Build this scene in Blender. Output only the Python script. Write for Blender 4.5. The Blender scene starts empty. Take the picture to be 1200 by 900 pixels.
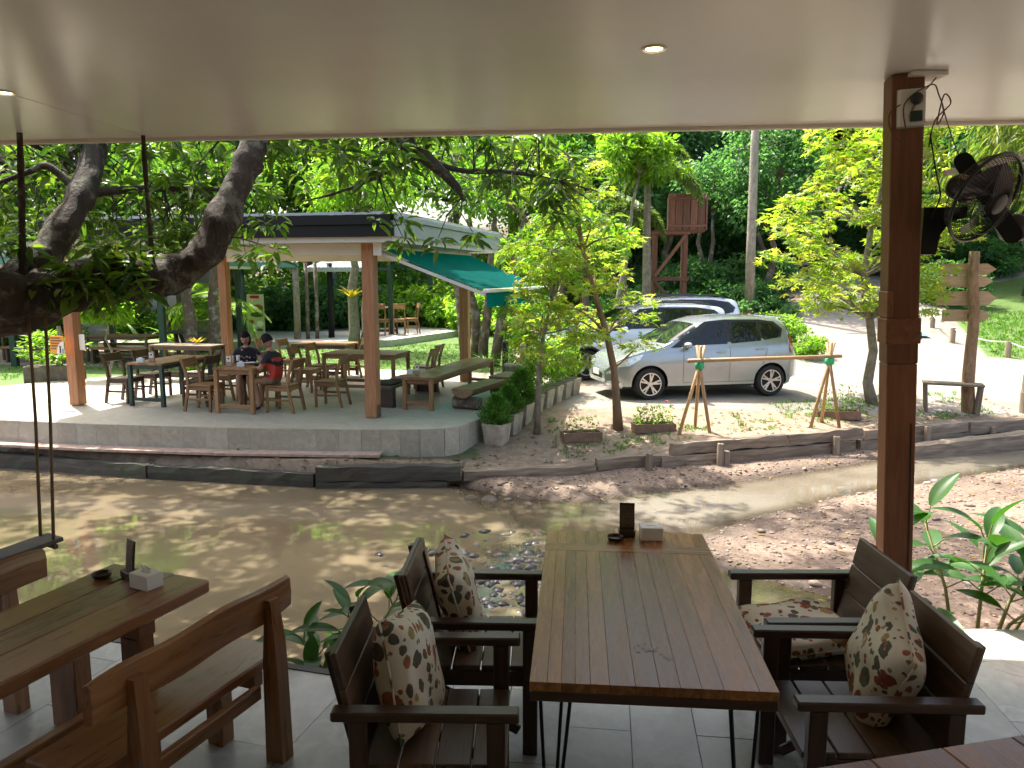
import bpy, bmesh, math, random
import numpy as np
from mathutils import Vector, Matrix, Euler, Quaternion
R = math.radians
PI = math.pi
scene = bpy.context.scene
C = scene.collection

# ------------------------------------------------------------------ camera, sky, sun, exposure
cam_d = bpy.data.cameras.new('camera'); cam = bpy.data.objects.new('camera', cam_d); C.objects.link(cam)
cam.location = (0, 0, 2.1); cam.rotation_euler = (R(90 - 7.9), 0, 0)
cam_d.sensor_width = 36; cam_d.lens = 27.0; cam_d.clip_start = 0.05; cam_d.clip_end = 600
scene.camera = cam

SUN_TO = Vector((-0.33, 0.40, 1.0)).normalized()
elev = math.asin(SUN_TO.z)
world = bpy.data.worlds.new('World'); scene.world = world; world.use_nodes = True
wn = world.node_tree.nodes; wl = world.node_tree.links; wn.clear()
wo = wn.new('ShaderNodeOutputWorld'); wb = wn.new('ShaderNodeBackground'); sky = wn.new('ShaderNodeTexSky')
sky.sky_type = 'NISHITA'; sky.sun_disc = False; sky.sun_elevation = elev
sky.sun_rotation = math.atan2(SUN_TO.x, SUN_TO.y)
sky.air_density = 1.0; sky.dust_density = 6.0; sky.ozone_density = 0.4
wb.inputs['Strength'].default_value = 0.15
wl.new(sky.outputs[0], wb.inputs[0]); wl.new(wb.outputs[0], wo.inputs[0])
sd = bpy.data.lights.new('sun', 'SUN'); sun = bpy.data.objects.new('sun', sd); C.objects.link(sun)
sd.energy = 3.7; sd.angle = R(0.55); sd.color = (1.0, 0.955, 0.87)
sun.rotation_euler = SUN_TO.to_track_quat('Z', 'Y').to_euler(); sun.location = (-6, 8, 25)

scene.view_settings.view_transform = 'Standard'; scene.view_settings.look = 'None'
scene.view_settings.gamma = 1.0; scene.view_settings.use_curve_mapping = False
scene.view_settings.exposure = 1.76
cy = scene.cycles
cy.max_bounces = 9; cy.diffuse_bounces = 5; cy.glossy_bounces = 4; cy.transmission_bounces = 6; cy.transparent_max_bounces = 8
cy.caustics_reflective = False; cy.caustics_refractive = False; cy.sample_clamp_indirect = 6.0
cy.use_denoising = True
try: cy.denoiser = 'OPENIMAGEDENOISE'
except Exception: pass

# ------------------------------------------------------------------ materials
def newmat(name):
    m = bpy.data.materials.new(name); m.use_nodes = True
    nt = m.node_tree; b = nt.nodes['Principled BSDF']
    return m, nt, b, nt.nodes['Material Output']
def N(nt, t, **kw):
    n = nt.nodes.new(t)
    for k, v in kw.items():
        if k in n.inputs.keys(): n.inputs[k].default_value = v
        else: setattr(n, k, v)
    return n
def rgba(c): return (c[0], c[1], c[2], 1.0)
def ramp(nt, stops):
    n = nt.nodes.new('ShaderNodeValToRGB'); e = n.color_ramp.elements
    while len(e) < len(stops): e.new(0.5)
    for i, (p, c) in enumerate(stops):
        e[i].position = p; e[i].color = rgba(c) if len(c) == 3 else c
    return n
def mapped(nt, scale=(1, 1, 1), space='Object', rand=True):
    tc = nt.nodes.new('ShaderNodeTexCoord'); src = tc.outputs[space]
    if rand:
        oi = nt.nodes.new('ShaderNodeObjectInfo')
        mu = N(nt, 'ShaderNodeMath', operation='MULTIPLY'); mu.inputs[1].default_value = 41.0
        nt.links.new(oi.outputs['Random'], mu.inputs[0])
        ad = N(nt, 'ShaderNodeVectorMath', operation='ADD')
        nt.links.new(src, ad.inputs[0]); nt.links.new(mu.outputs[0], ad.inputs[1]); src = ad.outputs[0]
    mp = nt.nodes.new('ShaderNodeMapping'); mp.inputs['Scale'].default_value = scale
    nt.links.new(src, mp.inputs[0])
    return mp.outputs[0]
def noise(nt, vec, scale, detail=4, rough=0.55, dist=0.0):
    n = N(nt, 'ShaderNodeTexNoise', Scale=scale, Detail=detail, Roughness=rough, Distortion=dist)
    if vec is not None: nt.links.new(vec, n.inputs['Vector'])
    return n
def mixc(nt, fac, a, b, mode='MIX'):
    n = nt.nodes.new('ShaderNodeMix'); n.data_type = 'RGBA'; n.blend_type = mode
    def put(s, v):
        if isinstance(v, (tuple, list)): s.default_value = rgba(v) if len(v) == 3 else v
        elif isinstance(v, (int, float)): s.default_value = v
        else: nt.links.new(v, s)
    put(n.inputs[0], fac); put(n.inputs[6], a); put(n.inputs[7], b)
    return n.outputs[2]
def bump(nt, bsdf, h, strength=0.3, dist=0.01):
    n = N(nt, 'ShaderNodeBump', Strength=strength, Distance=dist)
    nt.links.new(h, n.inputs['Height']); nt.links.new(n.outputs[0], bsdf.inputs['Normal']); return n

MAT = {}
def plain(name, c, rough=0.5, metal=0.0, var=0.12, scale=9.0, bmp=0.08, coat=0.0, spec=0.5):
    m, nt, b, o = newmat(name)
    v = mapped(nt); n = noise(nt, v, scale, 6, 0.6)
    lo = tuple(x * (1 - var) for x in c); hi = tuple(min(1, x * (1 + var)) for x in c)
    rp = ramp(nt, [(0.3, lo), (0.7, hi)]); nt.links.new(n.outputs[0], rp.inputs[0])
    nt.links.new(rp.outputs[0], b.inputs['Base Color'])
    b.inputs['Roughness'].default_value = rough; b.inputs['Metallic'].default_value = metal
    b.inputs['Specular IOR Level'].default_value = spec
    if coat: b.inputs['Coat Weight'].default_value = coat; b.inputs['Coat Roughness'].default_value = 0.05
    if bmp:
        n2 = noise(nt, v, scale * 9, 4, 0.6); bump(nt, b, n2.outputs[0], bmp, 0.01)
    MAT[name] = m; return m
def wood(name, dark, light, rough=0.45, wear=None, gscale=1.0, spec=0.5):
    for ax, sc in (('x', (0.09, 1, 1)), ('y', (1, 0.09, 1)), ('z', (1, 1, 0.09))):
        m, nt, b, o = newmat(name + '_' + ax)
        v = mapped(nt, sc)
        n1 = noise(nt, v, 22 * gscale, 8, 0.62, 0.6); n2 = noise(nt, v, 90 * gscale, 5, 0.6)
        rp = ramp(nt, [(0.28, dark), (0.5, tuple((a + c) / 2 for a, c in zip(dark, light))), (0.72, light)])
        nt.links.new(n1.outputs[0], rp.inputs[0])
        col = mixc(nt, 0.26, rp.outputs[0], n2.outputs[0], 'OVERLAY')
        oi = nt.nodes.new('ShaderNodeObjectInfo')
        mr = N(nt, 'ShaderNodeMapRange'); mr.inputs[3].default_value = 0.72; mr.inputs[4].default_value = 1.28
        nt.links.new(oi.outputs['Random'], mr.inputs[0])
        hs = nt.nodes.new('ShaderNodeHueSaturation'); nt.links.new(mr.outputs[0], hs.inputs['Value']); nt.links.new(col, hs.inputs['Color'])
        col = hs.outputs[0]
        if wear:
            v2 = mapped(nt); n3 = noise(nt, v2, 4.5, 7, 0.7)
            rp3 = ramp(nt, [(0.5, (0, 0, 0)), (0.68, (1, 1, 1))]); nt.links.new(n3.outputs[0], rp3.inputs[0])
            col = mixc(nt, rp3.outputs[0], col, wear)
        nt.links.new(col, b.inputs['Base Color'])
        mr2 = N(nt, 'ShaderNodeMapRange'); mr2.inputs[3].default_value = rough - 0.1; mr2.inputs[4].default_value = rough + 0.15
        nt.links.new(n1.outputs[0], mr2.inputs[0]); nt.links.new(mr2.outputs[0], b.inputs['Roughness'])
        b.inputs['Specular IOR Level'].default_value = spec
        bump(nt, b, n2.outputs[0], 0.18, 0.004)
        MAT[name + '_' + ax] = m
    MAT[name] = MAT[name + '_z']
def leafmat(name, cols, trans=0.45, rough=0.42, tcol=None, spec=0.4):
    m, nt, b, o = newmat(name)
    ge = nt.nodes.new('ShaderNodeNewGeometry')
    rp = ramp(nt, [(i / (len(cols) - 1), c) for i, c in enumerate(cols)])
    nt.links.new(ge.outputs['Random Per Island'], rp.inputs[0])
    tc = nt.nodes.new('ShaderNodeTexCoord'); n = noise(nt, tc.outputs['Object'], 1.3, 2)
    mr = N(nt, 'ShaderNodeMapRange'); mr.inputs[1].default_value = 0.3; mr.inputs[2].default_value = 0.7
    mr.inputs[3].default_value = 0.7; mr.inputs[4].default_value = 1.3
    nt.links.new(n.outputs[0], mr.inputs[0])
    hs = nt.nodes.new('ShaderNodeHueSaturation'); nt.links.new(mr.outputs[0], hs.inputs['Value']); nt.links.new(rp.outputs[0], hs.inputs['Color'])
    nt.links.new(hs.outputs[0], b.inputs['Base Color']); b.inputs['Roughness'].default_value = rough
    b.inputs['Specular IOR Level'].default_value = spec
    t = nt.nodes.new('ShaderNodeBsdfTranslucent')
    tm = mixc(nt, 1.0, hs.outputs[0], tcol or (1.7, 1.9, 0.55, 1), 'MULTIPLY'); nt.links.new(tm, t.inputs[0])
    mx = nt.nodes.new('ShaderNodeMixShader'); mx.inputs[0].default_value = trans
    nt.links.new(b.outputs[0], mx.inputs[1]); nt.links.new(t.outputs[0], mx.inputs[2]); nt.links.new(mx.outputs[0], o.inputs['Surface'])
    MAT[name] = m; return m
def barkmat(name, dark, light, lichen=None, scale=7):
    m, nt, b, o = newmat(name)
    v = mapped(nt, (1, 1, 0.4)); n = noise(nt, v, scale, 8, 0.7, 0.4)
    rp = ramp(nt, [(0.3, dark), (0.7, light)]); nt.links.new(n.outputs[0], rp.inputs[0]); col = rp.outputs[0]
    if lichen:
        v2 = mapped(nt); n2 = noise(nt, v2, scale * 0.7, 6, 0.65)
        r2 = ramp(nt, [(0.52, (0, 0, 0)), (0.62, (1, 1, 1))]); nt.links.new(n2.outputs[0], r2.inputs[0])
        col = mixc(nt, r2.outputs[0], col, lichen)
    nt.links.new(col, b.inputs['Base Color']); b.inputs['Roughness'].default_value = 0.85
    n3 = noise(nt, v, scale * 4, 6, 0.7); bump(nt, b, n3.outputs[0], 1.0, 0.04)
    MAT[name] = m; return m

wood('teak', (0.16, 0.075, 0.03), (0.34, 0.18, 0.075), 0.38)                  # chairs and tables of the pavilion
wood('bench_wood', (0.17, 0.068, 0.026), (0.40, 0.19, 0.075), 0.27, spec=.6)          # left foreground set
wood('table_wood', (0.19, 0.072, 0.020), (0.40, 0.19, 0.058), 0.24, gscale=1.2, spec=.36)    # plank table
wood('dark_wood', (0.034, 0.017, 0.010), (0.085, 0.045, 0.026), 0.33)        # armchairs
wood('worn_wood', (0.06, 0.032, 0.018), (0.16, 0.10, 0.058), 0.42)
wood('post_wood', (0.15, 0.055, 0.024), (0.30, 0.125, 0.055), 0.5)
wood('pavilion_wood', (0.26, 0.11, 0.045), (0.46, 0.22, 0.10), 0.55)
wood('red_timber', (0.13, 0.05, 0.032), (0.27, 0.12, 0.075), 0.7)
wood('grey_timber', (0.10, 0.075, 0.052), (0.32, 0.25, 0.18), 0.85, gscale=0.7)
wood('dark_timber', (0.035, 0.03, 0.024), (0.11, 0.095, 0.075), 0.85, wear=(0.05, 0.075, 0.03), gscale=0.7)
wood('bamboo', (0.30, 0.17, 0.07), (0.52, 0.33, 0.16), 0.5)
wood('sign_wood', (0.42, 0.29, 0.15), (0.62, 0.47, 0.28), 0.7)
wood('log_wood', (0.20, 0.11, 0.05), (0.42, 0.26, 0.13), 0.7)
plain('black_metal', (0.012, 0.012, 0.013), 0.4, 0.6, bmp=0)
plain('black_plastic', (0.012, 0.011, 0.012), 0.35, bmp=0.02)
plain('green_metal', (0.018, 0.05, 0.032), 0.45)
plain('white_card', (0.78, 0.77, 0.72), 0.6, bmp=0.02, var=0.04)
plain('brown_card', (0.40, 0.30, 0.20), 0.65, bmp=0.02, var=0.05)
plain('menu_brown', (0.045, 0.025, 0.016), 0.4)
plain('fascia_black', (0.010, 0.011, 0.010), 0.55, scale=3, spec=.25)
plain('fascia_grey', (0.34, 0.37, 0.38), 0.45, var=0.08, scale=2)
plain('soffit_white', (0.66, 0.63, 0.55), 0.6, var=0.06, scale=2)
plain('roof_sheet', (0.50, 0.52, 0.53), 0.45, 0.3)
plain('concrete_pot', (0.42, 0.37, 0.29), 0.85, var=0.35, scale=6, bmp=0.3)
plain('terracotta_box', (0.22, 0.13, 0.085), 0.8, var=0.25)
plain('soil', (0.06, 0.042, 0.03), 0.95, var=0.3, bmp=0.6)
plain('rope', (0.16, 0.11, 0.06), 0.9)
plain('white_rope', (0.62, 0.6, 0.54), 0.9)
plain('green_rope', (0.03, 0.42, 0.16), 0.6)
plain('orange_sign', (0.85, 0.34, 0.04), 0.5, var=0.04)
plain('tyre', (0.018, 0.018, 0.018), 0.8)
plain('alloy', (0.62, 0.62, 0.62), 0.28, 0.85, bmp=0)
plain('dark_trim', (0.02, 0.02, 0.022), 0.5)
plain('car_silver', (0.35, 0.395, 0.415), 0.26, 0.5, var=0.02, bmp=0, coat=1.0)
plain('car_white', (0.66, 0.71, 0.76), 0.25, 0.25, var=0.02, bmp=0, coat=1.0)
plain('tail_red', (0.45, 0.015, 0.012), 0.15, coat=0.6, bmp=0)
plain('lamp_clear', (0.72, 0.74, 0.75), 0.12, 0.5, coat=1.0, bmp=0, var=0.3, scale=14)
plain('plate_white', (0.72, 0.72, 0.70), 0.5)
plain('stone', (0.12, 0.092, 0.07), 0.75, var=0.45, scale=7, bmp=0.7)
plain('skin', (0.46, 0.25, 0.16), 0.5, var=0.05)
plain('skin_tan', (0.36, 0.19, 0.115), 0.5, var=0.05)
plain('hair', (0.010, 0.007, 0.006), 0.7, spec=.2)
plain('khaki', (0.22, 0.17, 0.12), 0.9)
plain('shirt_red', (0.50, 0.05, 0.03), 0.85)
plain('shirt_black', (0.018, 0.016, 0.018), 0.85)
plain('wall_paint', (0.62, 0.57, 0.48), 0.7)
plain('copper_wire', (0.16, 0.06, 0.035), 0.5)
plain('grey_wire', (0.30, 0.28, 0.25), 0.6)
plain('sensor_grey', (0.42, 0.42, 0.38), 0.5)
plain('teal_wall', (0.10, 0.24, 0.20), 0.6)
plain('blue_tarp', (0.10, 0.30, 0.42), 0.5)
plain('plaster', (0.45, 0.40, 0.32), 0.8, var=0.2, scale=3)
plain('petal_red', (0.62, 0.03, 0.08), 0.6)
plain('petal_white', (0.85, 0.85, 0.78), 0.6)
plain('mango_yellow', (0.75, 0.45, 0.03), 0.5)
leafmat('leaf_mango', [(0.03, 0.07, 0.016), (0.06, 0.12, 0.024), (0.095, 0.165, 0.034), (0.14, 0.20, 0.045)], 0.5, 0.36)
leafmat('leaf_dark', [(0.05, 0.125, 0.05), (0.08, 0.185, 0.07), (0.12, 0.245, 0.085)], 0.55, tcol=(1.5, 1.75, .8, 1))
leafmat('leaf_mid', [(0.05, 0.12, 0.02), (0.095, 0.20, 0.032), (0.15, 0.27, 0.05)], 0.55)
leafmat('leaf_light', [(0.09, 0.19, 0.025), (0.16, 0.28, 0.04), (0.23, 0.34, 0.06)], 0.58)
leafmat('leaf_star', [(0.10, 0.19, 0.022), (0.17, 0.28, 0.035), (0.26, 0.34, 0.05), (0.24, 0.32, 0.05), (0.34, 0.34, 0.09), (0.20, 0.15, 0.06)], 0.56)
leafmat('leaf_bamboo', [(0.07, 0.12, 0.03), (0.13, 0.18, 0.045), (0.22, 0.24, 0.08)], 0.5)
leafmat('leaf_palm', [(0.06, 0.11, 0.035), (0.11, 0.17, 0.05), (0.19, 0.22, 0.08)], 0.45)
leafmat('leaf_house', [(0.018, 0.07, 0.014), (0.035, 0.11, 0.02), (0.06, 0.15, 0.03)], 0.35, 0.42)
leafmat('leaf_yellow', [(0.40, 0.32, 0.03), (0.55, 0.38, 0.04)], 0.4)
leafmat('leaf_conifer', [(0.05, 0.13, 0.025), (0.09, 0.20, 0.04), (0.14, 0.27, 0.06)], 0.45)
leafmat('grass_blade', [(0.05, 0.13, 0.018), (0.09, 0.20, 0.028), (0.14, 0.25, 0.04)], 0.45)
barkmat('bark_mango', (0.018, 0.013, 0.009), (0.075, 0.052, 0.034), (0.16, 0.155, 0.118), 9)
barkmat('bark', (0.07, 0.05, 0.035), (0.22, 0.16, 0.11), (0.30, 0.29, 0.24))
barkmat('bark_young', (0.15, 0.085, 0.045), (0.32, 0.21, 0.12))
barkmat('bark_pale', (0.18, 0.14, 0.10), (0.40, 0.34, 0.26), (0.16, 0.19, 0.10), 12)
barkmat('pole_bark', (0.22, 0.19, 0.15), (0.52, 0.46, 0.36), None, 12)
barkmat('signpost_bark', (0.19, 0.10, 0.05), (0.48, 0.33, 0.19), None, 9)

# glass
def glassmat(name, tint, rough=0.03, alpha=0.25):
    m, nt, b, o = newmat(name)
    g = N(nt, 'ShaderNodeBsdfGlossy', Roughness=rough); t = nt.nodes.new('ShaderNodeBsdfTransparent'); t.inputs[0].default_value = rgba(tint)
    f = N(nt, 'ShaderNodeFresnel', IOR=1.5); mx = nt.nodes.new('ShaderNodeMixShader')
    mr = N(nt, 'ShaderNodeMath', operation='ADD'); mr.inputs[1].default_value = alpha * 0.2
    nt.links.new(f.outputs[0], mr.inputs[0]); nt.links.new(mr.outputs[0], mx.inputs[0])
    nt.links.new(t.outputs[0], mx.inputs[1]); nt.links.new(g.outputs[0], mx.inputs[2]); nt.links.new(mx.outputs[0], o.inputs['Surface'])
    MAT[name] = m; return m
glassmat('car_glass', (0.22, 0.27, 0.24), 0.02, 0.35)
glassmat('clear_glass', (0.8, 0.85, 0.85))

# awning canvas, translucent
m, nt, b, o = newmat('canvas_green')
v = mapped(nt); wv = N(nt, 'ShaderNodeTexNoise', Scale=3.0); nt.links.new(v, wv.inputs['Vector'])
rp = ramp(nt, [(0.3, (0.0, 0.075, 0.07)), (0.7, (0.002, 0.11, 0.10))]); nt.links.new(wv.outputs[0], rp.inputs[0])
nt.links.new(rp.outputs[0], b.inputs['Base Color']); b.inputs['Roughness'].default_value = 0.9; b.inputs['Specular IOR Level'].default_value = .05
t = nt.nodes.new('ShaderNodeBsdfTranslucent'); t.inputs[0].default_value = (0.0, 0.36, 0.33, 1)
mx = nt.nodes.new('ShaderNodeMixShader'); mx.inputs[0].default_value = 0.5
nt.links.new(b.outputs[0], mx.inputs[1]); nt.links.new(t.outputs[0], mx.inputs[2]); nt.links.new(mx.outputs[0], o.inputs['Surface'])
MAT['canvas_green'] = m

# printed cushion fabric: large blossoms and leaves scattered on ecru cotton
m, nt, b, o = newmat('cushion_print')
v = mapped(nt)
nz = noise(nt, v, 26, 3); dv = N(nt, 'ShaderNodeVectorMath', operation='MULTIPLY_ADD'); dv.inputs[1].default_value = (0.022,) * 3
nt.links.new(nz.outputs['Color'], dv.inputs[0]); nt.links.new(v, dv.inputs[2])
col = (0.60, 0.54, 0.42)
cf = noise(nt, v, 6, 3); rc = ramp(nt, [(0.3, (0.66, 0.60, 0.48)), (0.7, (0.76, 0.70, 0.58))]); nt.links.new(cf.outputs[0], rc.inputs[0]); cur = rc.outputs[0]
for sc, th, edge in ((10.5, 0.38, 0.03), (17.0, 0.33, 0.03), (27.0, .26, .03)):
    vo = N(nt, 'ShaderNodeTexVoronoi', Scale=sc, Randomness=0.85); nt.links.new(dv.outputs[0], vo.inputs['Vector'])
    rm = ramp(nt, [(th, (1, 1, 1)), (th + edge, (0, 0, 0))]); nt.links.new(vo.outputs['Distance'], rm.inputs[0])
    sx = nt.nodes.new('ShaderNodeSeparateColor'); nt.links.new(vo.outputs['Color'], sx.inputs[0])
    cr = ramp(nt, [(0.0, (0.33, 0.11, 0.05)), (0.3, (0.10, 0.085, 0.06)), (0.5, (0.12, 0.13, 0.085)), (0.7, (0.36, 0.25, 0.10)), (0.85, (0.28, 0.07, 0.045))])
    cr.color_ramp.interpolation = 'CONSTANT'; nt.links.new(sx.outputs[0], cr.inputs[0])
    n4 = noise(nt, v, 70, 3); cr2 = mixc(nt, 0.55, cr.outputs[0], n4.outputs[0], 'OVERLAY')
    gate = N(nt, 'ShaderNodeMath', operation='GREATER_THAN'); gate.inputs[1].default_value = 0.30; nt.links.new(sx.outputs[1], gate.inputs[0])
    mm = N(nt, 'ShaderNodeMath', operation='MULTIPLY'); nt.links.new(rm.outputs[0], mm.inputs[0]); nt.links.new(gate.outputs[0], mm.inputs[1])
    cur = mixc(nt, mm.outputs[0], cur, cr2)
nt.links.new(cur, b.inputs['Base Color']); b.inputs['Roughness'].default_value = 0.9
wn2 = noise(nt, v, 300, 2); bump(nt, b, wn2.outputs[0], 0.25, 0.002)
MAT['cushion_print'] = m

# black dress with pale print
m, nt, b, o = newmat('dress_print')
v = mapped(nt); vo = N(nt, 'ShaderNodeTexVoronoi', Scale=14.0); nt.links.new(v, vo.inputs['Vector'])
rm = ramp(nt, [(0.22, (0.55, 0.30, 0.27)), (0.28, (0.015, 0.013, 0.02))]); nt.links.new(vo.outputs['Distance'], rm.inputs[0])
nt.links.new(rm.outputs[0], b.inputs['Base Color']); b.inputs['Roughness'].default_value = 0.85
MAT['dress_print'] = m

# pale veined stone tile of the pavilion platform
def tilemat(name, lo, hi, vein, rough):
    m, nt, b, o = newmat(name)
    v = mapped(nt); n = noise(nt, v, 2.2, 8, 0.6, 1.2); rp = ramp(nt, [(0.3, lo), (0.7, hi)]); nt.links.new(n.outputs[0], rp.inputs[0])
    wv = N(nt, 'ShaderNodeTexWave', Scale=1.6, Distortion=14.0, Detail=4.0); wv.wave_type = 'BANDS'; wv.bands_direction = 'DIAGONAL'; nt.links.new(v, wv.inputs['Vector'])
    rv = ramp(nt, [(0.93, (0, 0, 0)), (0.99, (1, 1, 1))]); nt.links.new(wv.outputs[0], rv.inputs[0])
    col = mixc(nt, rv.outputs[0], rp.outputs[0], vein)
    oi = nt.nodes.new('ShaderNodeObjectInfo'); mr = N(nt, 'ShaderNodeMapRange'); mr.inputs[3].default_value = 0.88; mr.inputs[4].default_value = 1.1
    nt.links.new(oi.outputs['Random'], mr.inputs[0]); hs = nt.nodes.new('ShaderNodeHueSaturation'); nt.links.new(mr.outputs[0], hs.inputs['Value']); nt.links.new(col, hs.inputs['Color'])
    d = noise(nt, v, 11, 6, 0.7); rd = ramp(nt, [(0.35, (0.7, 0.68, 0.64)), (0.6, (1, 1, 1))]); nt.links.new(d.outputs[0], rd.inputs[0])
    c2 = mixc(nt, 0.6, hs.outputs[0], rd.outputs[0], 'MULTIPLY')
    nt.links.new(c2, b.inputs['Base Color'])
    r2 = N(nt, 'ShaderNodeMapRange'); r2.inputs[3].default_value = rough - 0.1; r2.inputs[4].default_value = rough + 0.2; nt.links.new(d.outputs[0], r2.inputs[0]); nt.links.new(r2.outputs[0], b.inputs['Roughness'])
    MAT[name] = m
tilemat('platform_tile', (0.39, 0.36, 0.285), (0.47, 0.435, 0.35), (0.47, 0.435, 0.35), 0.45)
tilemat('deck_tile', (0.34, 0.35, 0.33), (0.46, 0.465, 0.44), (0.45, 0.455, 0.43), 0.34)
tilemat('concrete', (0.42, 0.41, 0.38), (0.54, 0.52, 0.48), (0.40, 0.38, 0.35), 0.75)

# painted ceiling, satin
m, nt, b, o = newmat('ceiling_paint')
v = mapped(nt, rand=False); n = noise(nt, v, 0.7, 5, 0.6); rp = ramp(nt, [(0.3, (0.73, 0.70, 0.66)), (0.7, (0.80, 0.775, 0.735))]); nt.links.new(n.outputs[0], rp.inputs[0])
nt.links.new(rp.outputs[0], b.inputs['Base Color'])
n2 = noise(nt, v, 1.6, 6, 0.65); mr = N(nt, 'ShaderNodeMapRange'); mr.inputs[3].default_value = 0.18; mr.inputs[4].default_value = 0.28; nt.links.new(n2.outputs[0], mr.inputs[0]); nt.links.new(mr.outputs[0], b.inputs['Roughness'])
MAT['ceiling_paint'] = m
m, nt, b, o = newmat('lamp_glow'); b.inputs['Emission Color'].default_value = (1.0, 0.72, 0.35, 1); b.inputs['Emission Strength'].default_value = 4.0; MAT['lamp_glow'] = m

# ------------------------------------------------------------------ mesh helpers
def np_mesh(name, V, F):
    """V (n,3) array, F list of (k,m) integer arrays of polygons with m corners each"""
    me = bpy.data.meshes.new(name); V = np.asarray(V, dtype=np.float32)
    me.vertices.add(len(V)); me.vertices.foreach_set('co', V.ravel())
    F = [np.asarray(f, dtype=np.int32) for f in F if len(f)]
    loops = np.concatenate([f.ravel() for f in F]); tot = np.concatenate([np.full(len(f), f.shape[1], dtype=np.int32) for f in F])
    start = np.concatenate([[0], np.cumsum(tot)[:-1]]).astype(np.int32)
    me.loops.add(len(loops)); me.loops.foreach_set('vertex_index', loops)
    me.polygons.add(len(tot)); me.polygons.foreach_set('loop_start', start); me.polygons.foreach_set('loop_total', tot)
    me.update(calc_edges=True); me.validate()
    return me
def ob(name, me, mat=None, parent=None, loc=(0, 0, 0), rot=(0, 0, 0), smooth=False):
    o = bpy.data.objects.new(name, me); C.objects.link(o)
    if mat is not None and me is not None and not me.materials:
        for x in (mat if isinstance(mat, (list, tuple)) else [mat]): me.materials.append(MAT[x] if isinstance(x, str) else x)
    o.location = loc
    if isinstance(rot, Quaternion): o.rotation_mode = 'QUATERNION'; o.rotation_quaternion = rot
    else: o.rotation_euler = rot
    if parent is not None: o.parent = parent
    if smooth and me is not None: me.polygons.foreach_set('use_smooth', np.ones(len(me.polygons), dtype=bool))
    return o
def tag(o, label=None, cat=None, group=None, kind=None):
    if label: o['label'] = label
    if cat: o['category'] = cat
    if group: o['group'] = group
    if kind: o['kind'] = kind
    return o
def thing(name, label, cat, loc=(0, 0, 0), rz=0.0, group=None):
    o = bpy.data.objects.new(name, None); C.objects.link(o); o.empty_display_size = 0.1
    o.location = loc; o.rotation_euler = (0, 0, rz); return tag(o, label, cat, group)
def dup(root, loc, rz, label=None, group=None, scale=None):
    def cp(o, par):
        c = o.copy(); C.objects.link(c); c.parent = par
        for ch in list(o.children): cp(ch, c)
        return c
    r = cp(root, None); r.location = loc; r.rotation_euler = (0, 0, rz)
    if scale is not None: r.scale = scale if isinstance(scale, (tuple, list)) else (scale,) * 3
    if label: r['label'] = label
    if group: r['group'] = group
    return r
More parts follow.
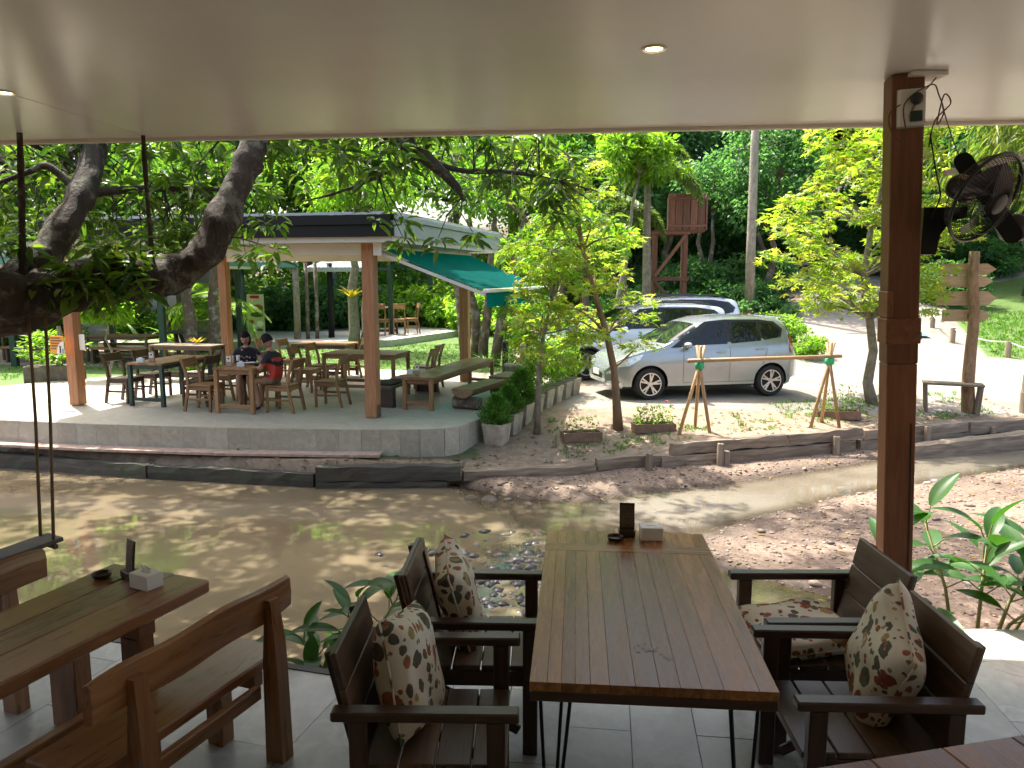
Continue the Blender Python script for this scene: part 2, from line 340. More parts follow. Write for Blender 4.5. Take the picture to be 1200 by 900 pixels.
class MB:
    def __init__(s): s.v = []; s.f = []
    def add(s, vs, fs):
        k = len(s.v); s.v += [tuple(p) for p in vs]; s.f += [tuple(k + i for i in f) for f in fs]; return s
    def box(s, c, d, b=0.0, rot=None):
        hx, hy, hz = (abs(x) / 2 for x in d); b = min(b, hx * 0.9, hy * 0.9, hz * 0.9)
        if b <= 0:
            vs = [(x, y, z) for x in (-hx, hx) for y in (-hy, hy) for z in (-hz, hz)]
            fs = [(0, 1, 3, 2), (4, 6, 7, 5), (0, 4, 5, 1), (2, 3, 7, 6), (0, 2, 6, 4), (1, 5, 7, 3)]
        else:
            vs = []; idx = {}
            for i, x in enumerate((-1, 1)):
                for j, y in enumerate((-1, 1)):
                    for k, z in enumerate((-1, 1)):
                        idx[(i, j, k, 0)] = len(vs); vs.append((x * hx, y * (hy - b), z * (hz - b)))
                        idx[(i, j, k, 1)] = len(vs); vs.append((x * (hx - b), y * hy, z * (hz - b)))
                        idx[(i, j, k, 2)] = len(vs); vs.append((x * (hx - b), y * (hy - b), z * hz))
            fs = []
            for a in range(3):
                o1, o2 = [q for q in range(3) if q != a]
                for sgn in (0, 1):
                    q = []
                    for (p, r) in ((0, 0), (1, 0), (1, 1), (0, 1)):
                        t = [0, 0, 0]; t[a] = sgn; t[o1] = p; t[o2] = r; q.append(idx[(*t, a)])
                    if (sgn == 1) == (a == 1): q.reverse()
                    fs.append(tuple(q))
            for a in range(3):
                o1, o2 = [q for q in range(3) if q != a]
                for p in (0, 1):
                    for r in (0, 1):
                        def k(av, ax): t = [0, 0, 0]; t[a] = av; t[o1] = p; t[o2] = r; return idx[(*t, ax)]
                        fs.append((k(0, o1), k(1, o1), k(1, o2), k(0, o2)))
            for i in (0, 1):
                for j in (0, 1):
                    for k2 in (0, 1): fs.append((idx[(i, j, k2, 0)], idx[(i, j, k2, 1)], idx[(i, j, k2, 2)]))
        M = None
        if rot is not None: M = rot.to_matrix() if not isinstance(rot, Matrix) else rot
        c = Vector(c)
        return s.add([((M @ Vector(p)) if M is not None else Vector(p)) + c for p in vs], fs)
    def beam(s, p, q, w, h, b=0.0, up=(0, 0, 1)):
        p = Vector(p); q = Vector(q); x = (q - p); L = x.length; x.normalize(); u = Vector(up)
        y = u.cross(x)
        if y.length < 1e-4: y = Vector((0, 1, 0)).cross(x)
        y.normalize(); z = x.cross(y)
        return s.box((p + q) / 2, (L, w, h), b, Matrix((x, y, z)).transposed())
    def tube(s, pts, rad, n=8, cap=True):
        pts = [Vector(p) for p in pts]
        if not isinstance(rad, (list, tuple)): rad = [rad] * len(pts)
        rings = []; ref = None
        for i, p in enumerate(pts):
            d = (pts[min(i + 1, len(pts) - 1)] - pts[max(i - 1, 0)])
            if d.length < 1e-9: d = Vector((0, 0, 1))
            d.normalize()
            if ref is None: ref = Vector((0, 0, 1)) if abs(d.z) < 0.9 else Vector((1, 0, 0))
            a = ref - d * ref.dot(d)
            if a.length < 1e-5: a = d.orthogonal()
            a.normalize(); bb = d.cross(a); ref = a
            rings.append([p + (a * math.cos(2 * PI * k / n) + bb * math.sin(2 * PI * k / n)) * rad[i] for k in range(n)])
        vs = [q for r in rings for q in r]; fs = []
        for i in range(len(pts) - 1):
            for k in range(n):
                k2 = (k + 1) % n; fs.append((i * n + k, i * n + k2, (i + 1) * n + k2, (i + 1) * n + k))
        if cap: fs.append(tuple(reversed(range(n)))); fs.append(tuple((len(pts) - 1) * n + k for k in range(n)))
        return s.add(vs, fs)
    def prism(s, poly, z0, z1, M=None):
        n = len(poly); vs = [(x, y, z0) for x, y in poly] + [(x, y, z1) for x, y in poly]
        fs = [tuple(reversed(range(n))), tuple(range(n, 2 * n))] + [(i, (i + 1) % n, n + (i + 1) % n, n + i) for i in range(n)]
        if M is not None: vs = [M @ Vector(p) for p in vs]
        return s.add(vs, fs)
    def lathe(s, prof, n=16, M=None, cap=True):
        vs = [(r * math.cos(2 * PI * k / n), r * math.sin(2 * PI * k / n), z) for r, z in prof for k in range(n)]
        fs = [(i * n + k, i * n + (k + 1) % n, (i + 1) * n + (k + 1) % n, (i + 1) * n + k) for i in range(len(prof) - 1) for k in range(n)]
        if cap: fs.append(tuple(reversed(range(n)))); fs.append(tuple((len(prof) - 1) * n + k for k in range(n)))
        if M is not None: vs = [M @ Vector(p) for p in vs]
        return s.add(vs, fs)
    def mesh(s, name='mesh', fix=True):
        me = bpy.data.meshes.new(name); me.from_pydata([tuple(p) for p in s.v], [], s.f); me.update()
        if fix:
            bm = bmesh.new(); bm.from_mesh(me); bmesh.ops.recalc_face_normals(bm, faces=bm.faces); bm.to_mesh(me); bm.free()
        return me
    def build(s, name, mat, parent=None, loc=(0, 0, 0), rot=(0, 0, 0), smooth=False, fix=True):
        return ob(name, s.mesh(name, fix), mat, parent, loc, rot, smooth)
_cache = {}
def bar(name, parent, c, s, fam, rot=(0, 0, 0), b=0.004):
    """one timber piece, its grain along its longest side; alike pieces share their mesh"""
    ax = 'xyz'[max(range(3), key=lambda i: s[i])]; mat = fam + '_' + ax if fam + '_' + ax in MAT else fam
    key = (tuple(round(x, 4) for x in s), b, mat)
    if key not in _cache:
        me = MB().box((0, 0, 0), s, b).mesh(name); me.materials.append(MAT[mat]); _cache[key] = me
    return ob(name, _cache[key], None, parent, c, rot)
def strut(name, parent, p, q, w, h, fam, b=0.004, up=(0, 0, 1)):
    p = Vector(p); q = Vector(q); x = q - p; L = x.length; x.normalize(); y = Vector(up).cross(x)
    if y.length < 1e-4: y = Vector((0, 1, 0)).cross(x)
    y.normalize(); z = x.cross(y)
    return bar(name, parent, (p + q) / 2, (L, w, h), fam, Matrix((x, y, z)).transposed().to_quaternion(), b)
def sstep(a, b, x):
    t = np.clip((np.asarray(x, dtype=float) - a) / (b - a), 0, 1); return t * t * (3 - 2 * t)
def vnoise(x, y, s, seed=0):
    """smooth value noise, vectorised"""
    x = np.asarray(x, dtype=float) * s + seed * 17.3; y = np.asarray(y, dtype=float) * s + seed * 9.1
    xi = np.floor(x); yi = np.floor(y); fx = x - xi; fy = y - yi; fx = fx * fx * (3 - 2 * fx); fy = fy * fy * (3 - 2 * fy)
    def h(i, j):
        v = np.sin(i * 127.1 + j * 311.7 + seed * 74.7) * 43758.5453; return v - np.floor(v)
    return (h(xi, yi) * (1 - fx) + h(xi + 1, yi) * fx) * (1 - fy) + (h(xi, yi + 1) * (1 - fx) + h(xi + 1, yi + 1) * fx) * fy
# ------------------------------------------------------------------ terrain
FX = [-60, -14, -8, -5.1, -2.55, -0.6, 1.25, 3.14, 5.7, 9.3, 14, 60]
FY = [16, 13.2, 11.7, 10.95, 10.5, 10.6, 10.97, 11.5, 12.5, 13.7, 15, 20]
ZB = [-.45, -.45, -.5, -.5, -.47, -.60, -.60, -.37, -.42, -.42, -.4, -.4]
BAR1 = ([-2, -0.9, 0.0, 0.9, 2.7, 5.3, 8, 14], [10.45, 10.4, 9.75, 9.5, 10.3, 11.5, 12.9, 14.3])      # near edge of the gravel bar by the bank
BAR2 = ([-1, 0.3, 1.2, 2.1, 4.7, 8.0, 14], [7.6, 8.25, 8.65, 9.05, 10.55, 12.1, 13.6])                   # far edge of the second gravel sheet
WATER_Z = -0.8
def bed(x, y):
    n1 = vnoise(x, y, 0.9, 1); n2 = vnoise(x, y, 2.7, 2); n3 = vnoise(x, y, 5, 3)
    nn = (n1 - .5) * .065 + (n2 - .5) * .028 + (n3 - .5) * .006
    f1 = np.interp(x, *BAR1); f2 = np.interp(x, *BAR2); F = np.interp(x, FX, FY)
    z = np.full_like(x, -0.872)
    b1 = sstep(-0.12, 0.55, y - f1); z = z + b1 * (0.16 + 0.05 * sstep(0, 1, y - F + .6))
    b2 = sstep(0.1, 0.8, f2 - y) * sstep(1.1, 3.4, x - 0.55 * np.clip(7.5 - y, -2, 4) + (n1 - .5) * 1.2)
    z = z + b2 * 0.14
    near = sstep(0.1, 0.8, f2 - y) * (1 - sstep(1.1, 3.4, x - 0.55 * np.clip(7.5 - y, -2, 4)))
    z = z + near * 0.045
    z = z + nn
    pool = sstep(0.5, -2.2, x + 0.35 * (y - 8) + (n1 - .5) * .8)
    return z * (1 - pool) + pool * (-1.5)
def height(x, y):
    x = np.asarray(x, dtype=float); y = np.asarray(y, dtype=float)
    F = np.interp(x, FX, FY); zb = np.interp(x, FX, ZB)
    zbed = bed(x, y)
    nb = sstep(5.7, 4.5, y) * sstep(2.2, 3.3, x); zbed = zbed * (1 - nb) + nb * (-.2 + (vnoise(x, y, 2, 5) - .5) * .08)
    t = sstep(0, 2.7, y - F); base = np.where(x < 0, -.24, -.15) * 1.0
    base = -.24 + .09 * sstep(-.5, 1.5, x)
    land = zb * (1 - t) + base * t
    land = land + (vnoise(x, y, 1.7, 6) - .5) * .05 * sstep(3.2, .3, y - F)
    w = sstep(1.0, 6.5, x)
    up = np.maximum(0, y - 17.6); rise = .15 * (up - 1.2 * (1 - np.exp(-up / 1.2)))
    land = land + w * np.minimum(rise, 2.9 + .05 * np.maximum(0, y - 38))
    land = land + sstep(34, 70, y) * 7.0 + (vnoise(x, y, .15, 8) - .5) * 1.2 * sstep(30, 45, y)
    land = land + w * sstep(14.5, 22, x - 0.35 * (y - 20)) * 1.2 * sstep(14, 20, y)
    s = sstep(-.06, .10, y - F)
    return zbed * (1 - s) + land * s
def axis(core, fine, outs):
    a = list(np.arange(core[0], core[1] + 1e-6, fine)); lo = a[0]; hi = a[-1]
    for d, lim in outs:
        while lo > -lim[0]: lo -= d; a.insert(0, lo)
        while hi < lim[1]: hi += d; a.append(hi)
    return np.array(a)
gx = axis((-9.0, 10.5), .085, [(.35, (15, 20)), (2.5, (70, 75)), (14, (220, 220))])
gy = axis((4.0, 15.0), .085, [(.3, (0, 36)), (2.5, (12, 80)), (14, (30, 260))])
GX, GY = np.meshgrid(gx, gy, indexing='xy'); X = GX.ravel(); Y = GY.ravel(); Z = height(X, Y)
nx, ny = len(gx), len(gy)
ii, jj = np.meshgrid(np.arange(nx - 1), np.arange(ny - 1), indexing='xy'); k = (jj * nx + ii).ravel()
quads = np.stack([k, k + 1, k + 1 + nx, k + nx], 1)
gme = np_mesh('ground', np.stack([X, Y, Z], 1), [quads])
Fv = np.interp(X, FX, FY)
def road_mask(x, y):
    front = 13.35 + .06 * (x - 2) + .05 * np.maximum(0, x - 6)
    left = -0.05 + .31 * (y - 11.7)
    lot = sstep(-.1, .1, y - front) * sstep(.25, .45, x - left) * sstep(20.4, 19.9, y + .05 * (x - 5))
    lot = lot * sstep(13.8 + .0 * x, 12.8, x - .42 * (y - 20))
    c0 = 7.4 + .40 * (y - 20) + .02 * np.maximum(0, y - 26) ** 2; c1 = c0 + 5.0 - .02 * (y - 20)
    up = sstep(17.5, 18.5, y) * sstep(-.3, .3, x - c0) * sstep(.3, -.3, x - c1) * sstep(46, 42, y)
    cross = sstep(31.5, 32.2, y) * sstep(36.5, 35.5, y) * sstep(9, 12, x)
    return np.maximum.reduce([lot, up, cross])
road = road_mask(X, Y)
path = sstep(.45, .3, np.abs(Y - (18.4 + .12 * (X + 2)))) * sstep(-1.0, -.6, Y - 15) * sstep(0.6, .2, X) * sstep(-7, -6, X)
wide = sstep(-.2, .2, Y - (20.2 - .18 * (X + 11))) * sstep(4.6, 4.2, Y - (20.2 - .18 * (X + 11))) * sstep(-8.0, -8.6, X)
conc = np.maximum(road, path)
grass = sstep(14.5, 15.5, Y) * sstep(.3, -.3, X) * sstep(34, 30, Y)
grass = np.maximum(grass, sstep(10.5, 12, X - .4 * (Y - 20)) * sstep(14.8, 16, Y))
patch = vnoise(X, Y, 1.1, 21) * .6 + vnoise(X, Y, 4, 22) * .4
strip = sstep(.3, 1.0, Y - Fv) * sstep(0, 3, X) * sstep(.55, .72, patch) * (Y < 15)
grass = np.maximum(grass, strip * .75) * (1 - conc) * (1 - wide)
grav = sstep(.1, -.1, Y - Fv)
for nm, ch in (('masks', (grass, conc, grav)), ('masks_more', (wide, sstep(.05, .6, Y - Fv) * sstep(2.6, 1.6, Y - Fv) * sstep(.5, -1.5, X), sstep(27, 33, Y) * (1 - conc)))):
    at = gme.color_attributes.new(nm, 'FLOAT_COLOR', 'POINT')
    at.data.foreach_set('color', np.stack([ch[0], ch[1], ch[2], np.ones_like(X)], 1).astype(np.float32).ravel())
m, nt, b, o = newmat('ground'); MAT['ground'] = m
v = mapped(nt, rand=False)
def masks(nm):
    a = nt.nodes.new('ShaderNodeAttribute'); a.attribute_name = nm; s = nt.nodes.new('ShaderNodeSeparateColor'); nt.links.new(a.outputs['Color'], s.inputs[0]); return s.outputs
A1 = masks('masks'); A2 = masks('masks_more')
nb_ = noise(nt, v, 7, 6, .65); nf = noise(nt, v, 45, 5, .7); nl = noise(nt, v, .8, 5, .6)
def rough_edge(src):
    ad = N(nt, 'ShaderNodeMath', operation='MULTIPLY_ADD'); ad.inputs[1].default_value = .7; nt.links.new(nb_.outputs[0], ad.inputs[0])
    sb = N(nt, 'ShaderNodeMath', operation='SUBTRACT'); sb.inputs[1].default_value = .35; nt.links.new(src, ad.inputs[2]); nt.links.new(ad.outputs[0], sb.inputs[0])
    mr = N(nt, 'ShaderNodeMapRange'); mr.interpolation_type = 'SMOOTHSTEP'; mr.inputs[1].default_value = .38; mr.inputs[2].default_value = .62; nt.links.new(sb.outputs[0], mr.inputs[0]); return mr.outputs[0]
def two(nz, lo, hi, a=.3, c=.7):
    r = ramp(nt, [(a, lo), (c, hi)]); nt.links.new(nz.outputs[0], r.inputs[0]); return r.outputs[0]
soil = two(nb_, (.17, .125, .088), (.31, .24, .175)); soil = mixc(nt, .5, soil, two(nf, (.55, .5, .45), (1.3, 1.25, 1.2)), 'MULTIPLY')
vg = N(nt, 'ShaderNodeTexVoronoi', Scale=38.0, Randomness=1.0); nt.links.new(v, vg.inputs['Vector'])
vsep = nt.nodes.new('ShaderNodeSeparateColor'); nt.links.new(vg.outputs['Color'], vsep.inputs[0])
gr = ramp(nt, [(0, (.13, .09, .066)), (.35, (.20, .14, .104)), (.7, (.245, .175, .13)), (.92, (.31, .245, .195))]); nt.links.new(vsep.outputs[0], gr.inputs[0])
gcol = mixc(nt, .45, gr.outputs[0], two(nb_, (.135, .095, .068), (.25, .185, .138))); gcol = mixc(nt, .75, gcol, two(nl, (.58, .54, .50), (1.05, 1.03, 1.0), .38, .62), 'MULTIPLY')
# damp silt close to the water line
pos = nt.nodes.new('ShaderNodeNewGeometry'); sp = nt.nodes.new('ShaderNodeSeparateXYZ'); nt.links.new(pos.outputs['Position'], sp.inputs[0])
dm = N(nt, 'ShaderNodeMapRange'); dm.inputs[1].default_value = -.785; dm.inputs[2].default_value = -.73; dm.inputs[3].default_value = .42; dm.inputs[4].default_value = 1.0; nt.links.new(sp.outputs[2], dm.inputs[0])
vm = N(nt, 'ShaderNodeVectorMath', operation='SCALE'); nt.links.new(gcol, vm.inputs[0]); nt.links.new(dm.outputs[0], vm.inputs['Scale']); gcol = vm.outputs[0]
concrete = mixc(nt, .6, two(nl, (.165, .146, .124), (.30, .27, .232)), two(nf, (.8, .8, .8), (1.12, 1.1, 1.08)), 'MULTIPLY')
lawn = mixc(nt, .5, two(nb_, (.045, .095, .015), (.10, .17, .03)), two(nf, (.6, .6, .5), (1.4, 1.4, 1.2)), 'MULTIPLY')
moss = two(nb_, (.10, .085, .06), (.055, .085, .022))
leafl = two(nf, (.035, .026, .016), (.11, .075, .04))
paved = two(nb_, (.27, .20, .15), (.38, .29, .22))
cur = mixc(nt, rough_edge(A1[2]), soil, gcol)
cur = mixc(nt, rough_edge(A2[1]), cur, moss)
cur = mixc(nt, rough_edge(A2[2]), cur, leafl)
cur = mixc(nt, rough_edge(A1[0]), cur, lawn)
cur = mixc(nt, rough_edge(A2[0]), cur, paved)
rg = N(nt, 'ShaderNodeMapRange'); rg.inputs[1].default_value = .3; rg.inputs[2].default_value = .7; nt.links.new(A1[1], rg.inputs[0])
cur = mixc(nt, rg.outputs[0], cur, concrete)
nt.links.new(cur, b.inputs['Base Color']); b.inputs['Roughness'].default_value = .9
hm = mixc(nt, .5, vg.outputs['Distance'], nf.outputs[0]); bump(nt, b, hm, .45, .016)
ground = ob('ground', gme, 'ground', smooth=True); tag(ground, kind='structure')

# ------------------------------------------------------------------ stream water
wx = np.arange(-15, 15.01, .12); wy = np.arange(2.6, 15.01, .12)
WX, WY = np.meshgrid(wx, wy, indexing='xy'); hb = height(WX.ravel(), WY.ravel()); depth = WATER_Z - hb
nwx, nwy = len(wx), len(wy); ii, jj = np.meshgrid(np.arange(nwx - 1), np.arange(nwy - 1), indexing='xy'); k = (jj * nwx + ii).ravel()
q = np.stack([k, k + 1, k + 1 + nwx, k + nwx], 1); keep = (depth[q] > -.06).any(axis=1); q = q[keep]
used, inv = np.unique(q, return_inverse=True); q = inv.reshape(q.shape)
wme = np_mesh('stream', np.stack([WX.ravel()[used], WY.ravel()[used], np.full(len(used), WATER_Z)], 1), [q])
at = wme.color_attributes.new('depth', 'FLOAT_COLOR', 'POINT'); dd = np.clip(depth[used], 0, 1)
flow = sstep(-.5, 1.5, WX.ravel()[used])
at.data.foreach_set('color', np.stack([dd, flow, dd, np.ones_like(dd)], 1).astype(np.float32).ravel())
m, nt, b, o = newmat('muddy_water'); MAT['muddy_water'] = m
a = nt.nodes.new('ShaderNodeAttribute'); a.attribute_name = 'depth'; s = nt.nodes.new('ShaderNodeSeparateColor'); nt.links.new(a.outputs['Color'], s.inputs[0])
v = mapped(nt, (1, 1.0, 1), rand=False); n1 = noise(nt, v, .9, 5); rp = ramp(nt, [(.3, (.140, .110, .068)), (.7, (.185, .146, .092))]); nt.links.new(n1.outputs[0], rp.inputs[0])
mc_ = mixc(nt, s.outputs[1], rp.outputs[0], (.34, .30, .23)); nt.links.new(mc_, b.inputs['Base Color']); b.inputs['Roughness'].default_value = .015; b.inputs['IOR'].default_value = 1.33  # paler towards the flow: silt plus sky glare put into the colour
g = N(nt, 'ShaderNodeBsdfGlossy', Roughness=.04); t = nt.nodes.new('ShaderNodeBsdfTransparent'); t.inputs[0].default_value = (.80, .74, .62, 1)
f = N(nt, 'ShaderNodeFresnel', IOR=1.33); ms = nt.nodes.new('ShaderNodeMixShader'); nt.links.new(f.outputs[0], ms.inputs[0]); nt.links.new(t.outputs[0], ms.inputs[1]); nt.links.new(g.outputs[0], ms.inputs[2])
mr = N(nt, 'ShaderNodeMapRange'); mr.interpolation_type = 'SMOOTHSTEP'; mr.inputs[1].default_value = -.005; mr.inputs[2].default_value = .20; mr.inputs[3].default_value = .10; nt.links.new(s.outputs[0], mr.inputs[0])
mx = nt.nodes.new('ShaderNodeMixShader'); nt.links.new(mr.outputs[0], mx.inputs[0]); nt.links.new(ms.outputs[0], mx.inputs[1]); nt.links.new(b.outputs[0], mx.inputs[2]); nt.links.new(mx.outputs[0], o.inputs['Surface'])
r1 = noise(nt, mapped(nt, (.6, 1.6, 1), rand=False), 2.2, 3); r2 = noise(nt, mapped(nt, (.5, 1.7, 1), rand=False), 6, 3, .5)
mm = N(nt, 'ShaderNodeMath', operation='MULTIPLY'); nt.links.new(r2.outputs[0], mm.inputs[0]); nt.links.new(s.outputs[1], mm.inputs[1])
ms2 = N(nt, 'ShaderNodeMath', operation='MULTIPLY_ADD'); ms2.inputs[1].default_value = .45; nt.links.new(mm.outputs[0], ms2.inputs[0])
sc_ = N(nt, 'ShaderNodeMath', operation='MULTIPLY'); sc_.inputs[1].default_value = .5; nt.links.new(r1.outputs[0], sc_.inputs[0]); nt.links.new(sc_.outputs[0], ms2.inputs[2])
bp = N(nt, 'ShaderNodeBump', Strength=.14, Distance=.02); nt.links.new(ms2.outputs[0], bp.inputs['Height'])
for n_ in (b, g, f): nt.links.new(bp.outputs[0], n_.inputs['Normal'])
water = ob('stream_water', wme, 'muddy_water', smooth=True); tag(water, kind='structure')

# ------------------------------------------------------------------ our deck: slab, tiles, concrete path, ceiling
def clip(poly, region):
    out = poly
    for i in range(len(region)):
        (x1, y1), (x2, y2) = region[i], region[(i + 1) % len(region)]; inp = out; out = []
        side = lambda p: (x2 - x1) * (p[1] - y1) - (y2 - y1) * (p[0] - x1)
        for j in range(len(inp)):
            p, r = inp[j - 1], inp[j]; sp_, sr = side(p), side(r)
            if (sp_ >= 0) != (sr >= 0): tt = sp_ / (sp_ - sr); out.append((p[0] + (r[0] - p[0]) * tt, p[1] + (r[1] - p[1]) * tt))
            if sr >= 0: out.append(r)
        if not out: return []
    return out
def area(p): return abs(sum(p[i - 1][0] * p[i][1] - p[i][0] * p[i - 1][1] for i in range(len(p)))) / 2
LEFT = [(-6.0, -3.0), (-0.78, -3.0), (-0.78, 3.79), (-6.0, 5.24)]
RIGHT = [(-0.78, -3.0), (2.62, -3.0), (2.62, 4.30), (-0.78, 4.36)]
SIDE = [(2.63, -3.0), (7.5, -3.0), (7.5, 4.2), (2.63, 4.42)]
slab = MB().prism([(-6.02, -3.02), (-.76, -3.02), (-.76, 3.77), (-6.02, 5.23)], -.30, -.022).prism([(-.758, -3.02), (2.624, -3.02), (2.624, 4.285), (-.758, 4.345)], -.30, -.0225)
deck = slab.build('deck_floor', 'concrete'); tag(deck, kind='structure')
edge = MB().beam((-6.0, 5.26, -.05), (-.80, 3.82, -.05), .05, .11).beam((-.77, 4.39, -.05), (2.62, 4.33, -.05), .05, .11)
edge.build('edging', 'dark_trim', deck)
def tiles(region, ang, ox, oy, tw, tl, half):
    ca, sa = math.cos(ang), math.sin(ang); gap = .0018
    for i in range(-30, 31):
        for j in range(-22, 23):
            x0 = i * tw; y0 = j * tl + (half * tl if i % 2 else 0)
            r = [(x0 + gap, y0 + gap), (x0 + tw - gap, y0 + gap), (x0 + tw - gap, y0 + tl - gap), (x0 + gap, y0 + tl - gap)]
            r = [(ox + x * ca - y * sa, oy + x * sa + y * ca) for x, y in r]
            p = clip(r, region)
            if len(p) < 3 or area(p) < .004 or max(q_[1] for q_ in p) < 1.2: continue
            cx = sum(q_[0] for q_ in p) / len(p); cy_ = sum(q_[1] for q_ in p) / len(p)
            MB().prism([(q_[0] - cx, q_[1] - cy_) for q_ in p], -.02, random.uniform(-.0008, .0008)).build('tile', 'deck_tile', deck, (cx, cy_, 0))
random.seed(4)
tiles(LEFT, R(-16), -2, 3, .45, .9, 0.5)
tiles(RIGHT, R(-7), .07, 4.3, .30, .60, 0.5)
path_ = MB().prism(SIDE, -.30, -.012).build('side_path', 'concrete'); tag(path_, kind='structure')
tag(MB().box((-.5, -3.15, 1.4), (14, .2, 3.6)).build('wall_back', 'wall_paint'), kind='structure')
tag(MB().box((-6.2, -.8, 1.4), (.2, 4.6, 3.6)).build('wall_side', 'wall_paint'), kind='structure')
plain('joint_grey', (.5, .46, .40), .7, bmp=0)
# ceiling
ca, sa = math.cos(R(-6.2)), math.sin(R(-6.2))
EDGE = lambda t: (0.0 + ca * t, 5.40 + sa * t)
e0 = EDGE(-8); e1 = EDGE(9)
cl = MB().prism([(-8, -3.3), (9, -3.3), e1, e0], 3.09, 3.25).build('ceiling', 'ceiling_paint'); tag(cl, kind='structure')
a0 = Vector((*EDGE(-8), 3.105)); a1 = Vector((*EDGE(9), 3.105))
MB().beam(a0 + Vector((0, .03, 0)), a1 + Vector((0, .03, 0)), .05, .075).build('edge_trim', 'soffit_white', cl)
def downlight(x, y, label):
    t = thing('downlight', label, 'lamp', (x, y, 3.09), 0, 'recessed ceiling lamps')
    MB().lathe([(.055, -.001), (.055, -.006), (.048, -.008), (.045, -.003)], 24).build('ring', 'white_card', t)
    MB().lathe([(.0442, -.0025), (.03, -.0035), (.001, -.004)], 24).build('lens', 'lamp_glow', t)
downlight(.62, 3.52, 'small lit round downlight in the ceiling, above the plank table')
downlight(-2.74, 4.32, 'small lit round downlight at the left end of the ceiling')
for (t0_, y_) in ((-2.6, 0), (4.4, 0)):
    p_ = Vector((*EDGE(t0_), 3.0893)); MB().beam(p_, p_ + Vector((sa * 8, -ca * 8, 0)), .004, .0014).build('joint', 'joint_grey', cl)
# stains and scuffs on the ceiling are in its paint; a thin ceiling plate over the post
# ------------------------------------------------------------------ foreground furniture
def rounded_top(parent, name, y0, y1, x0, x1, zt, th, fam, b=.003):
    return bar(name, parent, ((x0 + x1) / 2, (y0 + y1) / 2, zt - th / 2), (x1 - x0, y1 - y0, th), fam, (0, 0, 0), b)
# --- plank dining table on hairpin legs
pt = thing('plank_table', 'long wooden plank dining table on thin black hairpin legs', 'table', (.535, 3.18, 0), R(-4.8))
ws = [.058, .046, .046, .05, .062, .084, .078, .067, .068, .07, .112, .062]; tot = sum(ws); x = -.412
random.seed(11)
for w in ws:
    w = w * .824 / tot
    rounded_top(pt, 'plank', -.79, .4795, x + .0003, x + w - .0003, .75 + random.uniform(-.0006, .0004), .034, 'table_wood', .0010)
    rounded_top(pt, 'plank', .5805, .79, x + .0003, x + w - .0003, .75 + random.uniform(-.0006, .0004), .034, 'table_wood', .0010)
    x += w
rounded_top(pt, 'cross_plank', .480, .580, -.412, .412, .7505, .034, 'table_wood', .0010)
for s in (-1, 1):
    bar('apron', pt, (0, s * .776, .697), (.824, .028, .036), 'dark_wood')
    bar('apron', pt, (s * .398, 0, .697), (.028, 1.522, .036), 'dark_wood')
for sx in (-1, 1):
    for sy in (-1, 1):
        l = thing('leg', None, None); l.parent = pt; l.location = (0, 0, 0)
        m_ = MB(); c = Vector((sx * .30, sy * .64, .679)); ft = Vector((sx * .335, sy * .69, .004))
        for off in ((sx * .085, 0), (-sx * .03, sy * .06), (0, -sy * .10)):
            m_.tube([c + Vector((off[0], off[1], 0)), ft + Vector((off[0] * .12, off[1] * .12, 0))], .0065, 8)
        m_.box(c + Vector((0, -sy * .01, -.002)), (.17, .2, .005))
        C.objects.unlink(l); bpy.data.objects.remove(l)
        m_.build('leg', 'black_metal', pt)
stain = MB(); random.seed(5)
for (sx, sy, r) in [(0, 0, .012), (.012, -.004, .009), (.03, -.03, .007), (.042, -.05, .008), (.055, -.062, .010), (-.03, .01, .006), (-.045, .03, .005), (-.05, -.02, .006), (-.02, .045, .004), (-.06, .012, .003), (-.015, -.01, .006), (.022, .018, .004)]:
    k = 9; stain.prism([(.02 + sx + r * random.uniform(.7, 1.4) * math.cos(2 * PI * i / k), -.53 + sy + r * random.uniform(.7, 1.4) * math.sin(2 * PI * i / k)) for i in range(k)], .7508, .7514)
plain('sauce', (.11, .042, .012), .3, bmp=0)
stain.build('sauce_stain', 'sauce', pt)

